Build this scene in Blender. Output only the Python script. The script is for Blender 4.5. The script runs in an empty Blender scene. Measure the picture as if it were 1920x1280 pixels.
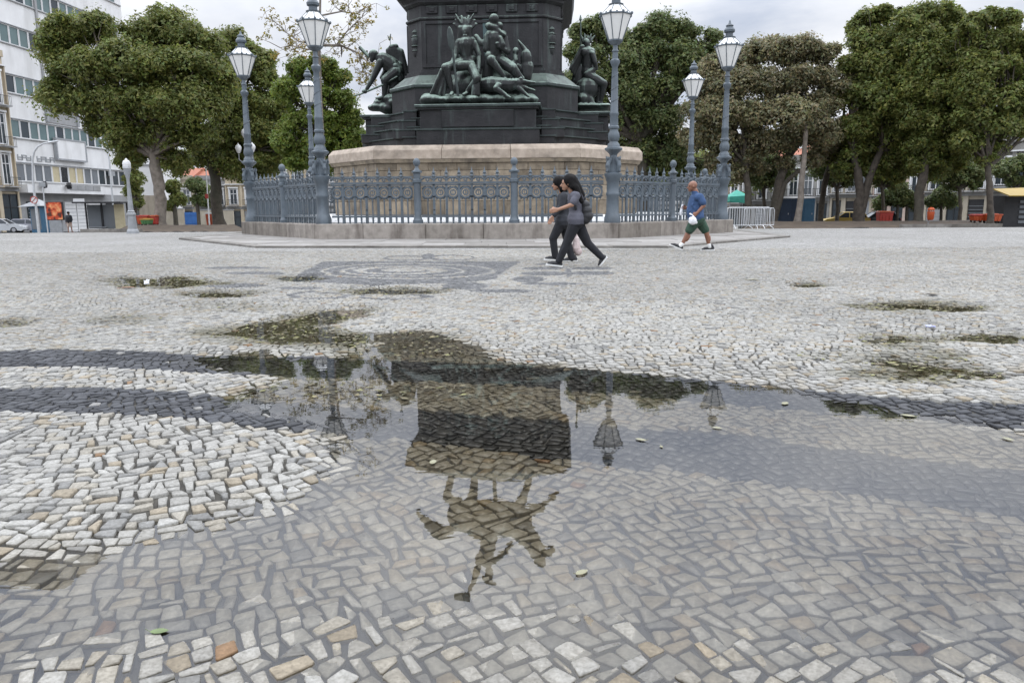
import bpy, bmesh, math, random
import numpy as np
from mathutils import Vector, Matrix, Euler

R = math.radians
scene = bpy.context.scene
COL = scene.collection

# ------------------------------------------------------------------ camera
F_PX, W_PX, H_PX = 1400.0, 1920.0, 1280.0      # focal length in photo pixels
CAM_H = 1.03
PITCH = R(10.2)
ROLL = R(-0.33)
cam_data = bpy.data.cameras.new('camera')
cam_data.sensor_width = 36.0
cam_data.lens = 36.0 * F_PX / W_PX
cam_data.clip_start = 0.05
cam_data.clip_end = 2000.0
cam = bpy.data.objects.new('camera', cam_data)
COL.objects.link(cam)
CAM_M = Matrix.Translation((0, 0, CAM_H)) @ Matrix.Rotation(math.pi / 2 - PITCH, 4, 'X') @ Matrix.Rotation(ROLL, 4, 'Z')
cam.matrix_world = CAM_M
scene.camera = cam

# ------------------------------------------------------------------ sky and sun
SUN_EL, SUN_AZ = R(56), R(12)       # azimuth clockwise from +Y: veiled sun high beyond the monument
world = bpy.data.worlds.new('World')
scene.world = world
world.use_nodes = True
wn, wl = world.node_tree.nodes, world.node_tree.links
wn.clear()
w_out = wn.new('ShaderNodeOutputWorld')
w_mix = wn.new('ShaderNodeMixShader')
bg_sky = wn.new('ShaderNodeBackground')
bg_cl = wn.new('ShaderNodeBackground')
sky = wn.new('ShaderNodeTexSky')
sky.sky_type = 'NISHITA'
sky.sun_disc = False
sky.sun_elevation = SUN_EL
sky.sun_rotation = SUN_AZ
sky.altitude = 10
sky.air_density = 1.0
sky.dust_density = 2.0
wl.new(sky.outputs[0], bg_sky.inputs[0])
bg_sky.inputs[1].default_value = 0.10
tc = wn.new('ShaderNodeTexCoord')
sep = wn.new('ShaderNodeSeparateXYZ')
wl.new(tc.outputs['Generated'], sep.inputs[0])
zz = wn.new('ShaderNodeMath'); zz.operation = 'MAXIMUM'; zz.inputs[1].default_value = 0.0
wl.new(sep.outputs[2], zz.inputs[0])
za = wn.new('ShaderNodeMath'); za.operation = 'ADD'; za.inputs[1].default_value = 0.22
wl.new(zz.outputs[0], za.inputs[0])
dx = wn.new('ShaderNodeMath'); dx.operation = 'DIVIDE'
dy = wn.new('ShaderNodeMath'); dy.operation = 'DIVIDE'
wl.new(sep.outputs[0], dx.inputs[0]); wl.new(za.outputs[0], dx.inputs[1])
wl.new(sep.outputs[1], dy.inputs[0]); wl.new(za.outputs[0], dy.inputs[1])
cmb = wn.new('ShaderNodeCombineXYZ')
wl.new(dx.outputs[0], cmb.inputs[0]); wl.new(dy.outputs[0], cmb.inputs[1])
cn = wn.new('ShaderNodeTexNoise')
cn.inputs['Scale'].default_value = 1.35
cn.inputs['Detail'].default_value = 7.0
cn.inputs['Roughness'].default_value = 0.55
cn.inputs['Distortion'].default_value = 0.25
wl.new(cmb.outputs[0], cn.inputs['Vector'])
cr = wn.new('ShaderNodeValToRGB')
cr.color_ramp.elements[0].position = 0.36
cr.color_ramp.elements[0].color = (0.55, 0.61, 0.74, 1)
cr.color_ramp.elements[1].position = 0.62
cr.color_ramp.elements[1].color = (0.96, 0.98, 1.02, 1)
wl.new(cn.outputs[0], cr.inputs[0])
# an overcast dome is brighter overhead than at the horizon
zr = wn.new('ShaderNodeMapRange')
zr.interpolation_type = 'SMOOTHSTEP'
zr.inputs['From Min'].default_value = 0.19
zr.inputs['From Max'].default_value = 0.54
zr.inputs['To Min'].default_value = 1.18
zr.inputs['To Max'].default_value = 4.15
wl.new(zz.outputs[0], zr.inputs['Value'])
wl.new(cr.outputs[0], bg_cl.inputs[0])
wl.new(zr.outputs[0], bg_cl.inputs[1])
cov = wn.new('ShaderNodeMapRange')
cov.inputs['From Min'].default_value = 0.30
cov.inputs['From Max'].default_value = 0.50
cov.inputs['To Min'].default_value = 0.80
cov.inputs['To Max'].default_value = 1.0
wl.new(cn.outputs[0], cov.inputs['Value'])
wl.new(cov.outputs[0], w_mix.inputs[0])
wl.new(bg_sky.outputs[0], w_mix.inputs[1])
wl.new(bg_cl.outputs[0], w_mix.inputs[2])
wl.new(w_mix.outputs[0], w_out.inputs[0])

sun_d = bpy.data.lights.new('sun', 'SUN')
sun_d.energy = 0.7
sun_d.angle = R(25)
sun_d.color = (1.0, 0.96, 0.90)
sun = bpy.data.objects.new('sun', sun_d)
COL.objects.link(sun)
_sd = Vector((math.sin(SUN_AZ) * math.cos(SUN_EL), math.cos(SUN_AZ) * math.cos(SUN_EL), math.sin(SUN_EL)))
sun.rotation_euler = _sd.to_track_quat('Z', 'Y').to_euler()

scene.view_settings.view_transform = 'Standard'
scene.view_settings.look = 'None'
scene.view_settings.exposure = -0.22
scene.view_settings.gamma = 1.0
scene.view_settings.use_curve_mapping = False
scene.render.engine = 'CYCLES'
cy = scene.cycles
cy.max_bounces = 7
cy.diffuse_bounces = 3
cy.glossy_bounces = 3
cy.transmission_bounces = 4
cy.transparent_max_bounces = 8
cy.use_denoising = True
cy.sample_clamp_indirect = 6.0

# ------------------------------------------------------------------ pixel helpers (directions only; distance comes from ground or given depth)
_M3 = CAM_M.to_3x3()
def ray(px, py):
    v = _M3 @ Vector(((px - W_PX / 2) / F_PX, -(py - H_PX / 2) / F_PX, -1.0))
    return v / v.y                       # per metre of depth (world y)
def at(px, py, d):                        # point on that sight line at depth d
    v = ray(px, py)
    return Vector((v.x * d, d, CAM_H + v.z * d))
def ground(px, py, z=0.0):                # point on the level z
    v = ray(px, py)
    return at(px, py, (z - CAM_H) / v.z)
def mirr(px, py, d):                      # point whose mirror image in the puddle lies on that sight line
    p = at(px, py, d)
    return Vector((p.x, p.y, 2 * WATER_Z - p.z))
WATER_Z = -0.030
def zfar(y):                              # the square falls gently away behind the monument
    t = y - 34.0
    if t <= -4: return 0.0
    if t < 4: return -0.030 * (t + 4) ** 2 / 16.0
    if y < 112: return -0.030 * t
    return -0.030 * 78.0
def on_ground(px, d):                     # px column, depth -> point on the terrain
    v = ray(px, 400)
    return Vector((v.x * d, d, zfar(d)))

# ------------------------------------------------------------------ objects
def tag(o, label=None, cat=None, group=None, kind=None):
    if label: o['label'] = label
    if cat: o['category'] = cat
    if group: o['group'] = group
    if kind: o['kind'] = kind
    return o
def empty(name, loc=(0, 0, 0), rz=0.0, label=None, cat=None, group=None):
    o = bpy.data.objects.new(name, None)
    o.empty_display_size = 0.2
    o.location = loc
    o.rotation_euler = (0, 0, rz)
    COL.objects.link(o)
    return tag(o, label, cat, group)
def adopt(o, parent, world_coords=True):
    if parent is None: return o
    o.parent = parent
    if world_coords:
        m = Matrix.LocRotScale(parent.location, parent.rotation_euler, parent.scale)
        q = parent.parent
        if q is not None:
            m = Matrix.LocRotScale(q.location, q.rotation_euler, q.scale) @ parent.matrix_parent_inverse @ m
        o.matrix_parent_inverse = m.inverted()
    return o
def copy_tree(o, parent=None):
    c = o.copy()
    COL.objects.link(c)
    c.parent = parent
    for ch in list(o.children):
        copy_tree(ch, c)
    return c

class MB:
    def __init__(s): s.v = []; s.f = []
    def add(s, vs, fs):
        n = len(s.v)
        s.v.extend([tuple(v) for v in vs])
        s.f.extend([tuple(i + n for i in f) for f in fs])
        return s
    def box(s, c, size, rz=0.0, M=None):
        x, y, z = size[0] / 2, size[1] / 2, size[2] / 2
        vs = [Vector((sx * x, sy * y, sz * z)) for sz in (-1, 1) for sx, sy in ((-1, -1), (1, -1), (1, 1), (-1, 1))]
        if M is not None: vs = [M @ v for v in vs]
        else:
            if rz:
                cs, sn = math.cos(rz), math.sin(rz)
                vs = [Vector((v.x * cs - v.y * sn, v.x * sn + v.y * cs, v.z)) for v in vs]
            vs = [v + Vector(c) for v in vs]
        return s.add(vs, [(3, 2, 1, 0), (4, 5, 6, 7), (0, 1, 5, 4), (1, 2, 6, 5), (2, 3, 7, 6), (3, 0, 4, 7)])
    def prism(s, poly, z0, z1, top=None):            # poly list of (x,y); top = other polygon of equal count
        n = len(poly)
        top = top or poly
        vs = [(p[0], p[1], z0) for p in poly] + [(p[0], p[1], z1) for p in top]
        fs = [tuple(range(n - 1, -1, -1)), tuple(range(n, 2 * n))]
        fs += [(i, (i + 1) % n, n + (i + 1) % n, n + i) for i in range(n)]
        return s.add(vs, fs)
    def lathe(s, prof, c=(0, 0, 0), n=16, ph=0.0):    # prof list of (r,z)
        vs = []; fs = []
        for r, z in prof:
            for k in range(n):
                a = 2 * math.pi * k / n + ph
                vs.append((c[0] + r * math.cos(a), c[1] + r * math.sin(a), c[2] + z))
        m = len(prof)
        for j in range(m - 1):
            for k in range(n):
                k2 = (k + 1) % n
                fs.append((j * n + k, j * n + k2, (j + 1) * n + k2, (j + 1) * n + k))
        fs.append(tuple(range(n - 1, -1, -1)))
        fs.append(tuple((m - 1) * n + k for k in range(n)))
        return s.add(vs, fs)
    def tube(s, pts, rad, n=8):
        pts = [Vector(p) for p in pts]
        if not hasattr(rad, '__len__'): rad = [rad] * len(pts)
        vs = []; fs = []
        up = Vector((0, 0, 1))
        prev = None
        for i, p in enumerate(pts):
            t = (pts[min(i + 1, len(pts) - 1)] - pts[max(i - 1, 0)])
            if t.length < 1e-9: t = Vector((0, 0, 1))
            t.normalize()
            if prev is None:
                a = up if abs(t.z) < 0.9 else Vector((1, 0, 0))
                u = t.cross(a).normalized()
            else:
                u = prev - t * prev.dot(t)
                u = u.normalized() if u.length > 1e-6 else t.orthogonal().normalized()
            prev = u
            w = t.cross(u)
            for k in range(n):
                a = 2 * math.pi * k / n
                vs.append(p + (u * math.cos(a) + w * math.sin(a)) * rad[i])
        for j in range(len(pts) - 1):
            for k in range(n):
                k2 = (k + 1) % n
                fs.append((j * n + k, j * n + k2, (j + 1) * n + k2, (j + 1) * n + k))
        fs.append(tuple(range(n - 1, -1, -1)))
        fs.append(tuple((len(pts) - 1) * n + k for k in range(n)))
        return s.add(vs, fs)
    def ball(s, c, r, nu=10, nv=7, M=None):
        if not hasattr(r, '__len__'): r = (r, r, r)
        vs = [Vector((0, 0, -1))]
        for j in range(1, nv):
            th = -math.pi / 2 + math.pi * j / nv
            for k in range(nu):
                a = 2 * math.pi * k / nu
                vs.append(Vector((math.cos(th) * math.cos(a), math.cos(th) * math.sin(a), math.sin(th))))
        vs.append(Vector((0, 0, 1)))
        fs = []
        for k in range(nu):
            fs.append((0, 1 + (k + 1) % nu, 1 + k))
        for j in range(nv - 2):
            for k in range(nu):
                a = 1 + j * nu + k; b = 1 + j * nu + (k + 1) % nu
                fs.append((a, b, b + nu, a + nu))
        l = len(vs) - 1; o = 1 + (nv - 2) * nu
        for k in range(nu):
            fs.append((o + k, o + (k + 1) % nu, l))
        out = []
        for v in vs:
            q = Vector((v.x * r[0], v.y * r[1], v.z * r[2]))
            if M is not None: q = M @ q
            out.append(q + Vector(c))
        return s.add(out, fs)
    def cap(s, p0, p1, r0, r1, n=10):                 # tapered capsule
        p0, p1 = Vector(p0), Vector(p1)
        s.ball(p0, r0, n, 6); s.ball(p1, r1, n, 6)
        if (p1 - p0).length > 1e-5: s.tube([p0, p1], [r0, r1], n)
        return s
    def mesh(s, name, smooth=False):
        m = bpy.data.meshes.new(name)
        m.from_pydata(s.v, [], s.f)
        if smooth:
            m.polygons.foreach_set('use_smooth', [True] * len(m.polygons))
            m.set_sharp_from_angle(angle=R(38))
        m.update()
        return m
    def build(s, name, mat, parent=None, label=None, cat=None, group=None, kind=None, smooth=False, wc=True, bevel=0.0, loc=None):
        m = s.mesh(name, smooth)
        m.materials.append(mat)
        o = bpy.data.objects.new(name, m)
        COL.objects.link(o)
        if loc is not None: o.location = loc
        if bevel:
            b = o.modifiers.new('b', 'BEVEL'); b.width = bevel; b.segments = 1; b.limit_method = 'ANGLE'
        adopt(o, parent, wc)
        return tag(o, label, cat, group, kind)

def organic(mb, name, mat, voxel, parent=None, smooth_it=3, factor=0.5, wc=True, **kw):
    """fuse overlapping shapes into one continuous skin"""
    m = mb.mesh('tmp')
    t = bpy.data.objects.new('tmp', m)
    COL.objects.link(t)
    r = t.modifiers.new('r', 'REMESH'); r.mode = 'VOXEL'; r.voxel_size = voxel; r.use_smooth_shade = True
    sm = t.modifiers.new('s', 'SMOOTH'); sm.factor = factor; sm.iterations = smooth_it
    dg = bpy.context.evaluated_depsgraph_get()
    nm = bpy.data.meshes.new_from_object(t.evaluated_get(dg))
    bpy.data.objects.remove(t); bpy.data.meshes.remove(m)
    nm.name = name
    nm.materials.clear(); nm.materials.append(mat)
    nm.polygons.foreach_set('use_smooth', [True] * len(nm.polygons))
    o = bpy.data.objects.new(name, nm)
    COL.objects.link(o)
    adopt(o, parent, wc)
    return tag(o, kw.get('label'), kw.get('cat'), kw.get('group'), kw.get('kind'))

def np_mesh(name, verts, quads, mat, col=None, smooth=False):
    verts = np.asarray(verts, dtype=np.float32); quads = np.asarray(quads, dtype=np.int32)
    k = quads.shape[1]
    m = bpy.data.meshes.new(name)
    m.vertices.add(len(verts)); m.vertices.foreach_set('co', verts.ravel())
    m.loops.add(quads.size); m.loops.foreach_set('vertex_index', quads.ravel())
    m.polygons.add(len(quads))
    m.polygons.foreach_set('loop_start', np.arange(0, quads.size, k, dtype=np.int32))
    m.polygons.foreach_set('loop_total', np.full(len(quads), k, dtype=np.int32))
    if smooth: m.polygons.foreach_set('use_smooth', np.ones(len(quads), dtype=bool))
    if col is not None:                                   # per face colour
        a = m.attributes.new('Col', 'FLOAT_COLOR', 'FACE')
        c = np.ones((len(quads), 4), dtype=np.float32); c[:, :3] = col
        a.data.foreach_set('color', c.ravel())
    m.update(calc_edges=True)
    m.materials.append(mat)
    return m

# ------------------------------------------------------------------ materials
def new_mat(name):
    m = bpy.data.materials.new(name); m.use_nodes = True
    n, l = m.node_tree.nodes, m.node_tree.links
    return m, n, l, n['Principled BSDF']
def node(n, t, **kw):
    x = n.new(t)
    for k, v in kw.items():
        if k in x.inputs: x.inputs[k].default_value = v
        else: setattr(x, k, v)
    return x
def mixc(n, l, fac, a, b, blend='MIX'):
    x = n.new('ShaderNodeMix'); x.data_type = 'RGBA'; x.blend_type = blend
    for i, val in ((0, fac), (6, a), (7, b)):
        if hasattr(val, 'is_linked') or hasattr(val, 'links'): l.new(val, x.inputs[i])
        else: x.inputs[i].default_value = val if i == 0 else (val[0], val[1], val[2], 1)
    return x.outputs[2]
def ramp(n, l, src, p0, p1, c0=(0, 0, 0), c1=(1, 1, 1)):
    x = n.new('ShaderNodeValToRGB')
    x.color_ramp.elements[0].position = p0; x.color_ramp.elements[1].position = p1
    x.color_ramp.elements[0].color = (*c0, 1); x.color_ramp.elements[1].color = (*c1, 1)
    l.new(src, x.inputs[0])
    return x.outputs[0]
def surf(name, c0, c1, scale=4.0, rough=0.7, stain=None, stain_scale=0.7, stain_amt=0.5, bump=0.0, bscale=30.0, metal=0.0, streak=False, spec=0.5, vary=0.0):
    m, n, l, p = new_mat(name)
    tcn = n.new('ShaderNodeTexCoord')
    geo = n.new('ShaderNodeNewGeometry')
    no = node(n, 'ShaderNodeTexNoise', Scale=scale, Detail=8.0, Roughness=0.6)
    l.new(geo.outputs['Position'], no.inputs['Vector'])
    f = ramp(n, l, no.outputs[0], 0.3, 0.7)
    c = mixc(n, l, f, c0, c1)
    if stain:
        mp = node(n, 'ShaderNodeMapping')
        mp.inputs['Scale'].default_value = (1, 1, 0.18 if streak else 1)
        l.new(geo.outputs['Position'], mp.inputs[0])
        n2 = node(n, 'ShaderNodeTexNoise', Scale=stain_scale, Detail=6.0, Roughness=0.65)
        l.new(mp.outputs[0], n2.inputs['Vector'])
        f2 = ramp(n, l, n2.outputs[0], 0.48, 0.68, (0, 0, 0), (stain_amt,) * 3)
        c = mixc(n, l, f2, c, stain)
    if vary:                                   # every block cut from slightly different stone
        oi = n.new('ShaderNodeObjectInfo')
        c = mixc(n, l, 1.0, c, ramp(n, l, oi.outputs['Random'], 0.0, 1.0, (1 - vary, 1 - vary * 1.05, 1 - vary * 1.15), (1 + vary * .6,) * 3), 'MULTIPLY')
    l.new(c, p.inputs['Base Color'])
    p.inputs['Roughness'].default_value = rough
    p.inputs['Metallic'].default_value = metal
    p.inputs['Specular IOR Level'].default_value = spec
    if bump:
        n3 = node(n, 'ShaderNodeTexNoise', Scale=bscale, Detail=6.0, Roughness=0.6)
        l.new(geo.outputs['Position'], n3.inputs['Vector'])
        b = node(n, 'ShaderNodeBump', Strength=bump, Distance=0.02)
        l.new(n3.outputs[0], b.inputs['Height'])
        l.new(b.outputs[0], p.inputs['Normal'])
    return m
MAT = {}
M_ = MAT
M_['granite'] = surf('granite', (.20, .178, .155), (.32, .288, .255), 5, .8, (.055, .042, .033), 1.5, .85, .35, 60, streak=True, vary=.28)
M_['granite_wall'] = surf('granite_wall', (.135, .108, .078), (.285, .235, .17), 3.0, .85, (.05, .042, .034), 1.7, .85, .5, 40, streak=True, vary=.28)
M_['granite_pale'] = surf('granite_pale', (.33, .27, .215), (.50, .42, .345), 4, .8, (.15, .125, .10), 1.2, .7, .35, 50, vary=.28)
M_['slab'] = surf('slab', (.19, .178, .165), (.29, .277, .26), 2.5, .75, (.16, .145, .13), .8, .6, .25, 40, vary=.28)
M_['slab_edge'] = surf('slab_edge', (.12, .112, .10), (.22, .205, .185), 3, .8, (.07, .06, .05), 1.0, .6, .3, 40, vary=.28)
M_['white_floor'] = surf('white_floor', (.70, .70, .69), (.80, .80, .79), 6, .7, (.45, .44, .42), 2, .4)
M_['iron'] = surf('iron', (.068, .088, .106), (.098, .120, .140), 5, .5, (.05, .058, .066), 3, .7, .2, 30, streak=True)
M_['opal'] = surf('opal', (.66, .66, .64), (.73, .73, .71), 3, .3)
M_['red_tile'] = surf('red_tile', (.28, .10, .06), (.38, .15, .09), 6, .85)
M_['bark'] = surf('bark', (.035, .028, .022), (.095, .078, .06), 3.5, .9, (.05, .055, .035), .8, .6, .8, 18, streak=True)
M_['bark_pale'] = surf('bark_pale', (.11, .095, .078), (.25, .215, .18), 3.0, .9, (.12, .09, .07), 1.2, .6, .6, 18, streak=True)
M_['soil'] = surf('soil', (.05, .035, .025), (.10, .075, .05), 2, .95)
M_['asphalt'] = surf('asphalt', (.045, .045, .047), (.075, .075, .075), 3, .85)
M_['pave'] = surf('pave', (.26, .25, .235), (.36, .35, .33), 1.5, .8, (.16, .15, .13), .5, .6)
M_['dark'] = surf('dark', (.012, .012, .014), (.022, .022, .024), 3, .6)
M_['black_glass'] = surf('black_glass', (.02, .022, .025), (.03, .032, .035), 3, .12)
def glassy(name, c, rough=.08):
    return surf(name, c, tuple(x * 1.35 for x in c), 0.5, rough)
M_['win_teal'] = glassy('win_teal', (.085, .125, .125))
M_['win_dark'] = glassy('win_dark', (.028, .036, .042))
M_['win_grey'] = glassy('win_grey', (.12, .13, .14), .2)
M_['plaster_white'] = surf('plaster_white', (.60, .597, .59), (.69, .687, .68), .6, .85, (.42, .415, .40), .35, .55, streak=True)
M_['plaster_grey'] = surf('plaster_grey', (.23, .232, .235), (.31, .31, .31), .8, .85, (.22, .22, .21), .6, .6, streak=True)
M_['plaster_cream'] = surf('plaster_cream', (.40, .33, .23), (.50, .43, .32), .8, .85, (.24, .20, .15), .6, .6, streak=True)
M_['plaster_beige'] = surf('plaster_beige', (.33, .29, .22), (.44, .39, .31), .8, .85, (.18, .15, .12), .6, .6, streak=True)
M_['plaster_old_shaded'] = surf('plaster_old_shaded', (.20, .195, .18), (.31, .30, .28), .8, .85, (.12, .11, .10), .7, .7, streak=True)  # old grimy plaster; deep shade under the trees is put into its colour
M_['plaster_rose'] = surf('plaster_rose', (.40, .30, .25), (.50, .40, .34), .8, .85, (.25, .19, .16), .6, .6, streak=True)
M_['white_paint'] = surf('white_paint', (.58, .58, .575), (.66, .66, .655), 2, .5)
M_['tan_panel'] = surf('tan_panel', (.36, .31, .19), (.46, .40, .27), 2, .7)
M_['metal_grey'] = surf('metal_grey', (.22, .23, .24), (.30, .31, .32), 4, .45)
M_['galv'] = surf('galv', (.42, .43, .44), (.55, .56, .57), 6, .4, metal=.3)
M_['orange'] = surf('orange', (.34, .055, .014), (.42, .075, .02), 3, .45, (.30, .05, .015), 1.5, .5)
M_['red_paint'] = surf('red_paint', (.30, .025, .018), (.38, .04, .025), 3, .45)
M_['yellow'] = surf('yellow', (.27, .18, .025), (.34, .23, .04), 3, .55)
M_['green_bin'] = surf('green_bin', (.05, .14, .05), (.08, .19, .07), 3, .5)
M_['blue_tarp'] = surf('blue_tarp', (.03, .11, .32), (.045, .15, .40), 2, .5)
M_['navy'] = surf('navy', (.014, .028, .055), (.022, .042, .08), 3, .55)
M_['blue_cabin'] = surf('blue_cabin', (.025, .09, .16), (.04, .12, .20), 3, .5)
M_['teal_cloth'] = surf('teal_cloth', (.04, .28, .21), (.06, .36, .28), 2, .7)
M_['tyre'] = surf('tyre', (.015, .015, .015), (.025, .025, .025), 5, .9)
M_['rim'] = surf('rim', (.35, .35, .36), (.45, .45, .46), 5, .35, metal=.6)
M_['car_silver'] = surf('car_silver', (.42, .43, .44), (.47, .48, .49), 2, .25)
M_['car_grey'] = surf('car_grey', (.25, .25, .28), (.30, .30, .33), 2, .25)
M_['tail_red'] = surf('tail_red', (.45, .02, .02), (.55, .03, .03), 3, .3)
def bronze(name, green_amt, base=(.022, .0225, .024), base2=(.04, .04, .042), worn=False):
    m, n, l, p = new_mat(name)
    geo = n.new('ShaderNodeNewGeometry')
    no = node(n, 'ShaderNodeTexNoise', Scale=2.2, Detail=8.0, Roughness=0.6)
    l.new(geo.outputs['Position'], no.inputs['Vector'])
    c = mixc(n, l, ramp(n, l, no.outputs[0], .3, .7), base, base2)
    mp = node(n, 'ShaderNodeMapping'); mp.inputs['Scale'].default_value = (3.2, 3.2, .35)
    l.new(geo.outputs['Position'], mp.inputs[0])
    st = node(n, 'ShaderNodeTexNoise', Scale=1.0, Detail=5.0, Roughness=0.6)
    l.new(mp.outputs[0], st.inputs['Vector'])
    sp = n.new('ShaderNodeSeparateXYZ'); l.new(geo.outputs['Normal'], sp.inputs[0])
    up = node(n, 'ShaderNodeMapRange'); up.inputs['From Min'].default_value = -.1; up.inputs['From Max'].default_value = .95
    l.new(sp.outputs[2], up.inputs['Value'])
    ad = node(n, 'ShaderNodeMath', operation='MULTIPLY_ADD'); ad.inputs[1].default_value = .55
    l.new(up.outputs[0], ad.inputs[0]); l.new(st.outputs[0], ad.inputs[2])
    src = ad.outputs[0]
    if worn:                                   # more patina tint on convex ridges, less in the folds
        pt = node(n, 'ShaderNodeMapRange'); pt.inputs['From Min'].default_value = .44; pt.inputs['From Max'].default_value = .56
        pt.inputs['To Min'].default_value = -.28; pt.inputs['To Max'].default_value = .22
        l.new(geo.outputs['Pointiness'], pt.inputs['Value'])
        a2 = node(n, 'ShaderNodeMath', operation='ADD'); l.new(ad.outputs[0], a2.inputs[0]); l.new(pt.outputs[0], a2.inputs[1]); src = a2.outputs[0]
    f = ramp(n, l, src, .66, 1.06, (0, 0, 0), (green_amt,) * 3)
    c = mixc(n, l, f, c, (.22, .285, .24))
    f2 = ramp(n, l, st.outputs[0], .54, .74, (0, 0, 0), (.5 * green_amt,) * 3)
    c = mixc(n, l, f2, c, (.12, .16, .15))
    l.new(c, p.inputs['Base Color'])
    p.inputs['Roughness'].default_value = .55
    p.inputs['Specular IOR Level'].default_value = .3
    b = node(n, 'ShaderNodeBump', Strength=.35, Distance=.03)
    n3 = node(n, 'ShaderNodeTexNoise', Scale=14.0, Detail=6.0); l.new(geo.outputs['Position'], n3.inputs['Vector'])
    l.new(n3.outputs[0], b.inputs['Height']); l.new(b.outputs[0], p.inputs['Normal'])
    return m
M_['bronze'] = bronze('bronze', .45, (.009, .0092, .0102), (.027, .026, .0275))
M_['bronze_lip'] = bronze('bronze_lip', .9, (.022, .028, .028), (.046, .06, .056))
M_['bronze_statue'] = bronze('bronze_statue', 1.0, (.007, .008, .008), (.020, .022, .0215), True)
M_['verdigris'] = surf('verdigris', (.035, .065, .07), (.06, .105, .105), 3, .6)
def cloth(name, c, rough=.9, v=.25):
    return surf(name, tuple(x * (1 - v) for x in c), tuple(x * (1 + v) for x in c), 9, rough, bump=.3, bscale=35)
M_['skin'] = surf('skin', (.30, .16, .10), (.35, .195, .13), 8, .55)
M_['skin_tan'] = surf('skin_tan', (.19, .082, .047), (.23, .105, .064), 8, .5)
M_['hair'] = surf('hair', (.005, .0045, .0045), (.010, .009, .009), 20, .75, bump=.4, bscale=60, spec=.15)
M_['grey_shirt'] = cloth('grey_shirt', (.085, .085, .105))
M_['black_cloth'] = cloth('black_cloth', (.014, .0145, .018))
M_['dark_jacket'] = cloth('dark_jacket', (.026, .028, .034))
M_['blue_shirt'] = cloth('blue_shirt', (.034, .070, .155))
M_['green_shorts'] = cloth('green_shorts', (.03, .065, .042))
M_['shoe_black'] = surf('shoe_black', (.01, .01, .012), (.02, .02, .022), 5, .6)
M_['shoe_white'] = surf('shoe_white', (.6, .6, .58), (.7, .7, .68), 5, .6)
M_['plastic_white'] = surf('plastic_white', (.66, .67, .70), (.78, .78, .80), 12, .4, bump=.6, bscale=25)
M_['plastic_pink'] = surf('plastic_pink', (.40, .31, .30), (.55, .46, .44), 12, .4, bump=.6, bscale=25)
def foliage(name, c0, c1, trans=.5):
    m, n, l, p = new_mat(name)
    at_ = n.new('ShaderNodeAttribute'); at_.attribute_name = 'Col'
    geo = n.new('ShaderNodeNewGeometry')
    no = node(n, 'ShaderNodeTexNoise', Scale=.55, Detail=4.0); l.new(geo.outputs['Position'], no.inputs['Vector'])
    c = mixc(n, l, ramp(n, l, no.outputs[0], .35, .65), c0, c1)
    c = mixc(n, l, 1.0, c, at_.outputs['Color'], 'MULTIPLY')
    l.new(c, p.inputs['Base Color'])
    p.inputs['Roughness'].default_value = .5
    p.inputs['Specular IOR Level'].default_value = .35
    tr = n.new('ShaderNodeBsdfTranslucent'); l.new(c, tr.inputs[0])
    mx = n.new('ShaderNodeMixShader'); mx.inputs[0].default_value = trans
    l.new(p.outputs[0], mx.inputs[1]); l.new(tr.outputs[0], mx.inputs[2])
    l.new(mx.outputs[0], n['Material Output'].inputs[0])
    return m
M_['leaf_dark'] = foliage('leaf_dark', (.135, .165, .050), (.190, .222, .068))
M_['leaf_mid'] = foliage('leaf_mid', (.115, .152, .062), (.158, .195, .080))
M_['leaf_bright'] = foliage('leaf_bright', (.125, .175, .035), (.175, .235, .05), .45)
M_['leaf_olive'] = foliage('leaf_olive', (.195, .190, .115), (.25, .242, .150))
M_['leaf_yellow'] = foliage('leaf_yellow', (.16, .15, .03), (.24, .19, .05), .45)

# ================================================================== GROUND, MOSAIC STONES, PUDDLE
rng = np.random.default_rng(7)
def vnoise(x, y, s, seed=0):
    x = np.asarray(x) * s + 100.0 + seed * 17.3; y = np.asarray(y) * s + 100.0 + seed * 9.1
    xi = np.floor(x).astype(np.int64); yi = np.floor(y).astype(np.int64)
    fx = x - xi; fy = y - yi
    fx = fx * fx * (3 - 2 * fx); fy = fy * fy * (3 - 2 * fy)
    def h(a, b):
        n = (a * 374761393 + b * 668265263 + seed * 1442695041) & 0x7fffffff
        n = ((n ^ (n >> 13)) * 1274126177) & 0x7fffffff
        return ((n ^ (n >> 16)) & 0xffff) / 65535.0
    return (h(xi, yi) * (1 - fx) + h(xi + 1, yi) * fx) * (1 - fy) + (h(xi, yi + 1) * (1 - fx) + h(xi + 1, yi + 1) * fx) * fy
def fnoise(x, y, s, seed=0):
    return vnoise(x, y, s, seed) * .6 + vnoise(x, y, s * 2.1, seed + 1) * .27 + vnoise(x, y, s * 4.3, seed + 2) * .13
def gpoly(pts): return [tuple(ground(a, b)[:2]) for a, b in pts]
def gell(cx, cy, rx, ry, n=28, wob=0.0, seed=1):
    r = random.Random(seed)
    out = []
    for k in range(n):
        a = 2 * math.pi * k / n
        w = 1 + wob * r.uniform(-1, 1)
        out.append((cx + rx * w * math.cos(a), cy + ry * w * math.sin(a)))
    return gpoly(out)
def inside(poly, x, y):
    x = np.asarray(x); y = np.asarray(y)
    r = np.zeros(x.shape, bool)
    n = len(poly); j = n - 1
    for i in range(n):
        xi, yi = poly[i]; xj, yj = poly[j]
        c = ((yi > y) != (yj > y)) & (x < (xj - xi) * (y - yi) / (yj - yi + 1e-12) + xi)
        r ^= c; j = i
    return r
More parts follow.
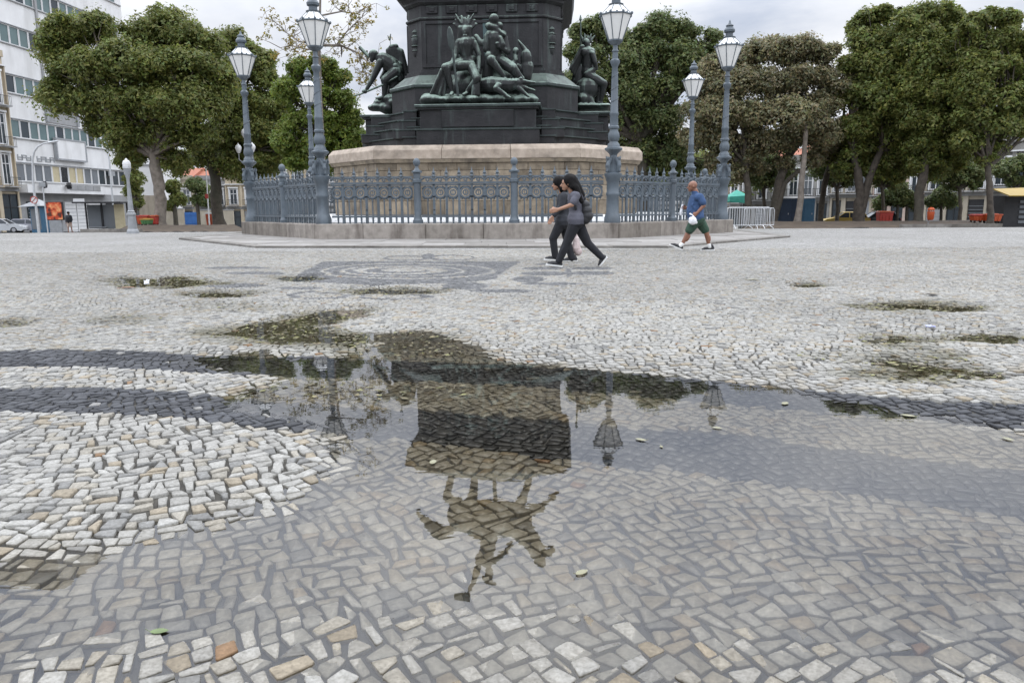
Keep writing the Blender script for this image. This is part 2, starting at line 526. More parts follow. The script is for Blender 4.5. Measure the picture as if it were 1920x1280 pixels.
def sdist(poly, x, y):                    # signed distance, positive inside
    x = np.asarray(x); y = np.asarray(y)
    d = np.full(x.shape, 1e9)
    n = len(poly)
    for i in range(n):
        ax, ay = poly[i]; bx, by = poly[(i + 1) % n]
        ex, ey = bx - ax, by - ay
        t = np.clip(((x - ax) * ex + (y - ay) * ey) / (ex * ex + ey * ey + 1e-12), 0, 1)
        d = np.minimum(d, np.hypot(x - ax - t * ex, y - ay - t * ey))
    return np.where(inside(poly, x, y), d, -d)
def sstep(a, b, t):
    t = np.clip((t - a) / (b - a), 0, 1)
    return t * t * (3 - 2 * t)

SHORE = [(-420, 1040), (0, 1010), (140, 1018), (240, 1008), (290, 985), (360, 965), (440, 940), (544, 915), (600, 885),
         (622, 853), (585, 826), (540, 800), (450, 765), (395, 740), (430, 715), (400, 690), (336, 668), (480, 652), (640, 652),
         (700, 622), (780, 612), (880, 632), (960, 660), (1080, 678), (1250, 688), (1400, 706), (1550, 728), (1700, 753),
         (1800, 770), (1920, 796), (2300, 850)]
MAIN = gpoly(SHORE) + [(7.0, 2.2), (7.0, -2.0), (-7.0, -2.0), (-7.0, 1.6)]
SMALL = [gell(310, 527, 105, 10, wob=.3, seed=1), gell(410, 549, 60, 5, wob=.3, seed=2), gell(742, 543, 95, 6, wob=.25, seed=3), gell(565, 521, 38, 5, wob=.3, seed=4),
         gell(1710, 572, 120, 8, wob=.25, seed=5), gell(1680, 634, 60, 9, wob=.3, seed=6), gell(1870, 630, 90, 8, wob=.3, seed=7), gell(1730, 690, 105, 20, wob=.4, seed=8),
         gell(1510, 532, 30, 4, seed=9), gell(15, 602, 40, 7, seed=10),
         gpoly([(375, 622), (480, 600), (570, 582), (685, 575), (690, 586), (600, 606), (705, 628), (650, 646), (520, 638), (420, 632)])]
DIRT = [(s, w) for s, w in zip(SMALL, (.8, .7, .8, .8, .9, .8, .8, .75, .8, .7, .75))]
DIRT += [(gell(760, 640, 110, 22, wob=.2, seed=14), .45), (gell(230, 600, 60, 9, seed=15), .35), (gell(450, 575, 90, 8, wob=.3, seed=16), .25), (gell(660, 725, 200, 14, wob=.3, seed=21), .45), (gell(1650, 665, 120, 14, wob=.4, seed=18), .35)]
DEEP = [(gell(1160, 1020, 55, 18), .010), (gell(1100, 1050, 160, 30, wob=.2), .005), (gell(1560, 850, 400, 40), .006), (gell(660, 770, 150, 25), .006), (gell(1000, 690, 260, 14), .006)]

def height(x, y):
    x = np.asarray(x, float); y = np.asarray(y, float)
    h = (fnoise(x, y, .9, 3) - .5) * .010
    nz = (fnoise(x, y, 2.2, 11) - .5)
    m = (y < 9.5) & (np.abs(x) < 13)
    s = np.full(x.shape, -9.0)
    if m.any(): s[m] = sdist(MAIN, x[m], y[m])
    k = sstep(-.52, .40, s + nz * .46 * np.clip(y / 4.0, .45, 1.2))
    h = h * (1 - k) + k * (-.0395 + (fnoise(x, y, 1.4, 21) - .5) * .011 + .0110 * sstep(2.32, 1.40, y))
    for p, e in DEEP:
        h -= e * sstep(-.25, .25, sdist(p, x, y)) * k
    for p in SMALL:
        cx = sum(q[0] for q in p) / len(p); cyy = sum(q[1] for q in p) / len(p)
        mm = (np.abs(x - cx) < 4) & (np.abs(y - cyy) < 4)
        if mm.any():
            ss = np.full(x.shape, -9.0); ss[mm] = sdist(p, x[mm], y[mm])
            k2 = sstep(-.30, .18, ss + nz * .5)
            h = np.minimum(h, -.036 * k2 + h * (1 - k2))
    return h

# --- mosaic drawing
def band(top, bot):
    return gpoly([(-500, top[0][1] + 2)] + top + [(2400, top[-1][1] + 40), (2400, bot[-1][1] + 55)] + bot[::-1] + [(-500, bot[0][1] + 2)])
DRAW = []
DRAW.append((band([(0, 657), (200, 656), (340, 659), (480, 660), (720, 664), (960, 673), (1080, 684), (1250, 695), (1400, 712), (1560, 728), (1750, 745), (1920, 757)],
                  [(0, 687), (200, 687), (424, 693), (720, 700), (870, 705), (960, 709), (1053, 716), (1283, 740), (1541, 757), (1733, 776), (1920, 795)]), 1))
DRAW.append((band([(0, 725), (200, 727), (400, 735), (600, 745), (720, 751), (960, 766), (1086, 778), (1355, 796), (1575, 824), (1920, 860)],
                  [(0, 771), (200, 775), (350, 782), (555, 795), (781, 811), (1000, 838), (1100, 849), (1240, 861), (1383, 877), (1503, 896), (1719, 921), (1920, 949)]), 1))
DRAW += [(gpoly([(606, 490), (978, 490), (950, 505), (927, 524), (850, 531), (700, 534), (533, 527), (570, 508)]), 1),
         (gell(765, 508, 165, 15), 0), (gell(765, 508, 155, 13.4), 1), (gell(755, 508, 118, 10.5), 0), (gell(755, 508, 108, 9.2), 1),
         (gell(750, 507, 88, 7.4), 0), (gell(745, 507, 60, 5.2), 1), (gell(755, 506, 42, 3.6), 0),
         (gell(760, 484, 42, 5), 1), (gell(760, 484, 34, 3.4), 0), (gell(845, 483, 46, 5.5), 1), (gell(850, 483, 37, 3.8), 0), (gell(803, 480, 12, 5), 1),
         (gell(872, 536, 44, 7), 1), (gell(940, 545, 62, 3.2), 1), (gell(600, 553, 60, 7), 1), (gell(600, 553, 46, 4.6), 0), (gell(740, 556, 70, 6), 1), (gell(738, 556, 55, 3.8), 0),
         (gell(440, 535, 60, 4), 1), (gell(480, 512, 55, 2.6), 1), (gell(445, 502, 60, 2.2), 1), (gell(560, 540, 45, 2.5), 1),
         (gell(1021, 513, 46, 4), 1), (gell(1110, 512, 44, 3.4), 1), (gell(990, 524, 32, 6.5), 1), (gell(1040, 532, 60, 2.6), 1),
         (gell(1018, 503, 40, 2.8), 1), (gell(1110, 503, 42, 2.6), 1), (gell(1066, 512, 6, 9), 1), (gell(1030, 495, 26, 1.6), 1)]

YMIN, YMAX = .85, 18.35
def half_w(y): return .73 * y + .95
# stones: cells of an evenly spread point set measured in a turning square metric, so that they come out
# four-sided, of uneven size, and laid in short rows that change direction
SP = .0605
XW = half_w(YMAX) + .3
PX = SP / 5.0
gx0 = np.arange(-XW, XW, SP); gy0 = np.arange(YMIN - .1, YMAX + .1, SP)
sx, sy = np.meshgrid(gx0, gy0)
sx = sx + SP * .5 * (np.arange(len(gy0)) % 2)[:, None]
sx = (sx + rng.uniform(-.45, .45, sx.shape) * SP).ravel(); sy = (sy + rng.uniform(-.45, .45, sy.shape) * SP).ravel()
k = np.abs(sx) < half_w(sy); sx, sy = sx[k], sy[k]
N = len(sx)
wgt = np.clip(rng.normal(1.0, .14, N), .65, 1.4); asp = np.exp(rng.normal(0, .17, N))
def turn(x, y): return 1.5 * (fnoise(x, y, .42, 41) - .5) * 2 + .5 * np.sin(x * .8 + y * .5)
def label(px, x_lo, y_lo, nx, ny, win, sel):
    X_, Y_ = sx[sel], sy[sel]
    th = turn(X_, Y_); c, s_ = np.cos(th), np.sin(th)
    ix = np.floor((X_ - x_lo) / px).astype(np.int64); iy = np.floor((Y_ - y_lo) / px).astype(np.int64)
    fx = (ix + .5) * px + x_lo - X_; fy = (iy + .5) * px + y_lo - Y_
    ku = 1.0 / (wgt[sel] * asp[sel]); kv = asp[sel] / wgt[sel]
    cu, su, cv, sv = c * ku, s_ * ku, c * kv, s_ * kv
    buf = np.full(nx * ny, 9.0, np.float32); lab = np.full(nx * ny, -1, np.int32)
    ids = np.where(sel)[0].astype(np.int32) if sel.dtype == bool else sel
    ok0 = (ix > win) & (ix < nx - win - 1) & (iy > win) & (iy < ny - win - 1)
    ix, iy, fx, fy, cu, su, cv, sv, ids = [a[ok0] for a in (ix, iy, fx, fy, cu, su, cv, sv, ids)]
    base = iy * nx + ix
    for oy in range(-win, win + 1):
        for ox in range(-win, win + 1):
            dx_ = fx + ox * px; dy_ = fy + oy * px
            d_ = np.maximum(np.abs(dx_ * cu + dy_ * su), np.abs(dy_ * cv - dx_ * sv)).astype(np.float32)
            t_ = base + (oy * nx + ox)
            m_ = d_ < buf[t_]
            tm = t_[m_]; buf[tm] = d_[m_]; lab[tm] = ids[m_]
    return lab
nx, ny = int(2 * XW / PX) + 40, int((YMAX - YMIN + .4) / PX) + 40
xl, yl = -XW - 20 * PX, YMIN - .2 - 20 * PX
allsel = np.ones(N, bool)
pcx = (np.arange(nx) + .5) * PX + xl; pcy = (np.arange(ny) + .5) * PX + yl
for it in range(11):
    lab = label(PX, xl, yl, nx, ny, 5, allsel)
    m = lab >= 0; L1 = lab[m]; pos = np.where(m)[0]
    cnt = np.bincount(L1, minlength=N); good = cnt > 6
    mx = np.bincount(L1, pcx[pos % nx], N); my = np.bincount(L1, pcy[pos // nx], N)
    sx = np.where(good, mx / np.maximum(cnt, 1), sx); sy = np.where(good, my / np.maximum(cnt, 1), sy)
NEAR_Y = 5.6
def outline(lab, px, x_lo, y_lo, nx, ny, ids, nd, step):
    th = turn(sx[ids], sy[ids])
    r = np.zeros((len(ids), nd))
    for k in range(nd):
        a = th + 2 * math.pi * (k + .5 * (nd == 12)) / nd + (math.pi / 4 if nd == 8 else 0)
        ca, sa = np.cos(a), np.sin(a)
        alive = np.ones(len(ids), bool)
        for t in range(1, int(.085 / step)):
            x = sx[ids] + ca * t * step; y = sy[ids] + sa * t * step
            jx = np.clip(((x - x_lo) / px).astype(int), 0, nx - 1); jy = np.clip(((y - y_lo) / px).astype(int), 0, ny - 1)
            alive &= lab[jy * nx + jx] == ids
            r[alive, k] = t * step
            if not alive.any(): break
    return r, th
ok = cnt > 6
near = (sy < NEAR_Y) & ok
far_ = (sy >= NEAR_Y) & ok
fp = .004
fw = half_w(NEAR_Y) + .2
fnx, fny = int(2 * fw / fp) + 60, int((NEAR_Y - YMIN + .5) / fp) + 60
fxl, fyl = -fw - 30 * fp, YMIN - .25 - 30 * fp
flab = label(fp, fxl, fyl, fnx, fny, 17, sy < NEAR_Y + .12)
nid = np.where(near)[0]; fid = np.where(far_)[0]
rn, thn = outline(flab, fp, fxl, fyl, fnx, fny, nid, 24, .002)
rf, thf = outline(lab, PX, xl, yl, nx, ny, fid, 16, .004)
rf += .003
del flab
def corners(ids, r, th, nd):               # the four farthest points of a cell make a straight-sided stone
    q4 = nd // 4
    Xc = np.zeros((len(ids), 4)); Yc = np.zeros((len(ids), 4))
    for k in range(4):
        blk = r[:, k * q4:(k + 1) * q4]
        j = np.argmax(blk + np.abs(np.arange(q4) - q4 / 2)[None] * -.0002, 1)
        a = th + 2 * math.pi * (k * q4 + j) / nd
        rr_ = np.maximum(blk[np.arange(len(ids)), j] * .968 - .0008, .008)
        Xc[:, k] = sx[ids] + np.cos(a) * rr_; Yc[:, k] = sy[ids] + np.sin(a) * rr_
    g_ = np.median(r, 1) > .014
    return Xc[g_], Yc[g_]
NX4, NY4 = corners(nid, rn, thn, 24)
FX_, FY_ = corners(fid, rf, thf, 16)
nN = len(NX4)
NX = np.empty((nN, 8)); NY = np.empty((nN, 8))
for c in range(4):                          # chipped corners
    n_ = (c + 1) % 4
    a = rng.uniform(.02, .16, nN); b = rng.uniform(.02, .16, nN)
    NX[:, 2 * c] = NX4[:, c] + (NX4[:, n_] - NX4[:, c]) * a; NY[:, 2 * c] = NY4[:, c] + (NY4[:, n_] - NY4[:, c]) * a
    NX[:, 2 * c + 1] = NX4[:, n_] + (NX4[:, c] - NX4[:, n_]) * b; NY[:, 2 * c + 1] = NY4[:, n_] + (NY4[:, c] - NY4[:, n_]) * b
NX += rng.normal(0, .0009, NX.shape); NY += rng.normal(0, .0009, NY.shape)
cx = np.concatenate([NX.mean(1), FX_.mean(1)]); cyy = np.concatenate([NY.mean(1), FY_.mean(1)])
N = len(cx)
near = np.arange(N) < nN
# colours
col = np.empty((N, 3))
t = rng.random(N)[:, None]
col[:] = np.array([.335, .325, .300]) * (1 - t) + np.array([.455, .445, .415]) * t
k = rng.random(N)
pick = k < .06; col[pick] = np.array([.36, .31, .235]) * rng.uniform(.8, 1.15, (pick.sum(), 1))
pick = (k > .09) & (k < .24); col[pick] = np.array([.385, .358, .305]) * rng.uniform(.85, 1.12, (pick.sum(), 1))
pick = (k > .24) & (k < .35); col[pick] = np.array([.262, .258, .246]) * rng.uniform(.8, 1.15, (pick.sum(), 1))
pick = (k > .996); col[pick] = np.array([.29, .18, .10]) * rng.uniform(.8, 1.15, (pick.sum(), 1))
patchy = .61 + .32 * fnoise(cx, cyy, .55, 61)
col *= patchy[:, None]
dark = np.zeros(N, bool)
for poly, val in DRAW:
    m = inside(poly, cx, cyy)
    dark[m] = bool(val)
nd = dark.sum()
col[dark] = np.where(cyy[dark][:, None] > 8.5, np.array([.135, .136, .139]), np.array([.052, .054, .060])) * rng.uniform(.65, 1.45, (nd, 1))
stray = dark & (rng.random(N) < .012); col[stray] = (.24, .235, .225)
for poly, w in DIRT:
    s = sdist(poly, cx, cyy)
    kk = (w * sstep(-.22, .16, s + (fnoise(cx, cyy, 2.4, 71) - .5) * .5))[:, None]
    col = col * (1 - kk) + col * np.array([.34, .32, .20]) * kk
hz = height(cx, cyy)
hz = hz + rng.normal(0, .0016, N)
tx, ty = rng.normal(0, .028, N), rng.normal(0, .028, N)

def ring(sel, Xr, Yr, f, off):
    Xs = cx[sel][:, None] + (Xr - cx[sel][:, None]) * f; Ys = cyy[sel][:, None] + (Yr - cyy[sel][:, None]) * f
    return np.stack([Xs, Ys, hz[sel][:, None] + off + tx[sel][:, None] * (Xs - cx[sel][:, None]) + ty[sel][:, None] * (Ys - cyy[sel][:, None])], 2)
A = ring(near, NX, NY, .955, 0.0); A[:, :, 2] += rng.normal(0, .00025, A.shape[:2])
V12 = np.concatenate([A, ring(near, NX, NY, 1.0, -.0026), ring(near, NX, NY, 1.0, -.024)], 1)
F12 = [(0, 1, 2, 3), (0, 3, 4, 7), (4, 5, 6, 7)]
F12 += [(8 + i, 8 + (i + 1) % 8, (i + 1) % 8, i) for i in range(8)]
F12 += [(16 + i, 16 + (i + 1) % 8, 8 + (i + 1) % 8, 8 + i) for i in range(8)]
F12 = np.array(F12)
V4 = np.concatenate([ring(~near, FX_, FY_, .97, 0.0), ring(~near, FX_, FY_, 1.0, -.022)], 1)
F4 = np.array([(0, 1, 2, 3)] + [(4 + i, 4 + (i + 1) % 4, (i + 1) % 4, i) for i in range(4)])

# stone material: attribute colour, grain, and the darkening that wetness gives below the waterline
def make_stone():
    m, n, l, p = new_mat('mosaic_stone')
    at_ = n.new('ShaderNodeAttribute'); at_.attribute_name = 'Col'
    geo = n.new('ShaderNodeNewGeometry')
    g1 = node(n, 'ShaderNodeTexNoise', Scale=70.0, Detail=8.0, Roughness=.72); l.new(geo.outputs['Position'], g1.inputs['Vector'])
    g2 = node(n, 'ShaderNodeTexNoise', Scale=260.0, Detail=3.0); l.new(geo.outputs['Position'], g2.inputs['Vector'])
    c = mixc(n, l, 1.0, at_.outputs['Color'], ramp(n, l, g1.outputs[0], .28, .68, (.50, .49, .46), (1.18, 1.18, 1.18)), 'MULTIPLY')
    pit = ramp(n, l, g2.outputs[0], .30, .40, (.45, .43, .40), (1, 1, 1))
    c = mixc(n, l, .6, c, pit, 'MULTIPLY')
    sp = n.new('ShaderNodeSeparateXYZ'); l.new(geo.outputs['Position'], sp.inputs[0])
    wet = node(n, 'ShaderNodeMapRange'); wet.inputs['From Min'].default_value = -.0225; wet.inputs['From Max'].default_value = -.0385
    l.new(sp.outputs[2], wet.inputs['Value'])
    cw = mixc(n, l, 1.0, c, (.76, .69, .565), 'MULTIPLY')
    c = mixc(n, l, wet.outputs[0], c, cw)
    l.new(c, p.inputs['Base Color'])
    rg = node(n, 'ShaderNodeMapRange'); rg.inputs['To Min'].default_value = .78; rg.inputs['To Max'].default_value = .35
    l.new(wet.outputs[0], rg.inputs['Value']); l.new(rg.outputs[0], p.inputs['Roughness'])
    p.inputs['Specular IOR Level'].default_value = .35
    b = node(n, 'ShaderNodeBump', Strength=.5, Distance=.004)
    l.new(g1.outputs[0], b.inputs['Height']); l.new(b.outputs[0], p.inputs['Normal'])
    return m
M_['stone'] = make_stone()

# ground sheet: bed of sand under the built stones, the same paving as a material farther out
def make_bed():
    m, n, l, p = new_mat('plaza_ground')
    at_ = n.new('ShaderNodeAttribute'); at_.attribute_name = 'bed'
    geo = n.new('ShaderNodeNewGeometry')
    g1 = node(n, 'ShaderNodeTexNoise', Scale=14.0, Detail=6.0); l.new(geo.outputs['Position'], g1.inputs['Vector'])
    sand = mixc(n, l, ramp(n, l, g1.outputs[0], .35, .65), (.028, .025, .020), (.055, .050, .040))
    ad = node(n, 'ShaderNodeMixRGB'); 
    wn_ = node(n, 'ShaderNodeTexNoise', Scale=2.0, Detail=2.0); l.new(geo.outputs['Position'], wn_.inputs['Vector'])
    va = node(n, 'ShaderNodeVectorMath', operation='MULTIPLY_ADD'); l.new(wn_.outputs['Color'], va.inputs[0])
    va.inputs[1].default_value = (.25, .25, 0); l.new(geo.outputs['Position'], va.inputs[2])
    vo = node(n, 'ShaderNodeTexVoronoi', feature='F1', Scale=13.5); l.new(va.outputs[0], vo.inputs['Vector'])
    ve = node(n, 'ShaderNodeTexVoronoi', feature='DISTANCE_TO_EDGE', Scale=13.5); l.new(va.outputs[0], ve.inputs['Vector'])
    sc = n.new('ShaderNodeSeparateColor'); l.new(vo.outputs['Color'], sc.inputs[0])
    st = mixc(n, l, ramp(n, l, sc.outputs[0], .1, .9), (.185, .18, .17), (.30, .295, .28))
    big = node(n, 'ShaderNodeTexNoise', Scale=.35, Detail=5.0); l.new(geo.outputs['Position'], big.inputs['Vector'])
    st = mixc(n, l, 1.0, st, ramp(n, l, big.outputs[0], .3, .7, (.80, .79, .76), (1.05, 1.05, 1.05)), 'MULTIPLY')
    st = mixc(n, l, ramp(n, l, ve.outputs['Distance'], .02, .07, (1, 1, 1), (0, 0, 0)), st, (.075, .068, .058))
    c = mixc(n, l, at_.outputs['Fac'], st, sand)
    l.new(c, p.inputs['Base Color'])
    p.inputs['Roughness'].default_value = .85
    return m
M_['bed'] = make_bed()
xs = np.concatenate([-np.geomspace(14.2, 420, 40)[::-1], np.arange(-14, 14.01, .16), np.geomspace(14.2, 420, 40)])
ys = np.concatenate([[-60, -30, -12, -5, -2], np.arange(-.4, 20.01, .16), np.arange(20.5, 60, 1.5), np.geomspace(60, 500, 26)])
gx, gy = np.meshgrid(xs, ys)
bed = ((np.abs(gx) < half_w(gy) - .10) & (gy > YMIN + .12) & (gy < YMAX - .12))
zf = np.vectorize(zfar)(gy)
hh = height(gx.ravel(), gy.ravel()).reshape(gx.shape)
gz = np.where(bed, hh - .0115, np.where((np.abs(gx) < 14.1) & (gy < 19.5) & (gy > -1), hh, 0.0) + zf)
nyy, nxx = gx.shape
idx = np.arange(nyy * nxx).reshape(nyy, nxx)
q = np.stack([idx[:-1, :-1], idx[:-1, 1:], idx[1:, 1:], idx[1:, :-1]], 2).reshape(-1, 4)
gm = np_mesh('ground', np.stack([gx, gy, gz], 2).reshape(-1, 3), q, M_['bed'], smooth=True)
ba = gm.attributes.new('bed', 'FLOAT', 'POINT')
ba.data.foreach_set('value', bed.ravel().astype(np.float32))
ground_ob = bpy.data.objects.new('ground', gm); COL.objects.link(ground_ob)
tag(ground_ob, 'public square paved with pale and dark mosaic stones', None, None, 'structure')

# which stones show largest in the picture
Mi = CAM_M.inverted()
mi = np.array(Mi)
P = np.stack([cx, cyy, hz, np.ones(N)], 1) @ mi.T
pxs = 960 + F_PX * P[:, 0] / -P[:, 2]; pys = 640 - F_PX * P[:, 1] / -P[:, 2]
inview = (pxs > 10) & (pxs < 1910) & (pys > 0) & (pys < 1270) & near
order = np.argsort(np.where(inview, P[:, 2] * -1, 1e9))[:300]
single = np.zeros(N, bool); single[order] = True
for i in order:
    m = np_mesh('stone', V12[i], F12, M_['stone'], np.tile(col[i], (len(F12), 1)))
    o = bpy.data.objects.new('stone', m); COL.objects.link(o); adopt(o, ground_ob)
def many(V, C_, F, name):
    k = V.shape[1]
    FF = (F[None] + (np.arange(len(V)) * k)[:, None, None]).reshape(-1, 4)
    m = np_mesh(name, V.reshape(-1, 3), FF, M_['stone'], np.repeat(C_, len(F), 0))
    o = bpy.data.objects.new(name, m); COL.objects.link(o); adopt(o, ground_ob)
    return tag(o, kind='stuff')
rest = ~single[:nN]
many(V12[rest], col[:nN][rest], F12, 'mosaic_stones')
many(V4, col[nN:], F4, 'mosaic_stones')

# water
def make_water():
    m, n, l, p = new_mat('water')
    n.remove(p)
    fr = node(n, 'ShaderNodeFresnel', IOR=1.40)
    tr = n.new('ShaderNodeBsdfTransparent'); tr.inputs[0].default_value = (.93, .92, .88, 1)
    gl = n.new('ShaderNodeBsdfGlossy'); gl.inputs['Roughness'].default_value = .0; gl.inputs['Color'].default_value = (.96, .97, 1, 1)
    geo = n.new('ShaderNodeNewGeometry')
    mp = node(n, 'ShaderNodeMapping'); mp.inputs['Scale'].default_value = (1.0, 1.8, 1); l.new(geo.outputs['Position'], mp.inputs[0])
    n1 = node(n, 'ShaderNodeTexNoise', Scale=7.0, Detail=2.5); l.new(mp.outputs[0], n1.inputs['Vector'])
    b = node(n, 'ShaderNodeBump', Strength=.05, Distance=.004)
    l.new(n1.outputs[0], b.inputs['Height'])
    l.new(b.outputs[0], gl.inputs['Normal']); l.new(b.outputs[0], fr.inputs['Normal'])
    mx = n.new('ShaderNodeMixShader')
    l.new(fr.outputs[0], mx.inputs[0]); l.new(tr.outputs[0], mx.inputs[1]); l.new(gl.outputs[0], mx.inputs[2])
    l.new(mx.outputs[0], n['Material Output'].inputs[0])
    return m
M_['water'] = make_water()
MB().add([(-13, .95, WATER_Z), (13, .95, WATER_Z), (13, 17.5, WATER_Z), (-13, 17.5, WATER_Z)], [(0, 1, 2, 3)]).build(
    'puddle', M_['water'], label='still shallow rain puddle mirroring the monument and sky', kind='structure')

# ================================================================== MONUMENT
MC = Vector((-.87, 33.0, 0.0)); MA = R(-3.9)
def ml(x, y, z=0.0):                       # monument frame -> world
    c, s = math.cos(MA), math.sin(MA)
    return Vector((MC.x + x * c - y * s, MC.y + x * s + y * c, z))
def clip_poly(poly, clip):                 # convex clip polygon, counter-clockwise
    out = list(poly)
    n = len(clip)
    for i in range(n):
        ax, ay = clip[i]; bx, by = clip[(i + 1) % n]
        inp, out = out, []
        if not inp: return []
        def sd(p): return (bx - ax) * (p[1] - ay) - (by - ay) * (p[0] - ax)
        for j in range(len(inp)):
            p, q = inp[j], inp[(j + 1) % len(inp)]
            dp, dq = sd(p), sd(q)
            if dp >= 0: out.append(p)
            if (dp >= 0) != (dq >= 0):
                t = dp / (dp - dq)
                out.append((p[0] + (q[0] - p[0]) * t, p[1] + (q[1] - p[1]) * t))
    return out
def offset_poly(poly, d):                  # outward for counter-clockwise
    n = len(poly); out = []
    for i in range(n):
        p0 = Vector(poly[i - 1]); p1 = Vector(poly[i]); p2 = Vector(poly[(i + 1) % n])
        e1 = (p1 - p0).normalized(); e2 = (p2 - p1).normalized()
        n1 = Vector((e1.y, -e1.x)); n2 = Vector((e2.y, -e2.x))
        b = (n1 + n2); b = b / b.dot(n1) if abs(b.dot(n1)) > 1e-6 else n1
        out.append((p1.x + b.x * d, p1.y + b.y * d))
    return out
def octo(hx, hy, cx_, cy_):
    return [(-hx + cx_, -hy), (hx - cx_, -hy), (hx, -hy + cy_), (hx, hy - cy_), (hx - cx_, hy), (-hx + cx_, hy), (-hx, hy - cy_), (-hx, -hy + cy_)]
def lerp2(a, b, t): return (a[0] + (b[0] - a[0]) * t, a[1] + (b[1] - a[1]) * t)

# --- low slab platform round the monument
PLAT = [tuple(ground(480, 465)[:2]), tuple(ground(1252, 465)[:2]), tuple(ground(1482, 445)[:2]), (9.8, 40.0), (4.3, 46.0), (-6.7, 46.0), (-11.2, 40.0), tuple(ground(335, 449)[:2])]
FENCE = octo(9.10, 8.65, 4.42, 4.9)
plat = empty('slab_platform', (-1.0, 33.0, 0), label='low worn stone slab platform surrounding the fenced monument', cat='platform')
MB().prism(offset_poly(PLAT, -.02), -.8, .030).build('bedding', M_['slab_edge'], plat)
rp = random.Random(3)
inner_plat = offset_poly(PLAT, -.34)
kin = [tuple(ml(*p)[:2]) for p in offset_poly(FENCE, -.1)]
for i in range(8):                          # edge stones
    a0, b0 = PLAT[i], PLAT[(i + 1) % 8]; a1, b1 = inner_plat[i], inner_plat[(i + 1) % 8]
    ln = math.dist(a0, b0)
    if i in (3, 4, 5): continue
    n = max(2, round(ln / 1.35))
    for k in range(n):
        t0, t1 = k / n + .006 / ln, (k + 1) / n - .006 / ln
        zt = .055 + rp.uniform(-.006, .006)
        MB().prism([lerp2(a0, b0, t0), lerp2(a0, b0, t1), lerp2(a1, b1, t1), lerp2(a1, b1, t0)], -.4, zt).build('edge_stone', M_['slab_edge'], plat, bevel=.012)
gapp = offset_poly(inner_plat, -.012)
y = 18.9
while y < 34:
    dy_ = rp.uniform(.95, 1.25)
    x = -12.0 + rp.uniform(0, 1)
    while x < 11:
        dx_ = rp.uniform(1.1, 1.9)
        c4 = [(x + .008, y + .008), (x + dx_ - .008, y + .008), (x + dx_ - .008, y + dy_ - .008), (x + .008, y + dy_ - .008)]
        mid = Vector((x + dx_ / 2, y + dy_ / 2))
        corners_in = all(bool(inside(kin, np.array([p[0]]), np.array([p[1]]))[0]) for p in c4)
        if not corners_in:
            pc = clip_poly(c4, gapp)
            if len(pc) >= 3:
                ar = .5 * abs(sum(pc[i][0] * pc[(i + 1) % len(pc)][1] - pc[(i + 1) % len(pc)][0] * pc[i][1] for i in range(len(pc))))
                if ar > .02:
                    MB().prism(pc, -.2, .048 + rp.uniform(-.006, .006)).build('slab', M_['slab'], plat)
        x += dx_
    y += dy_

# --- granite kerb under the fence
kerb = empty('granite_kerb', MC, MA, label='stained granite block kerb carrying the iron fence', cat='kerb')
ko, ki = offset_poly(FENCE, .42), offset_poly(FENCE, -.40)
for i in range(8):
    a0, b0, a1, b1 = ko[i], ko[(i + 1) % 8], ki[i], ki[(i + 1) % 8]
    ln = math.dist(a0, b0)
    n = max(2, round(ln / 2.0))
    cuts = [0] + [k / n + rp.uniform(-.06, .06) for k in range(1, n)] + [1]
    for k in range(n):
        t0, t1 = cuts[k] + (.004 / ln), cuts[k + 1] - (.004 / ln)
        zt = .52 + rp.uniform(-.006, .004)
        b_ = MB().prism([lerp2(a0, b0, t0), lerp2(a0, b0, t1), lerp2(a1, b1, t1), lerp2(a1, b1, t0)], -.7, zt)
        b_.build('kerb_block', M_['granite'], kerb, wc=False, bevel=.02)

mon = empty('monument', MC, MA, label='huge dark bronze pedestal on a tan granite drum behind the fence', cat='monument')
MB().prism(offset_poly(FENCE, -.42), -.6, .56).prism(offset_poly(FENCE, -.42), .56, .74, offset_poly(FENCE, -.66)).build('inner_floor', M_['white_floor'], mon, wc=False)
# granite drum
DR = octo(6.15, 5.6, 2.43, 2.5)
wall_o = offset_poly(DR, -.17)
core = MB().prism(offset_poly(DR, -.30), .5, 2.9).build('drum_core', M_['granite_wall'], mon, wc=False)
zc = [.70, 1.26, 1.82, 2.34, 2.62]
for i in (6, 7, 0, 1, 2):
    a0, b0 = wall_o[i], wall_o[(i + 1) % 8]; a1, b1 = offset_poly(DR, -.32)[i], offset_poly(DR, -.32)[(i + 1) % 8]
    ln = math.dist(a0, b0)
    for j in range(len(zc) - 1):
        n = max(2, round(ln / 1.25))
        sh = .5 / n if j % 2 else 0
        cuts = [0.0] + [k / n + sh + rp.uniform(-.02, .02) for k in range(0 if sh else 1, n)] + [1.0]
        for k in range(len(cuts) - 1):
            t0, t1 = cuts[k] + .005 / ln, cuts[k + 1] - .005 / ln
            off = rp.uniform(0, .012)
            MB().prism([lerp2(a0, b0, t0), lerp2(a0, b0, t1), lerp2(a1, b1, t1), lerp2(a1, b1, t0)], zc[j] + .005, zc[j + 1] - .005).build('granite_block', M_['granite_wall'], mon, wc=False, bevel=.012)
MB().prism(offset_poly(DR, -.10), 2.62, 2.74, offset_poly(DR, -.04)).build('drum_moulding', M_['granite_wall'], mon, wc=False)
MB().prism(offset_poly(DR, -.20), 2.74, 3.2).build('coping_core', M_['granite_wall'], mon, wc=False)
co_in = offset_poly(DR, -1.1); co_top = offset_poly(DR, -.16)
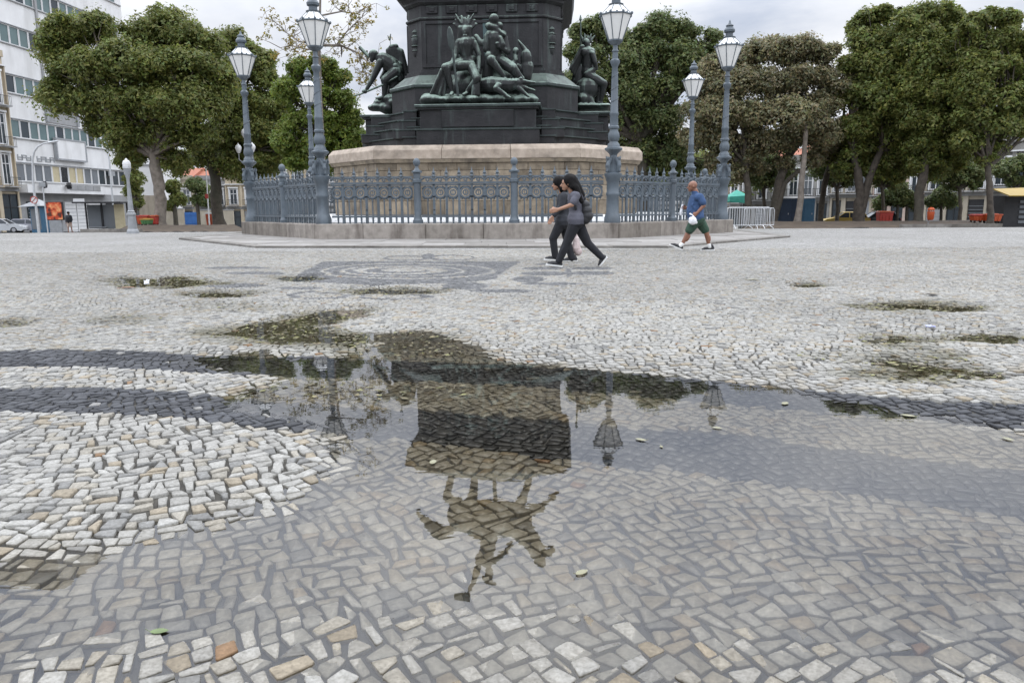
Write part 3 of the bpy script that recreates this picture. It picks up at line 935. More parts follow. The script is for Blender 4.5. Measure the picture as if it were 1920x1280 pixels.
for i in range(8):
    ln = math.dist(DR[i], DR[(i + 1) % 8])
    n = 3 if ln > 5 else 2
    for k in range(n):
        t0, t1 = k / n + (.006 / ln if k else 0), (k + 1) / n - (.006 / ln if k < n - 1 else .002 / ln)
        A_ = [lerp2(DR[i], DR[(i + 1) % 8], t) for t in (t0, t1)]
        T_ = [lerp2(co_top[i], co_top[(i + 1) % 8], t) for t in (t0, t1)]
        I_ = [lerp2(co_in[i], co_in[(i + 1) % 8], t) for t in (t0, t1)]
        m_ = MB()
        vs = [(*A_[0], 2.745), (*A_[1], 2.745), (*I_[1], 2.745), (*I_[0], 2.745), (*A_[0], 3.06), (*A_[1], 3.06), (*T_[1], 3.24), (*T_[0], 3.24), (*I_[1], 3.24), (*I_[0], 3.24)]
        m_.add(vs, [(3, 2, 1, 0), (0, 1, 5, 4), (4, 5, 6, 7), (7, 6, 8, 9), (2, 3, 9, 8), (1, 2, 8, 6, 5), (3, 0, 4, 7, 9)])
        m_.build('coping_stone', M_['granite_pale'], mon, wc=False, bevel=.015)
# bronze tiers
def sq(h, c): return octo(h, h, c, c)
for z0, z1, h, c in ((3.2, 3.56, 4.76, 2.0), (3.6, 3.93, 4.60, 2.0), (3.97, 4.27, 4.42, 1.95), (4.31, 4.58, 4.2, 1.9)):
    MB().prism(sq(h, c), z0, z1).build('bronze_step', M_['bronze'], mon, wc=False, bevel=.02)
    MB().prism(sq(h + .05, c), z1, z1 + .042).build('step_lip', M_['bronze_lip'], mon, wc=False)
MB().prism(sq(3.66, 1.15), 4.6, 5.48).build('socle', M_['bronze'], mon, wc=False, bevel=.02)
MB().prism(sq(3.74, 1.18), 5.48, 5.62).build('socle_moulding', M_['bronze_lip'], mon, wc=False, bevel=.03)
MB().prism(sq(3.66, 1.15), 5.62, 6.02, sq(3.14, .72)).prism(sq(3.14, .72), 6.02, 6.12).prism(sq(3.06, .69), 6.12, 6.22).build('pedestal_base', M_['bronze'], mon, wc=False)
die = MB().prism(sq(2.98, .65), 6.2, 8.62).build('die', M_['bronze'], mon, wc=False)
for rot in range(4):
    cr_, sr_ = math.cos(rot * math.pi / 2), math.sin(rot * math.pi / 2)
    def q(x, y): return (x * cr_ - y * sr_, x * sr_ + y * cr_)
    def bx(x0, x1, y0, y1, z0, z1, name, mat=M_['bronze'], bev=.0):
        MB().prism([q(x0, y0), q(x1, y0), q(x1, y1), q(x0, y1)], z0, z1).build(name, mat, mon, wc=False, bevel=bev)
    if rot == 2: continue
    # panel frame on the die, frieze blocks
    for x0, x1, z0, z1 in ((-2.3, -2.16, 6.32, 8.0), (2.16, 2.3, 6.32, 8.0), (-2.155, 2.155, 6.32, 6.44), (-2.155, 2.155, 7.90, 8.0)):
        bx(x0, x1, -3.03, -2.97, z0, z1, 'panel_frame')
    for k in range(6):
        x = -1.9 + k * .76
        bx(x - .22, x + .22, -3.05, -2.97, 8.26, 8.54, 'frieze_shield', bev=.02)
        bx(x - .10, x + .10, -3.08, -3.051, 8.33, 8.47, 'frieze_boss', bev=.02)
    # projecting block carrying a sculpture group
    bx(-2.25, 2.25, -4.98, -3.6, 3.2, 3.80, 'block_base', bev=.02)
    bx(-2.30, 2.30, -5.02, -3.6, 3.80, 3.86, 'block_lip', M_['bronze_lip'])
    bx(-2.12, 2.12, -4.86, -3.6, 3.86, 4.52, 'block_die', bev=.015)
    bx(-1.32, 1.32, -4.94, -4.862, 3.90, 4.50, 'block_panel', bev=.015)
    bx(-2.22, 2.22, -4.96, -3.6, 4.52, 4.60, 'block_cornice', bev=.02)
    bx(-2.30, 2.30, -5.04, -3.6, 4.60, 4.70, 'block_cornice', M_['bronze_lip'], bev=.02)
    for s in (-1, 1):
        for w, zt, yy in ((.50, 4.52, -4.45), (.66, 4.16, -4.62), (.84, 3.82, -4.78)):
            x0, x1 = (2.31, 2.31 + w) if s > 0 else (-2.31 - w, -2.31)
            bx(x0, x1, yy, -3.5, zt - .30, zt, 'stair_block', bev=.015)
            bx(x0 - (.03 if s < 0 else 0), x1 + (.03 if s > 0 else 0), yy - .03, -3.5, zt + .001, zt + .045, 'stair_lip', M_['bronze_lip'])
for ch in range(4):                        # relief masks on the cut corners
    a = math.pi / 4 + ch * math.pi / 2
    c = Vector((math.cos(a), math.sin(a), 0)) * (2.98 * math.sqrt(2) - .515)
    if ch in (0, 1): continue
    m_ = MB()
    m_.ball((c.x, c.y, 7.35), (.19, .19, .30), 12, 9); m_.ball((c.x, c.y, 6.98), (.13, .13, .24), 12, 9); m_.ball((c.x, c.y, 7.66), (.14, .14, .14), 12, 9)
    for k_ in range(5): m_.ball((c.x, c.y, 7.0 + k_ * .17), (.16 + .04 * (k_ % 2), .16 + .04 * (k_ % 2), .05), 10, 6)
    m_.build('corner_relief', M_['bronze'], mon, wc=False, smooth=True)
MB().prism(sq(3.05, .67), 8.05, 8.14).build('band_moulding', M_['bronze'], mon, wc=False, bevel=.02)
m_ = MB()
prof = [(3.02, 8.58), (3.10, 8.66), (3.10, 8.74), (3.20, 8.84), (3.36, 8.92), (3.36, 9.04), (3.44, 9.1), (3.50, 9.5), (3.54, 9.72), (3.30, 9.84)]
for (h0, z0), (h1, z1) in zip(prof[:-1], prof[1:]):
    m_.prism(sq(h0, .68), z0, z1, sq(h1, .68)) if z1 > z0 else None
m_.build('cornice', M_['bronze'], mon, wc=False)
m_ = MB()
prof = [(3.28, 9.84), (2.95, 10.0), (2.66, 10.15), (2.36, 10.32), (2.16, 10.45), (2.10, 10.55)]
for (h0, z0), (h1, z1) in zip(prof[:-1], prof[1:]):
    m_.prism(sq(h0, .62), z0, z1, sq(h1, .55))
m_.build('pedestal_roof', M_['bronze'], mon, wc=False)
MB().add([(.02, -2.995, 8.04), (.26, -2.995, 8.04), (.25, -2.995, 7.4), (.20, -2.995, 6.9), (.10, -2.995, 6.6), (.05, -2.995, 7.3)], [(0, 1, 2, 3, 4, 5)]).build('patina_streak', M_['verdigris'], mon, wc=False)

# --- sculpture groups (overlapping shapes fused into continuous bronze skins)
rs = random.Random(5)
def S1(u, v, dd=0.0): return at(780 + u / 6.737, 10 + v / 6.737, 28.75 + dd)
def rockbase(mb, pts, r, z0):
    for p in pts:
        mb.ball(p, (r * rs.uniform(.8, 1.3), r * rs.uniform(.8, 1.2), r * rs.uniform(.35, .55)), 10, 6)
g1 = empty('sculpture_group', ml(-.1, -4.3, 4.7), label='bronze group of two seated figures with a paddle and an open-jawed crocodile', cat='sculpture')
b_ = MB()
for k in range(26):
    u = 150 + k * 52
    b_.ball(S1(u, 1205 + rs.uniform(-12, 6), rs.uniform(-.25, .2)), (.32, .45, rs.uniform(.15, .22)), 10, 6)
    b_.ball(S1(u, 1205 + rs.uniform(-12, 6), rs.uniform(.4, .8)), (.32, .45, rs.uniform(.18, .3)), 10, 6)
for u, v, d, r in ((620, 980, .55, .5), (700, 1040, .3, .42), (560, 1050, .35, .4), (980, 900, .6, .5), (1010, 1010, .35, .42), (880, 1050, .5, .5), (1300, 1000, .55, .4), (1180, 980, .6, .45)):
    b_.ball(S1(u, v, d), (r, r * .8, r), 10, 7)
organic(b_, 'rock_base', M_['bronze_statue'], .045, g1)
b_ = MB()                                  # seated man
b_.ball(S1(620, 335), (.17, .18, .22)); b_.ball(S1(620, 345, -.15), (.03, .04, .05)); b_.ball(S1(620, 395, -.03), (.11, .13, .09)); b_.cap(S1(600, 380, -.15), S1(640, 380, -.15), .025, .025); b_.cap(S1(570, 300, .03), S1(560, 470, .07), .13, .13); b_.cap(S1(670, 300, .03), S1(680, 470, .07), .13, .13)
b_.cap(S1(620, 400, .05), S1(625, 445, .05), .14, .18)
b_.cap(S1(560, 480, .05), S1(700, 465, .05), .19, .19); b_.cap(S1(630, 500, .0), S1(635, 640, .05), .29, .24); b_.cap(S1(600, 700, .08), S1(690, 700, .08), .23, .23)
b_.cap(S1(530, 485), S1(500, 630, -.08), .12, .10); b_.cap(S1(500, 630, -.08), S1(455, 735, -.30), .10, .07); b_.ball(S1(450, 750, -.32), .09)
b_.cap(S1(735, 480), S1(800, 640, -.05), .12, .10); b_.cap(S1(800, 640, -.05), S1(790, 810, -.25), .095, .07); b_.ball(S1(785, 845, -.27), (.08, .08, .1))
b_.cap(S1(590, 730, .05), S1(370, 790, -.45), .21, .16); b_.cap(S1(385, 800, -.45), S1(455, 1090, -.35), .15, .08); b_.cap(S1(455, 1115, -.4), S1(440, 1130, -.65), .08, .06)
b_.cap(S1(680, 740, .0), S1(770, 930, -.5), .20, .15); b_.cap(S1(765, 940, -.5), S1(650, 1085, -.30), .13, .08); b_.cap(S1(650, 1110, -.3), S1(600, 1130, -.55), .08, .06)
for k in range(9):                         # feather headdress
    a = -70 + k * 17.5
    p = S1(620 + 85 * math.sin(R(a)), 300 - 70 * math.cos(R(a)) * .6, .04)
    q_ = S1(620 + 150 * math.sin(R(a)), 275 - (110 + 30 * (k % 2)) * math.cos(R(a)), .08)
    b_.cap(p, q_, .075, .045)
b_.cap(S1(570, 235), S1(530, 175), .05, .05); b_.cap(S1(530, 175), S1(500, 110), .05, .02); b_.cap(S1(675, 235), S1(695, 175), .05, .05); b_.cap(S1(695, 175), S1(730, 105), .05, .02)
b_.cap(S1(555, 290), S1(690, 290), .09, .09)
organic(b_, 'seated_figure', M_['bronze_statue'], .024, g1)
b_ = MB()                                  # skirt and hanging cloth
b_.cap(S1(520, 770, -.15), S1(700, 760, -.1), .19, .17)
for k in range(7):
    b_.cap(S1(330 + k * 14, 820 + k * 4, -.40 + k * .02), S1(190 + k * 26, 1130, -.25 + rs.uniform(-.08, .08)), .09, .07)
for k in range(4):
    b_.cap(S1(740 + k * 14, 930, -.45), S1(715 + k * 26, 1130, -.5 + rs.uniform(-.05, .05)), .08, .06)
organic(b_, 'drapery', M_['bronze_statue'], .03, g1, 2)
b_ = MB()
b_.tube([S1(462, 560, -.42), S1(495, 850, -.45), S1(532, 1150, -.48)], [.04, .045, .05], 8)
b_.ball(S1(440, 430, -.42), (.125, .05, .43), 12, 10, Matrix.Rotation(R(-7), 3, 'Y'))
b_.build('paddle', M_['bronze_lip'], g1, smooth=True)
b_ = MB()                                  # kneeling mother with a child on her shoulder
b_.ball(S1(985, 180, .0), (.19, .2, .2)); b_.ball(S1(1060, 265, -.05), (.12, .13, .14)); b_.cap(S1(990, 230, .02), S1(990, 300, .02), .14, .16)
b_.cap(S1(915, 265, -.05), S1(1010, 290, -.12), .13, .10); b_.cap(S1(1010, 300, -.12), S1(1120, 375, -.2), .09, .06)
b_.cap(S1(940, 380), S1(1090, 390), .19, .19); b_.cap(S1(1000, 420), S1(1000, 600, .05), .30, .26); b_.cap(S1(950, 690, .1), S1(1080, 690, .1), .25, .25)
b_.cap(S1(1120, 420), S1(1160, 590, -.1), .13, .11); b_.cap(S1(1160, 590, -.1), S1(1040, 520, -.3), .10, .07); b_.ball(S1(1025, 490, -.32), .075)
b_.cap(S1(1060, 420, -.22), S1(1090, 500, -.25), .10, .12)
b_.cap(S1(900, 400), S1(880, 560, -.05), .13, .11); b_.cap(S1(760, 400, .05), S1(830, 490, .0), .10, .10); b_.cap(S1(830, 490), S1(890, 440), .09, .10)
b_.cap(S1(960, 710), S1(950, 690, -.5), .21, .17); b_.cap(S1(955, 700, -.5), S1(1110, 900, -.4), .16, .09); b_.cap(S1(1115, 925, -.4), S1(1150, 955, -.55), .08, .06)
b_.cap(S1(1090, 720), S1(1220, 800, -.35), .22, .20); b_.cap(S1(1220, 800, -.35), S1(1310, 920, -.25), .19, .14); b_.ball(S1(1300, 930, -.2), (.22, .2, .15))
b_.cap(S1(920, 640, -.1), S1(900, 900, .1), .15, .22)
organic(b_, 'mother_figure', M_['bronze_statue'], .024, g1)
b_ = MB()                                  # armadillo climbing the rock
b_.ball(S1(1390, 680, .15), (.22, .24, .36)); b_.cap(S1(1400, 780, .15), S1(1390, 900, .1), .26, .22)
b_.cap(S1(1370, 560, .15), S1(1290, 440, .12), .10, .03); b_.ball(S1(1260, 580, .05), (.12, .12, .14)); b_.cap(S1(1250, 610, .05), S1(1260, 700, .0), .08, .1)
b_.cap(S1(1260, 720, .05), S1(1200, 760, -.05), .12, .1); b_.cap(S1(1330, 820, .1), S1(1280, 760, .0), .12, .08)
organic(b_, 'armadillo', M_['bronze_statue'], .026, g1)
b_ = MB()                                  # crocodile
b_.cap(S1(800, 1010, -.05), S1(960, 1000, -.35), .22, .28); b_.cap(S1(960, 1000, -.35), S1(1180, 1010, -.50), .28, .23); b_.cap(S1(1180, 1010, -.5), S1(1290, 985, -.55), .22, .17)
b_.cap(S1(1290, 965, -.55), S1(1380, 970, -.58), .12, .09); b_.cap(S1(1380, 970, -.58), S1(1500, 978, -.60), .08, .045); b_.cap(S1(1290, 1015, -.55), S1(1400, 1050, -.58), .10, .07); b_.cap(S1(1400, 1050, -.58), S1(1500, 1076, -.60), .06, .035)
b_.ball(S1(1325, 930, -.60), .07); b_.ball(S1(1325, 930, -.48), .07)
b_.cap(S1(1040, 1020, -.72), S1(1010, 1050, -.85), .13, .11); b_.cap(S1(1010, 1050, -.85), S1(1130, 1130, -.90), .10, .07); b_.cap(S1(1130, 1140, -.9), S1(1190, 1165, -.95), .07, .04)
b_.cap(S1(1290, 1040, -.62), S1(1370, 1110, -.7), .1, .07); b_.cap(S1(1370, 1110, -.7), S1(1420, 1150, -.75), .07, .05)
b_.cap(S1(800, 1010, -.05), S1(720, 1080, .1), .2, .12)
for k in range(13):
    b_.ball(S1(830 + k * 36, 945 + 3 * math.sin(k), -.20 - .026 * k), (.045, .05, .07))
    b_.ball(S1(830 + k * 36, 958, -.38 - .026 * k), (.045, .05, .06))
organic(b_, 'crocodile', M_['bronze_statue'], .022, g1, 2)

def S2(u, v, dd=0.0): return at(660 + u / 7.53, 50 + v / 7.53, 32.7 + dd)
g2 = empty('sculpture_group', ml(-4.4, 0, 4.7), label='bronze archer stooping forward with bow and quiver on the pedestal flank', cat='sculpture')
b_ = MB()
b_.ball(S2(305, 400), (.22, .2, .22)); b_.cap(S2(290, 440, -.05), S2(280, 480, -.05), .12, .09); b_.cap(S2(350, 430), S2(420, 470), .14, .2)
b_.cap(S2(440, 470), S2(560, 540), .30, .32); b_.cap(S2(560, 540), S2(640, 640), .32, .30)
b_.cap(S2(400, 510, -.2), S2(300, 720, -.3), .17, .13); b_.cap(S2(300, 720, -.3), S2(215, 870, -.35), .125, .085); b_.ball(S2(180, 915, -.35), (.13, .1, .1))
b_.cap(S2(460, 480, .25), S2(480, 620, .35), .16, .13); b_.cap(S2(480, 620, .35), S2(420, 720, .25), .12, .1)
b_.cap(S2(620, 650, -.15), S2(470, 760, -.3), .26, .2); b_.cap(S2(470, 760, -.3), S2(455, 970, -.25), .17, .1); b_.cap(S2(455, 1000, -.25), S2(380, 1015, -.3), .1, .08)
b_.cap(S2(640, 680, .1), S2(580, 850, .0), .28, .22); b_.cap(S2(580, 850, .0), S2(540, 990, .1), .22, .2)
organic(b_, 'archer_figure', M_['bronze_statue'], .026, g2)
b_ = MB()
b_.tube([S2(20, 978, -.35), S2(120, 955, -.36), S2(250, 900, -.37), S2(450, 818, -.38), S2(640, 705, -.4)], [.025, .035, .045, .04, .03], 8)
b_.build('bow', M_['bronze_statue'], g2, smooth=True)
MB().tube([S2(105, 290, .1), S2(240, 430, .05)], [.07, .08], 8).build('club', M_['bronze_statue'], g2, smooth=True)
b_ = MB()
for k in range(6):
    b_.cap(S2(520 + 34 * k, 320 + 12 * abs(k - 2), .1), S2(590 + 36 * k, 600 + 18 * k, .15), .14, .15)
b_.cap(S2(560, 300, .1), S2(620, 285, .1), .14, .12); b_.cap(S2(660, 560, .05), S2(700, 760, .1), .2, .22); b_.cap(S2(610, 560, -.2), S2(690, 740, -.1), .14, .14)
organic(b_, 'quiver_and_mantle', M_['bronze_statue'], .03, g2, 2)
b_ = MB()
b_.tube([S2(545, 290, .1), S2(538, 180, .1)], .012, 6); b_.cap(S2(535, 185, .1), S2(545, 110, .1), .035, .02); b_.cap(S2(530, 185, .1), S2(505, 130, .1), .03, .015)
b_.build('arrow_feathers', M_['bronze_statue'], g2)
b_ = MB()
for u, v, r in ((390, 1080, .22), (470, 1150, .3), (560, 1040, .34), (620, 1100, .4), (360, 1140, .25), (700, 1120, .4), (300, 1150, .2), (540, 1170, .35)):
    b_.ball(S2(u, v, .1), (r * 1.2, r * 2.0, r * .7))
b_.cap(S2(330, 1005, -.1), S2(420, 1000, -.1), .035, .04)
organic(b_, 'rock_base', M_['bronze_statue'], .04, g2)

def S3(u, v, dd=0.0): return at(1040 + u / 6.4, 20 + v / 6.4, 32.4 + dd)
g3 = empty('sculpture_group', ml(4.4, 0, 4.7), label='bronze seated figure with feather mantle and upright spear on the pedestal flank', cat='sculpture')
b_ = MB()
b_.ball(S3(378, 400), (.17, .19, .22)); b_.cap(S3(380, 440), S3(385, 480), .12, .14); b_.cap(S3(345, 500, -.2), S3(440, 500, .15), .18, .18)
b_.cap(S3(395, 520), S3(390, 680), .30, .26); b_.cap(S3(380, 740), S3(420, 760), .28, .26)
b_.cap(S3(450, 520, -.25), S3(480, 620, -.3), .13, .11); b_.cap(S3(480, 620, -.3), S3(500, 700, -.2), .1, .08); b_.cap(S3(480, 700, -.2), S3(380, 770, -.3), .1, .12)
b_.cap(S3(400, 790, -.15), S3(585, 880, -.3), .25, .18); b_.cap(S3(590, 890, -.3), S3(555, 1080, -.25), .15, .09); b_.cap(S3(545, 1110, -.25), S3(580, 1135, -.3), .09, .06)
b_.cap(S3(400, 790, .15), S3(540, 880, .3), .25, .18); b_.cap(S3(540, 890, .3), S3(500, 1100, .3), .15, .1)
organic(b_, 'seated_figure', M_['bronze_statue'], .026, g3)
b_ = MB()
for k in range(9):
    b_.cap(S3(330 + 6 * k, 440 + 14 * (k % 3), .05 * (k - 4)), S3(185 + 22 * k, 700 + 40 * (k % 3) - 8 * k, .08 * (k - 4)), .11, .06)
for k in range(5):
    b_.cap(S3(340 + 22 * k, 380, .05), S3(320 + 40 * k, 300 - 20 * (k % 2), .05), .06, .03)
b_.cap(S3(300, 700, .1), S3(280, 860, .1), .25, .3)
organic(b_, 'feather_mantle', M_['bronze_statue'], .03, g3, 2)
b_ = MB()
b_.tube([S3(310, 95, .1), S3(312, 330, .1), S3(320, 700, .1)], [.03, .035, .04], 8); b_.cap(S3(310, 60, .1), S3(310, 110, .1), .02, .06)
b_.build('spear', M_['bronze_statue'], g3)
b_ = MB()
b_.ball(S3(390, 940, -.2), (.52, .35, .46)); b_.ball(S3(340, 1070, -.2), (.35, .4, .33)); b_.cap(S3(420, 1060, -.35), S3(455, 1130, -.4), .16, .12)
for u in (300, 360, 420, 480, 540, 600): b_.ball(S3(u, 1165, 0), (.3, .9, .14))
organic(b_, 'rock_base', M_['bronze_statue'], .035, g3)

# rider on horseback above the cornice: its height and outline come from its mirror image in the puddle
def E(u, v, dd=0.0): return mirr(700 + u / 3.2, 780 + v / 3.2, 32.6 + dd)
g4 = empty('equestrian_statue', ml(0, 0, 10.55), label='bronze rider raising an arm on a striding horse atop the pedestal', cat='statue')
zb = 10.5
def hoof(u, dd): 
    p = E(u, 400, dd); return Vector((p.x, p.y, zb + .08))
b_ = MB()
b_.cap(E(545, 600), E(700, 610), .80, .84); b_.cap(E(700, 610), E(850, 615), .84, .80)
b_.cap(E(530, 590, -.25), E(530, 590, .25), .68, .68)
b_.cap(E(860, 640), E(930, 730), .62, .50); b_.cap(E(930, 730), E(1000, 820), .48, .34)
b_.cap(E(1000, 835), E(1070, 800), .28, .18); b_.cap(E(985, 870), E(1000, 850), .10, .20); b_.cap(E(1055, 830), E(1062, 812), .16, .15)
b_.cap(E(520, 570, -.4), E(500, 520, -.4), .50, .36); b_.cap(E(500, 520, -.4), E(440, 480, -.4), .34, .20); b_.cap(E(440, 480, -.4), hoof(482, -.4), .19, .14)
b_.cap(E(560, 570, .4), E(590, 510, .4), .50, .34); b_.cap(E(590, 510, .4), E(600, 450, .4), .30, .20); b_.cap(E(600, 450, .4), hoof(612, .4), .2, .16)
b_.cap(E(850, 590, -.35), E(895, 500, -.35), .38, .22); b_.cap(E(895, 500, -.35), hoof(955, -.35), .19, .14)
b_.cap(E(880, 590, .35), E(1000, 550, .35), .34, .22); b_.cap(E(1000, 550, .35), E(1090, 470, .35), .18, .12); b_.ball(E(1100, 458, .35), .15)
b_.cap(E(480, 680), E(400, 700), .22, .28); b_.cap(E(400, 700), E(330, 640), .30, .26); b_.cap(E(330, 640), E(265, 570), .24, .08)
for k in range(6): b_.cap(E(900 + 22 * k, 720 + 30 * k), E(860 + 24 * k, 700 + 34 * k), .2, .12)
horse = organic(b_, 'horse', M_['bronze_statue'], .05, g4)
b_ = MB()
b_.cap(E(690, 700), E(690, 790), .50, .36); b_.cap(E(685, 790), E(665, 860), .34, .38); b_.cap(E(640, 865), E(715, 865), .24, .24)
b_.cap(E(690, 890), E(692, 920), .14, .14); b_.ball(E(695, 945), (.20, .22, .25)); b_.cap(E(668, 965), E(725, 1000), .16, .14); b_.cap(E(700, 985), E(715, 1010), .12, .08)
b_.cap(E(645, 870), E(610, 955), .18, .14); b_.cap(E(610, 955), E(575, 1050), .14, .09); b_.ball(E(562, 1078), .13)
b_.cap(E(725, 865), E(790, 810, -.3), .18, .14); b_.cap(E(790, 810, -.3), E(830, 760, -.3), .13, .1)
for s in (-1, 1):
    b_.cap(E(700, 710, .5 * s), E(770, 650, .85 * s), .32, .26); b_.cap(E(770, 650, .85 * s), E(760, 560, .9 * s), .22, .14); b_.cap(E(760, 545, .9 * s), E(800, 530, .9 * s), .13, .1)
b_.cap(E(640, 690), E(560, 660), .45, .3)
organic(b_, 'rider', M_['bronze_statue'], .04, g4)
b_ = MB(); b_.box(E(535, 1085), (.75, .06, .34), 0); b_.build('paper_scroll', M_['bronze_statue'], g4)
p = E(735, 545); MB().tube([Vector((p.x - .1, p.y, zb)), p], .09, 8).build('support_post', M_['bronze_statue'], g4)

# --- iron fence
fence = empty('iron_fence', MC, MA, label='blue-grey ornamental cast iron fence with rings and spear tips', cat='fence')
ZK = .52
UNIT = .41
def ring_unit():
    m = MB()
    def loop(r, zc_, t, n=14, sx=1.0):
        pts = [(r * sx * math.cos(2 * math.pi * k / n), 0, zc_ + r * math.sin(2 * math.pi * k / n)) for k in range(n + 1)]
        m.tube(pts, t, 5)
    loop(.165, 1.50, .034); loop(.08, 1.50, .026, 10)
    m.tube([(0, 0, .76), (0, 0, 1.335)], .024, 6); m.tube([(0, 0, 1.42), (0, 0, 1.58)], .012, 5)
    m.lathe([(.016, 1.20), (.035, 1.24), (.016, 1.29)], (0, 0, 0), 6)
    m.tube([(-.14, 0, 1.28), (-.06, 0, 1.33), (0, 0, 1.27), (.06, 0, 1.33), (.14, 0, 1.28)], .022, 4)
    m.tube([(-.2, 0, 1.90), (-.1, 0, 1.965), (0, 0, 1.985), (.1, 0, 1.965), (.2, 0, 1.90)], .03, 5)
    loop(.05, 1.91, .024, 8)
    m.tube([(0, 0, ZK), (0, 0, .73)], [.03, .04], 5)
    for s in (-1, 1):
        m.tube([(s * .185, 0, 1.62), (s * .12, 0, 1.665), (s * .06, 0, 1.69)], .022, 4); m.tube([(s * .185, 0, 1.38), (s * .12, 0, 1.335), (s * .06, 0, 1.31)], .022, 4)
    me = m.mesh('baluster', True); me.materials.append(M_['iron']); return me
def bar_unit():
    m = MB()
    m.box((0, 0, 1.29), (.075, .06, 1.06)); m.box((0, 0, .63), (.09, .06, .20)); m.box((0, 0, 1.37), (.085, .06, .04)); m.box((0, 0, .95), (.07, .06, .03))
    m.lathe([(.045, 1.85), (.03, 1.95), (.065, 2.02), (.03, 2.07), (.06, 2.12), (.02, 2.20), (.006, 2.30)], (0, 0, 0), 8)
    m.tube([(-.08, 0, 2.05), (-.04, 0, 2.09), (0, 0, 2.06), (.04, 0, 2.09), (.08, 0, 2.05)], .01, 4)
    me = m.mesh('bar', True); me.materials.append(M_['iron']); return me
RU, BU = ring_unit(), bar_unit()
def post_mesh():
    m = MB()
    m.lathe([(.17, ZK), (.17, .62), (.135, .66), (.125, .72), (.115, .76), (.115, 1.78), (.15, 1.82), (.15, 1.90), (.115, 1.93), (.115, 2.10), (.17, 2.13), (.17, 2.17), (.10, 2.20), (.06, 2.27), (.055, 2.33), (.09, 2.36), (.115, 2.43), (.115, 2.48), (.08, 2.55), (.02, 2.58)], (0, 0, 0), 14)
    me = m.mesh('post', True); me.materials.append(M_['iron']); return me
PM = post_mesh()
def child(name, me, parent, loc, rz=0, sx=1.0):
    o = bpy.data.objects.new(name, me); COL.objects.link(o); o.parent = parent
    o.location = loc; o.rotation_euler = (0, 0, rz); o.scale = (sx, 1, 1)
    return o
for i in range(8):
    if i == 4: continue                     # the side hidden behind the monument
    a, b = Vector(FENCE[i]), Vector(FENCE[(i + 1) % 8])
    npan = 3 if i in (0, 4) else 2
    d = (b - a); L_ = d.length; ux = d / L_; ang = math.atan2(d.y, d.x)
    for k in range(npan):
        p0 = a + ux * (L_ * k / npan + (.30 if k == 0 else .13)); p1 = a + ux * (L_ * (k + 1) / npan - (.30 if k == npan - 1 else .13))
        if k > 0:
            child('post', PM, fence, (*(a + ux * (L_ * k / npan)), 0), ang)
        mid = (p0 + p1) / 2; pl = (p1 - p0).length
        m_ = MB()
        for z, h, w in ((.745, .06, .08), (.80, .022, .06), (1.735, .04, .06), (1.80, .07, .10), (2.0, .035, .04)):
            m_.box((0, 0, z), (pl, w, h))
        pan = m_.build('fence_panel', M_['iron'], fence, wc=False)
        pan.location = (*mid, 0); pan.rotation_euler = (0, 0, ang)
        n = max(3, round(pl / UNIT)); st = pl / n
        for j in range(n):
            child('baluster', RU, pan, (-pl / 2 + st * (j + .5), 0, 0), 0, st / UNIT)
            if j: child('bar', BU, pan, (-pl / 2 + st * j, 0, 0))

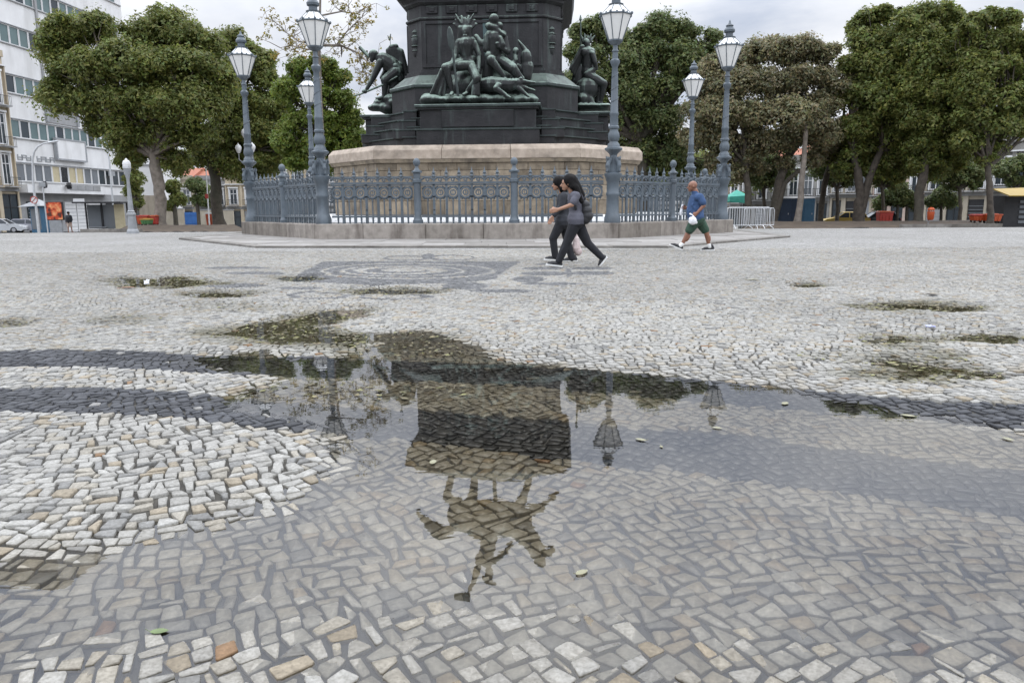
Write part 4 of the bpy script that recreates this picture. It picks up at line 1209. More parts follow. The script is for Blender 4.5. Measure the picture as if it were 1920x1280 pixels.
# --- fence lamps
def zf_(yy): return at(600, yy, 24.7).z
def make_lamp():
    root = empty('fence_lamp', (0, 0, 0))
    def lat(name, prof, n=16, mat=M_['iron'], parent=root, ph=0.0):
        return MB().lathe(prof, (0, 0, 0), n, ph).build(name, mat, parent, wc=False, smooth=n > 8)
    z = zf_
    lat('pedestal', [(.26, ZK), (.26, z(411)), (.235, z(408)), (.225, z(404)), (.20, z(402)), (.195, z(372)), (.215, z(370)), (.215, z(366)), (.195, z(364)), (.195, z(345)), (.22, z(343)), (.235, z(338)), (.275, z(334)), (.275, z(330)), (.15, z(328))], 18)
    m = MB()
    for k in range(4):                      # ring of winged figures
        a = math.pi / 4 + k * math.pi / 2
        c, s = math.cos(a), math.sin(a)
        def P3(r, zz, t=0): return (r * c - t * s, r * s + t * c, zz)
        m.cap(P3(.18, z(327)), P3(.24, z(316)), .06, .075); m.cap(P3(.24, z(316)), P3(.19, z(304)), .075, .06); m.ball(P3(.25, z(303)), .055)
        for t in (-1, 1): m.cap(P3(.20, z(310), .05 * t), P3(.19, z(299), .13 * t), .04, .02)
        m.cap(P3(.25, z(318)), P3(.29, z(327)), .035, .03)
    m.cap((0, 0, z(329)), (0, 0, z(297)), .15, .12)
    organic(m, 'winged_figures', M_['iron'], .018, root, 1, wc=False)
    lat('bowl', [(.10, z(299)), (.14, z(294)), (.22, z(290)), (.275, z(287)), (.275, z(284)), (.20, z(282)), (.185, z(277)), (.14, z(274)), (.13, z(272)), (.17, z(269)), (.185, z(263)), (.17, z(257)), (.135, z(253)), (.13, z(250)), (.165, z(248)), (.165, z(245)), (.135, z(243))], 18)
    lat('shaft', [(.135, z(243)), (.125, z(225)), (.14, z(223)), (.14, z(220)), (.12, z(218)), (.098, z(150)), (.088, z(136)), (.11, z(134)), (.15, z(128)), (.15, z(125)), (.09, z(121)), (.085, z(110)), (.11, z(108)), (.075, z(104)), (.07, z(96))], 14)
    m = MB()
    pts = []
    for k in range(60):
        f = k / 59; a = f * 2 * math.pi * 3.2
        zz = z(214) + (z(142) - z(214)) * f; r = .119 + (.094 - .119) * f
        pts.append((r * math.cos(a), r * math.sin(a), zz))
    m.tube(pts, .014, 5); m.build('spiral_band', M_['iron'], root, wc=False)
    lant = empty('lantern', (0, 0, 0)); adopt(lant, root, False)
    zb_, zs, zr_, = z(90), z(43), z(24)
    rb, rt, rr = .215, .49, .20
    lat('lantern_base', [(.08, z(97)), (.14, z(95)), (.19, z(92)), (.235, zb_), (.235, zb_ + .04), (.20, zb_ + .05)], 8, parent=lant, ph=math.pi / 8)
    m = MB()
    for k in range(8):
        a = 2 * math.pi * k / 8 + math.pi / 8; a2 = a + math.pi / 4
        c, s = math.cos(a), math.sin(a); c2, s2 = math.cos(a2), math.sin(a2)
        m.tube([(rb * c, rb * s, zb_), (rt * c, rt * s, zs)], .015, 5)
        m.tube([(rt * c, rt * s, zs), (rt * c2, rt * s2, zs)], .028, 5)
        m.tube([(rt * c, rt * s, zs), (rr * c, rr * s, zr_)], .013, 5)
        m.ball((rt * 1.03 * c, rt * 1.03 * s, zs + .03), (.04, .04, .05), 6, 4)
        m.ball((rt * .97 * (c + c2) / 2, rt * .97 * (s + s2) / 2, zs + .035), (.03, .03, .04), 6, 4)
    m.build('lantern_frame', M_['iron'], lant, wc=False)
    for k in range(8):
        a = 2 * math.pi * k / 8 + math.pi / 8; a2 = a + math.pi / 4
        c, s = math.cos(a), math.sin(a); c2, s2 = math.cos(a2), math.sin(a2)
        f = .985
        for (r0, z0, r1, z1, nm) in ((rb, zb_ + .02, rt, zs - .01, 'pane'), (rt, zs + .01, rr, zr_, 'roof_pane')):
            o_ = [(r0 * f * c, r0 * f * s, z0), (r0 * f * c2, r0 * f * s2, z0), (r1 * f * c2, r1 * f * s2, z1), (r1 * f * c, r1 * f * s, z1)]
            i_ = [(x * .97, y * .97, zz) for x, y, zz in o_]
            MB().add(o_ + i_, [(0, 1, 2, 3), (7, 6, 5, 4), (0, 4, 5, 1), (1, 5, 6, 2), (2, 6, 7, 3), (3, 7, 4, 0)]).build(nm, M_['opal'], lant, wc=False)
    lat('crown_finial', [(.22, zr_), (.23, zr_ + .03), (.14, zr_ + .05), (.13, zr_ + .17), (.19, zr_ + .20), (.20, zr_ + .27), (.16, zr_ + .33), (.12, zr_ + .38), (.14, zr_ + .43), (.05, zr_ + .5), (.03, zr_ + .58), (.01, zr_ + .62)], 12, parent=lant)
    return root
lamp0 = make_lamp()
LP = [(0, 'tall blue-grey lamp post at fence corner beside the bright green tree'), (1, 'tall blue-grey lamp post at fence corner beside the two walking women'),
      (2, 'tall blue-grey lamp post at fence corner behind the man in blue'), (7, 'tall blue-grey lamp post at fence corner in front of the big dark tree'),
      (3, 'tall blue-grey lamp post at far fence corner on the crowd barrier side'), (6, 'tall blue-grey lamp post at far fence corner on the white building side')]
for k, (i, lb) in enumerate(LP):
    o = lamp0 if k == 0 else copy_tree(lamp0)
    w = ml(*FENCE[i])
    o.location = w
    o.rotation_euler = (0, 0, MA)
    tag(o, lb, 'street lamp', 'lamps on the fence corners')

# ================================================================== PEOPLE
def hand(mb, wrist, tip, side, r=.011, curl=.5, spread=(0, 0, 1)):
    """palm, four fingers of unequal length and a thumb, from the wrist towards tip"""
    wrist, tip = Vector(wrist), Vector(tip)
    d = (tip - wrist); L_ = d.length; d.normalize()
    s = Vector(spread); s = (s - d * s.dot(d)).normalized()
    n = d.cross(s) * side
    palm = wrist + d * L_ * .5
    for k in (-1, 0, 1): mb.cap(wrist + s * .018 * k, palm + s * .026 * k, .020, .019, 8)
    for k, f in enumerate((.42, .50, .47, .38)):
        b = palm + s * (-.030 + .020 * k)
        m1 = b + d * L_ * f * .55 + n * .008
        m2 = m1 + (d * (1 - curl) + n * curl).normalized() * L_ * f * .55
        mb.cap(b, m1, r, r * .95, 6); mb.cap(m1, m2, r * .95, r * .8, 6)
    t0 = wrist + d * L_ * .18 + s * .030
    t1 = t0 + (d * .6 + s * .7 + n * .3).normalized() * L_ * .25
    mb.cap(t0, t1, r * 1.2, r, 6); mb.cap(t1, t1 + (d * .9 + n * .4).normalized() * L_ * .2, r, r * .8, 6)

def head(mb, c, face, h=.225, up=(0, 0, 1)):
    """skull, jaw, nose, brow, lips, ears; face = horizontal direction looked at"""
    c = Vector(c); f = Vector(face).normalized(); u = Vector(up).normalized(); s = f.cross(u).normalized()
    mb.ball(c + u * h * .12, (h * .40,) * 3, 12, 9)
    mb.ball(c + u * h * .14 - f * h * .08, (h * .41,) * 3, 12, 9)
    mb.cap(c - u * h * .12 + f * h * .08, c - u * h * .34 + f * h * .20, h * .31, h * .16)
    mb.cap(c + u * h * .06 + f * h * .34, c - u * h * .10 + f * h * .50, h * .05, h * .075, 8)
    mb.cap(c + u * h * .13 + f * h * .33 + s * h * .15, c + u * h * .13 + f * h * .33 - s * h * .15, h * .07, h * .07, 8)
    mb.cap(c - u * h * .22 + f * h * .36 + s * h * .08, c - u * h * .22 + f * h * .36 - s * h * .08, h * .05, h * .05, 8)
    mb.ball(c - u * h * .36 + f * h * .30, h * .10, 8, 6)
    for k in (-1, 1):
        mb.ball(c + s * h * .38 * k - u * h * .02, (h * .07, h * .10, h * .14), 8, 6)
def eyes(c, face, h, parent):
    c = Vector(c); f = Vector(face).normalized(); s = f.cross(Vector((0, 0, 1))).normalized()
    for k in (-1, 1):
        MB().ball(c + f * h * .385 + s * h * .15 * k + Vector((0, 0, h * .04)), h * .035, 8, 6).build('eye', M_['dark'], parent, smooth=True)
def shoe(name, heel, toe, parent, mat, sole, r=.042, h=.05):
    heel, toe = Vector(heel), Vector(toe)
    d = (toe - heel).normalized(); up = Vector((0, 0, 1)); up = (up - d * up.dot(d)).normalized()
    b = MB()
    b.cap(heel + up * h, toe - d * .09 + up * h * .9, r * .95, r * .95); b.cap(toe - d * .10 + up * h * .8, toe - d * .035 + up * h * .6, r * 1.05, r * .75)
    b.cap(heel + up * h, heel + up * (h + .055) + d * .02, r * .95, r * .88)
    o = organic(b, name, mat, .010, parent, 2)
    s = MB(); sd = d.cross(up)
    outl = []
    for t, w in ((-.045, .026), (-.02, .040), (.06, .036), (.12, .045), (.18, .046), (.23, .036), (.262, .016)):
        outl.append((t, w))
    L_ = (toe - heel).length / .245
    vs = []
    for zz in (0.0, .026):
        for t, w in outl: vs.append(heel + d * t * L_ + sd * w + up * zz)
        for t, w in outl[::-1]: vs.append(heel + d * t * L_ - sd * w + up * zz)
    n = len(outl) * 2
    s.add(vs, [tuple(range(n - 1, -1, -1)), tuple(range(n, 2 * n))] + [(i, (i + 1) % n, n + (i + 1) % n, n + i) for i in range(n)])
    so = s.build('sole', sole, o)
    return o

LEFT = Vector((-1, 0, 0))
# ---- woman in grey T-shirt with backpack
d1 = ground(1042, 500).y
def A1(px, py, dd=0.0): return at(px, py, d1 + dd)
w1 = empty('person', ground(1078, 500), label='woman striding in grey T-shirt and black trousers with a black backpack', cat='person')
b = MB()
head(b, A1(1063.5, 344.5), (-1, -.12, -.12), .225)
b.cap(A1(1069, 353), A1(1074, 364), .052, .058)
b.cap(A1(1077, 369, -.15), A1(1079, 369, .15), .062, .062)
b.cap(A1(1079, 375), A1(1081, 395), .125, .115); b.cap(A1(1081, 395), A1(1081, 412), .115, .13)
b.cap(A1(1081, 413, -.09), A1(1079, 413, .09), .125, .125)
b.cap(A1(1081, 366, -.18), A1(1072.5, 384, -.22), .050, .042); b.cap(A1(1072.5, 384, -.22), A1(1045, 393.5, -.20), .040, .027)
hand(b, A1(1045, 393.5, -.20), A1(1028, 397, -.20), 1, spread=(0, 0, 1), curl=.75)
b.cap(A1(1079, 366, .18), A1(1085, 386, .22), .050, .040); b.cap(A1(1085, 386, .22), A1(1078, 408, .22), .038, .027)
hand(b, A1(1078, 408, .22), A1(1076, 424, .22), -1, spread=(1, 0, 0), curl=.4)
b.cap(A1(1079, 416, -.08), A1(1063, 455, -.06), .085, .055); b.cap(A1(1063, 455, -.06), A1(1047, 491, -.05), .05, .033)
b.cap(A1(1082, 416, .08), A1(1101, 455, .07), .085, .055); b.cap(A1(1101, 455, .07), A1(1130, 485, .06), .05, .033)
organic(b, 'body', M_['skin'], .009, w1, 3)
eyes(A1(1063.5, 344.5), (-1, -.12, -.12), .225, w1)
b = MB()
b.ball(A1(1068, 339), (.125, .125, .125)); b.cap(A1(1071, 338), A1(1079, 350), .11, .10); b.cap(A1(1079, 350), A1(1088, 366, .02), .10, .085); b.cap(A1(1088, 366, .02), A1(1096, 392, .0), .085, .05)
b.cap(A1(1080, 352, -.08), A1(1090, 378, -.1), .06, .045); b.cap(A1(1080, 352, .1), A1(1092, 380, .12), .06, .045); b.cap(A1(1070, 336, -.06), A1(1072, 350, -.105), .07, .045)
for k in range(14):
    b.cap(A1(1080 + rs.uniform(-3, 4), 345 + rs.uniform(0, 16), rs.uniform(-.1, .1)), A1(1092 + rs.uniform(-2, 8), 372 + rs.uniform(0, 22), rs.uniform(-.12, .12)), .035, .012)
organic(b, 'hair', M_['hair'], .012, w1, 1)
b = MB()
b.cap(A1(1077, 367, -.15), A1(1079, 367, .15), .078, .078); b.cap(A1(1079, 372), A1(1082, 396), .145, .142); b.cap(A1(1082, 396), A1(1082, 408), .142, .158)
b.cap(A1(1081, 411, -.07), A1(1081, 411, .07), .164, .164)
b.cap(A1(1081, 367, -.17), A1(1075, 379, -.21), .070, .066); b.cap(A1(1079, 367, .17), A1(1083, 381, .21), .070, .066)
for k in range(9):
    b.cap(A1(1072 + rs.uniform(0, 14), 375 + rs.uniform(0, 20), rs.choice((-.13, .13))), A1(1070 + rs.uniform(0, 20), 398 + rs.uniform(0, 10), rs.choice((-.13, .13))), .02, .02)
organic(b, 'shirt', M_['grey_shirt'], .011, w1, 2)
b = MB()
b.cap(A1(1082, 414, -.08), A1(1080, 414, .08), .142, .142)
b.cap(A1(1079, 418, -.08), A1(1063, 455, -.06), .115, .080); b.cap(A1(1063, 455, -.06), A1(1048, 489, -.05), .080, .062)
b.cap(A1(1083, 418, .08), A1(1101, 455, .07), .115, .080); b.cap(A1(1101, 455, .07), A1(1129, 483, .06), .076, .058)
for k in range(8):
    t = rs.random(); b.cap(A1(1063 - 10 * t, 452 + 20 * t, -.12), A1(1060 - 10 * t, 462 + 20 * t, -.10), .02, .015)
organic(b, 'trousers', M_['black_cloth'], .011, w1, 2)
shoe('shoe', A1(1050, 500, -.05), A1(1025, 497, -.05), w1, M_['shoe_black'], M_['shoe_white'])
shoe('shoe', A1(1137, 485, .06), A1(1124, 501, .06), w1, M_['shoe_black'], M_['shoe_white'])
b = MB()
b.cap(A1(1098, 384, -.09), A1(1098, 384, .11), .075, .075); b.cap(A1(1100, 395, -.10), A1(1100, 395, .12), .092, .092); b.cap(A1(1101, 405, -.10), A1(1101, 405, .12), .10, .10); b.cap(A1(1098, 411, -.10), A1(1098, 411, .12), .09, .09); b.cap(A1(1106, 404, -.06), A1(1106, 404, .08), .065, .065)
b.cap(A1(1094, 372, .0), A1(1094, 372, .04), .05, .05)
b.cap(A1(1088, 367, -.12), A1(1076, 372, -.15), .022, .022); b.cap(A1(1076, 372, -.16), A1(1080, 392, -.15), .022, .022)
organic(b, 'backpack', M_['shoe_black'], .012, w1, 2)

# ---- woman beside her in a dark jacket
d2 = ground(1050, 491.5).y + .15
def A2(px, py, dd=0.0): return at(px, py, d2 + dd)
w2 = empty('person', ground(1052, 490), label='dark-haired woman in a dark jacket walking half hidden behind her companion', cat='person')
b = MB()
head(b, A2(1045.5, 346), (-1, -.25, -.15), .215)
b.cap(A2(1051, 353), A2(1055, 364), .05, .058); b.cap(A2(1057, 370, -.15), A2(1059, 370, .15), .06, .06)
b.cap(A2(1058, 376), A2(1057, 412), .12, .12); b.cap(A2(1056, 413, -.08), A2(1056, 413, .08), .12, .12)
b.cap(A2(1056, 368, -.17), A2(1052, 388, -.2), .05, .042); b.cap(A2(1052, 388, -.2), A2(1036, 407, -.22), .04, .027)
hand(b, A2(1036, 407, -.22), A2(1029, 420, -.22), 1, spread=(1, 0, 0), curl=.3)
b.cap(A2(1060, 368, .17), A2(1072, 388, .2), .05, .042); b.cap(A2(1072, 388, .2), A2(1080, 415, .15), .04, .027)
hand(b, A2(1080, 415, .15), A2(1082, 430, .15), -1, spread=(1, 0, 0), curl=.7)
b.cap(A2(1053, 416, -.07), A2(1036, 447, -.06), .085, .055); b.cap(A2(1036, 447, -.06), A2(1040, 481, -.05), .05, .035)
b.cap(A2(1058, 416, .07), A2(1064, 452, .06), .085, .055); b.cap(A2(1064, 452, .06), A2(1072, 484, .06), .05, .035)
organic(b, 'body', M_['skin'], .009, w2, 3)
eyes(A2(1045.5, 346), (-1, -.25, -.15), .215, w2)
b = MB()
b.ball(A2(1048, 341), (.118, .12, .115)); b.cap(A2(1052, 340), A2(1057, 354), .10, .085); b.cap(A2(1056, 356), A2(1060, 372), .085, .06); b.cap(A2(1050, 339, -.06), A2(1052, 354, -.09), .06, .04)
organic(b, 'hair', M_['hair'], .012, w2, 1)
b = MB()
b.cap(A2(1057, 368, -.15), A2(1059, 368, .15), .082, .082); b.cap(A2(1058, 374), A2(1056, 400), .15, .15); b.cap(A2(1056, 400), A2(1056, 413), .15, .165); b.cap(A2(1056, 414, -.06), A2(1056, 414, .06), .16, .16)
b.cap(A2(1056, 369, -.17), A2(1052, 388, -.2), .072, .062); b.cap(A2(1052, 388, -.2), A2(1039, 403, -.21), .06, .05)
b.cap(A2(1060, 369, .17), A2(1072, 388, .2), .072, .062); b.cap(A2(1072, 388, .2), A2(1079, 410, .15), .06, .05)
organic(b, 'jacket', M_['dark_jacket'], .011, w2, 2)
b = MB()
b.cap(A2(1056, 415, -.07), A2(1056, 415, .07), .138, .138); b.cap(A2(1052, 418, -.07), A2(1037, 447, -.06), .11, .08); b.cap(A2(1037, 447, -.06), A2(1041, 481, -.05), .076, .066)
b.cap(A2(1058, 418, .07), A2(1064, 452, .06), .11, .078); b.cap(A2(1064, 452, .06), A2(1072, 484, .06), .074, .07)
organic(b, 'trousers', M_['black_cloth'], .011, w2, 2)
shoe('shoe', A2(1044, 488.5, -.05), A2(1021, 487.5, -.05), w2, M_['shoe_black'], M_['shoe_white'])
shoe('shoe', A2(1079, 490.5, .06), A2(1054, 491, .06), w2, M_['shoe_black'], M_['shoe_white'])
bag = MB()
bag.cap(A2(1081, 448, .13), A2(1080, 466, .13), .055, .095); bag.cap(A2(1079, 452, .13), A2(1084, 472, .12), .05, .08); bag.cap(A2(1081, 430, .14), A2(1081, 448, .13), .014, .03)
organic(bag, 'plastic_bag', M_['plastic_pink'], .010, None, 1, label='pinkish plastic carrier bag hanging from the dark-jacketed woman\'s hand', cat='bag')

# ---- man in blue polo shirt
d3 = ground(1326, 470).y
def A3(px, py, dd=0.0): return at(px, py, d3 + dd)
w3 = empty('person', ground(1300, 470), label='bald man in blue polo shirt and green shorts striding past the fence', cat='person')
b = MB()
head(b, A3(1298, 350), (-1, -.1, -.05), .235)
b.cap(A3(1303, 357), A3(1306, 366), .066, .072); b.cap(A3(1308, 371, -.17), A3(1308, 371, .17), .07, .07)
b.cap(A3(1306, 378), A3(1304, 398), .16, .175); b.cap(A3(1304, 398), A3(1306, 408), .175, .15)
b.cap(A3(1314, 369, -.21), A3(1319, 386, -.24), .058, .05); b.cap(A3(1319, 386, -.24), A3(1307, 399.5, -.26), .046, .032)
hand(b, A3(1307, 399.5, -.26), A3(1297.5, 407, -.27), 1, spread=(0, 0, 1), curl=.8)
b.cap(A3(1304, 369, .21), A3(1298, 388, .26), .058, .05); b.cap(A3(1298, 388, .26), A3(1287, 390, .22), .046, .032)
hand(b, A3(1287, 390, .22), A3(1275, 389, .2), -1, spread=(0, 0, 1), curl=.85)
b.cap(A3(1303, 412, -.09), A3(1290, 437, -.08), .10, .062); b.cap(A3(1290, 437, -.08), A3(1280, 456, -.08), .062, .040)
b.cap(A3(1312, 412, .09), A3(1325, 438, .08), .10, .062); b.cap(A3(1325, 438, .08), A3(1329, 459, .08), .062, .040)
b.cap(A3(1290.5, 443, -.08), A3(1287, 449, -.08), .056, .05); b.cap(A3(1328, 444, .08), A3(1329, 450, .08), .056, .05)
organic(b, 'body', M_['skin_tan'], .010, w3, 3)
eyes(A3(1298, 350), (-1, -.1, -.05), .235, w3)
b = MB()
b.cap(A3(1308, 370, -.17), A3(1308, 370, .17), .088, .088); b.cap(A3(1306, 376), A3(1303, 396), .185, .20); b.cap(A3(1303, 396), A3(1305, 409), .20, .19)
b.cap(A3(1307, 407, -.1), A3(1307, 407, .1), .17, .17)
b.cap(A3(1313, 369, -.2), A3(1318, 380, -.235), .083, .082); b.cap(A3(1304, 369, .2), A3(1299, 381, .25), .083, .08); b.cap(A3(1303, 362), A3(1305, 366), .082, .085)
for k in range(10):
    b.cap(A3(1296 + rs.uniform(0, 20), 380 + rs.uniform(0, 18), rs.choice((-.19, .19))), A3(1296 + rs.uniform(0, 20), 398 + rs.uniform(0, 10), rs.choice((-.19, .19))), .02, .02)
organic(b, 'shirt', M_['blue_shirt'], .012, w3, 2)
b = MB()
b.cap(A3(1308, 411, -.09), A3(1308, 411, .09), .168, .168); b.cap(A3(1303, 416, -.1), A3(1293, 431, -.1), .135, .105); b.cap(A3(1312, 416, .1), A3(1322, 431, .09), .135, .102)
organic(b, 'shorts', M_['green_shorts'], .012, w3, 2)
for p0, p1, dd in (((1279, 458), (1275.5, 461), -.08), ((1329, 459), (1330, 463), .08)):
    b = MB(); b.cap(A3(*p0, dd), A3(*p1, dd), .052, .055); organic(b, 'sock', M_['shoe_white'], .012, w3, 1)
shoe('shoe', A3(1276, 468, -.08), A3(1256, 460, -.08), w3, M_['shoe_black'], M_['shoe_white'], .046, .052)
shoe('shoe', A3(1336, 469.5, .08), A3(1315, 470.5, .08), w3, M_['shoe_black'], M_['shoe_white'], .046, .052)
bag = MB()
bag.ball(A3(1299, 414, -.28), (.095, .08, .095)); bag.ball(A3(1296, 412, -.28), (.06, .06, .07)); bag.cap(A3(1300, 405.5, -.27), A3(1299, 411, -.28), .022, .05); bag.cap(A3(1298, 403, -.27), A3(1294, 401, -.27), .016, .022)
for k in range(8): bag.ball(A3(1299 + rs.uniform(-6, 6), 414 + rs.uniform(-5, 5), -.28 + rs.uniform(-.05, .05)), .04)
organic(bag, 'plastic_bag', M_['plastic_white'], .010, None, 1, label='small knotted white plastic bag in the hand of the man in blue', cat='bag')
bag = MB()
bag.tube([A3(1280, 383, .2), A3(1278.5, 390, .2), A3(1277, 398, .2), A3(1277, 404, .2)], [.022, .026, .04, .03], 8)
organic(bag, 'paper_bag', M_['plastic_white'], .008, None, 1, label='narrow white paper packet held forward by the man in blue', cat='packet')

# ================================================================== TREES
def leaf_cloud(name, lumps, n, size, mat, seed, parent, shell=(.55, 1.03), up=.25, flat=.75, droop=0.0):
    """lumps: list of (centre, radius); leaf-sized faces scattered through their outer volume"""
    r = np.random.default_rng(seed)
    sat = []
    for c, rr_ in lumps:                                  # smaller boughs around every lump break the outline
        for q_ in range(6):
            v_ = r.normal(size=3); v_[2] = abs(v_[2]) * .7 if up > 0 else v_[2]; v_ /= np.linalg.norm(v_)
            sat.append((Vector(c) + Vector(v_ * rr_ * np.array([.82, .82, .66])), rr_ * r.uniform(.25, .42)))
    lumps = list(lumps) + (sat if len(lumps) > 3 and rr_ > .5 else [])
    C = np.array([list(c) for c, _ in lumps]); Rr = np.array([rr for _, rr in lumps])
    w = Rr ** 2; w = w / w.sum()
    k = r.choice(len(lumps), n, p=w)
    d = r.normal(size=(n, 3)); d[:, 2] += up; d /= np.linalg.norm(d, axis=1)[:, None]
    # sub-clumps: pull leaves towards a few directions of each lump so gaps and tufts appear
    nb = 26
    tuft = r.normal(size=(len(lumps), nb, 3)); tuft[:, :, 2] += up; tuft /= np.linalg.norm(tuft, axis=2)[:, :, None]
    tk = r.integers(0, nb, n)
    d = d * .50 + tuft[k, tk] * .80; d /= np.linalg.norm(d, axis=1)[:, None]
    tr = np.clip(r.normal(.92, .20, (len(lumps), nb)), .5, 1.5)[k, tk]
    rad = Rr[k] * (shell[0] + (shell[1] - shell[0]) * np.sqrt(r.random(n))) * tr
    P_ = C[k] + d * rad[:, None] * np.array([1, 1, flat])
    P_[:, 2] -= droop * r.random(n)
    big = float(np.median(Rr))
    P_ += r.normal(size=(n, 3)) * np.array([1, 1, .8]) * min(.16, big * .12)
    ph = r.uniform(0, 6.28, 9); am = min(.42, big * .3)
    for a_ in range(3):                                   # slow and quick waves loosen the round lumps
        b1, b2 = P_[:, (a_ + 1) % 3], P_[:, (a_ + 2) % 3]
        P_[:, a_] += am * np.sin(b1 * 1.9 + ph[a_]) * np.cos(b2 * 1.5 + ph[3 + a_]) + am * .5 * np.sin(b1 * 4.3 + b2 * 3.1 + ph[6 + a_])
    nrm = d * 1.0 + r.normal(size=(n, 3)) * .55 + np.array([0, 0, .45]); nrm /= np.linalg.norm(nrm, axis=1)[:, None]
    a = np.cross(nrm, r.normal(size=(n, 3))); a /= np.linalg.norm(a, axis=1)[:, None]
    b = np.cross(nrm, a)
    s = (size * r.uniform(.6, 1.35, n))[:, None]
    V = np.stack([P_ - a * s * 1.1, P_ + a * s * .55 + b * s * .62, P_ + a * s * .7 - b * s * .5], 1)
    Fq = np.arange(3 * n).reshape(n, 3)
    tone = r.uniform(.7, 1.25, n)[:, None] * r.uniform(.75, 1.22, (len(lumps), nb))[k, tk][:, None]
    hue = np.stack([r.uniform(.85, 1.25, n), np.ones(n), r.uniform(.7, 1.1, n)], 1)
    m = np_mesh(name, V.reshape(-1, 3), Fq, mat, tone * hue)
    o = bpy.data.objects.new(name, m); COL.objects.link(o); adopt(o, parent)
    return o
def limb_path(a, b, rr, bend=.12, n=5, sag=0.0):
    a, b = Vector(a), Vector(b); L_ = (b - a).length
    o1, o2 = Vector((rr.uniform(-1, 1), rr.uniform(-1, 1), rr.uniform(-.3, .6))) * L_ * bend, Vector((rr.uniform(-1, 1), rr.uniform(-1, 1), rr.uniform(-.3, .6))) * L_ * bend
    return [a + (b - a) * t + o1 * math.sin(math.pi * t) + o2 * math.sin(2 * math.pi * t) * .5 - Vector((0, 0, sag * L_ * math.sin(math.pi * t))) for t in [i / n for i in range(n + 1)]]
def tree(label, d, trunks, lumps_px, mat, n, size, seed, bark='bark', spread=.55, cat='tree', group='trees around the square', shell=(.55, 1.03), limbs=True, flat=.8, extra_back=True, up=.25):
    """trunks: list of [(px,py)...] from base up; lumps_px: (px,py,radius px, depth shift in radii)"""
    rr = random.Random(seed)
    sc = d / F_PX
    base = on_ground(trunks[0][0][0], d)
    root = empty('tree', base, label=label, cat=cat, group=group)
    lumps = []
    for px, py, rpx, sh in lumps_px:
        R_ = rpx * sc * rr.uniform(.60, .98)
        lumps.append((at(px, py, d + sh * R_), R_))
        if extra_back:
            lumps.append((at(px + rr.uniform(-.3, .3) * rpx, py + rr.uniform(.0, .3) * rpx, d + (sh + rr.uniform(1.0, 1.7)) * R_), R_ * .95))
    leaf_cloud('crown', lumps, int(n * 2.8), size * .65, mat, seed, root, shell, flat=flat, up=up)
    m = MB()
    tops = []
    for tp in trunks:
        r0 = tp[0][2] * sc
        pts = []; rad = []
        for i, q_ in enumerate(tp):
            p = at(q_[0], q_[1], d + (q_[3] if len(q_) > 3 else 0))
            if i == 0: p.z = zfar(p.y) - .15
            pts.append(p); rad.append(q_[2] * sc)
        # subdivide for a less straight stem, flare at the foot
        P2 = []; R2 = []
        for i in range(len(pts) - 1):
            for t in (0, .33, .66):
                P2.append(pts[i].lerp(pts[i + 1], t) + Vector((rr.uniform(-1, 1), rr.uniform(-1, 1), 0)) * rad[i] * (.18 if i + t > 0 else 0)); R2.append((rad[i] * (1 - t) + rad[i + 1] * t) * rr.uniform(.93, 1.07))
        P2.append(pts[-1]); R2.append(rad[-1])
        R2[0] *= 1.45; R2[1] *= 1.08
        m.tube(P2, R2, 10)
        for k in range(5):
            a = rr.uniform(0, 6.28); m.tube([pts[0] + Vector((0, 0, .55)) , pts[0] + Vector((math.cos(a) * r0 * 1.9, math.sin(a) * r0 * 1.9, .05))], [r0 * .5, r0 * .2], 6)
        tops.append((pts[-1], rad[-1]))
    if limbs:
        for c, R_ in lumps:
            tp, tr_ = min(tops, key=lambda t_: (t_[0] - c).length)
            pth = limb_path(tp - Vector((0, 0, .2)), c, rr, .10)
            m.tube(pth, [max(.03, tr_ * .6 * (1 - .75 * i / 5)) for i in range(6)], 6)
            for j in range(3):
                e_ = c + Vector((rr.uniform(-1, 1), rr.uniform(-1, 1), rr.uniform(-.5, .9))) * R_ * .8
                m.tube(limb_path(pth[3], e_, rr, .12, 3), [max(.02, tr_ * .25), .04, .03, .015], 5)
    m.build('trunk', M_[bark], root, smooth=True)
    return root

# big dark fig tree at the white building
tree('broad dense green fig tree with thick pale trunk before the white building', 56,
     [[(301, 434, 12), (300, 400, 10.5), (299, 360, 10), (295, 325, 10), (285, 285, 8)]],
     [(125, 60, 52, 0), (175, 55, 45, -.3), (105, 95, 40, .2), (265, 62, 50, 0), (310, 55, 48, .3), (350, 70, 46, 0), (395, 85, 45, .2), (120, 130, 45, -.3), (175, 130, 55, -.8), (240, 120, 55, -.6), (300, 125, 60, -.9),
      (365, 130, 55, -.6), (405, 145, 40, -.2), (115, 180, 42, 0), (165, 190, 50, -.6), (215, 190, 55, -1.0), (280, 195, 60, -1.0), (345, 200, 58, -.8), (395, 200, 45, -.4), (180, 238, 32, .2), (235, 250, 42, -.3), (300, 255, 48, -.3), (360, 260, 48, -.4), (250, 290, 30, .5), (330, 300, 36, .6)],
     M_['leaf_dark'], 62000, .21, 11, bark='bark_pale')
tree('dark fig tree with stout shadowed trunk between white building and fence', 64,
     [[(413, 424, 13), (408, 395, 10), (405, 355, 10), (400, 320, 9), (395, 290, 8)]],
     [(430, 75, 34, .3), (460, 92, 32, .5), (480, 115, 38, .3), (450, 130, 46, 0), (495, 150, 36, .4), (430, 190, 52, -.2), (480, 190, 46, 0), (505, 205, 36, .4), (420, 250, 50, 0), (470, 250, 50, 0), (510, 255, 40, .3), (390, 290, 40, .4), (440, 300, 45, .4), (490, 305, 42, .5), (330, 300, 40, 1.2), (540, 285, 34, .6)],
     M_['leaf_dark'], 42000, .22, 12)
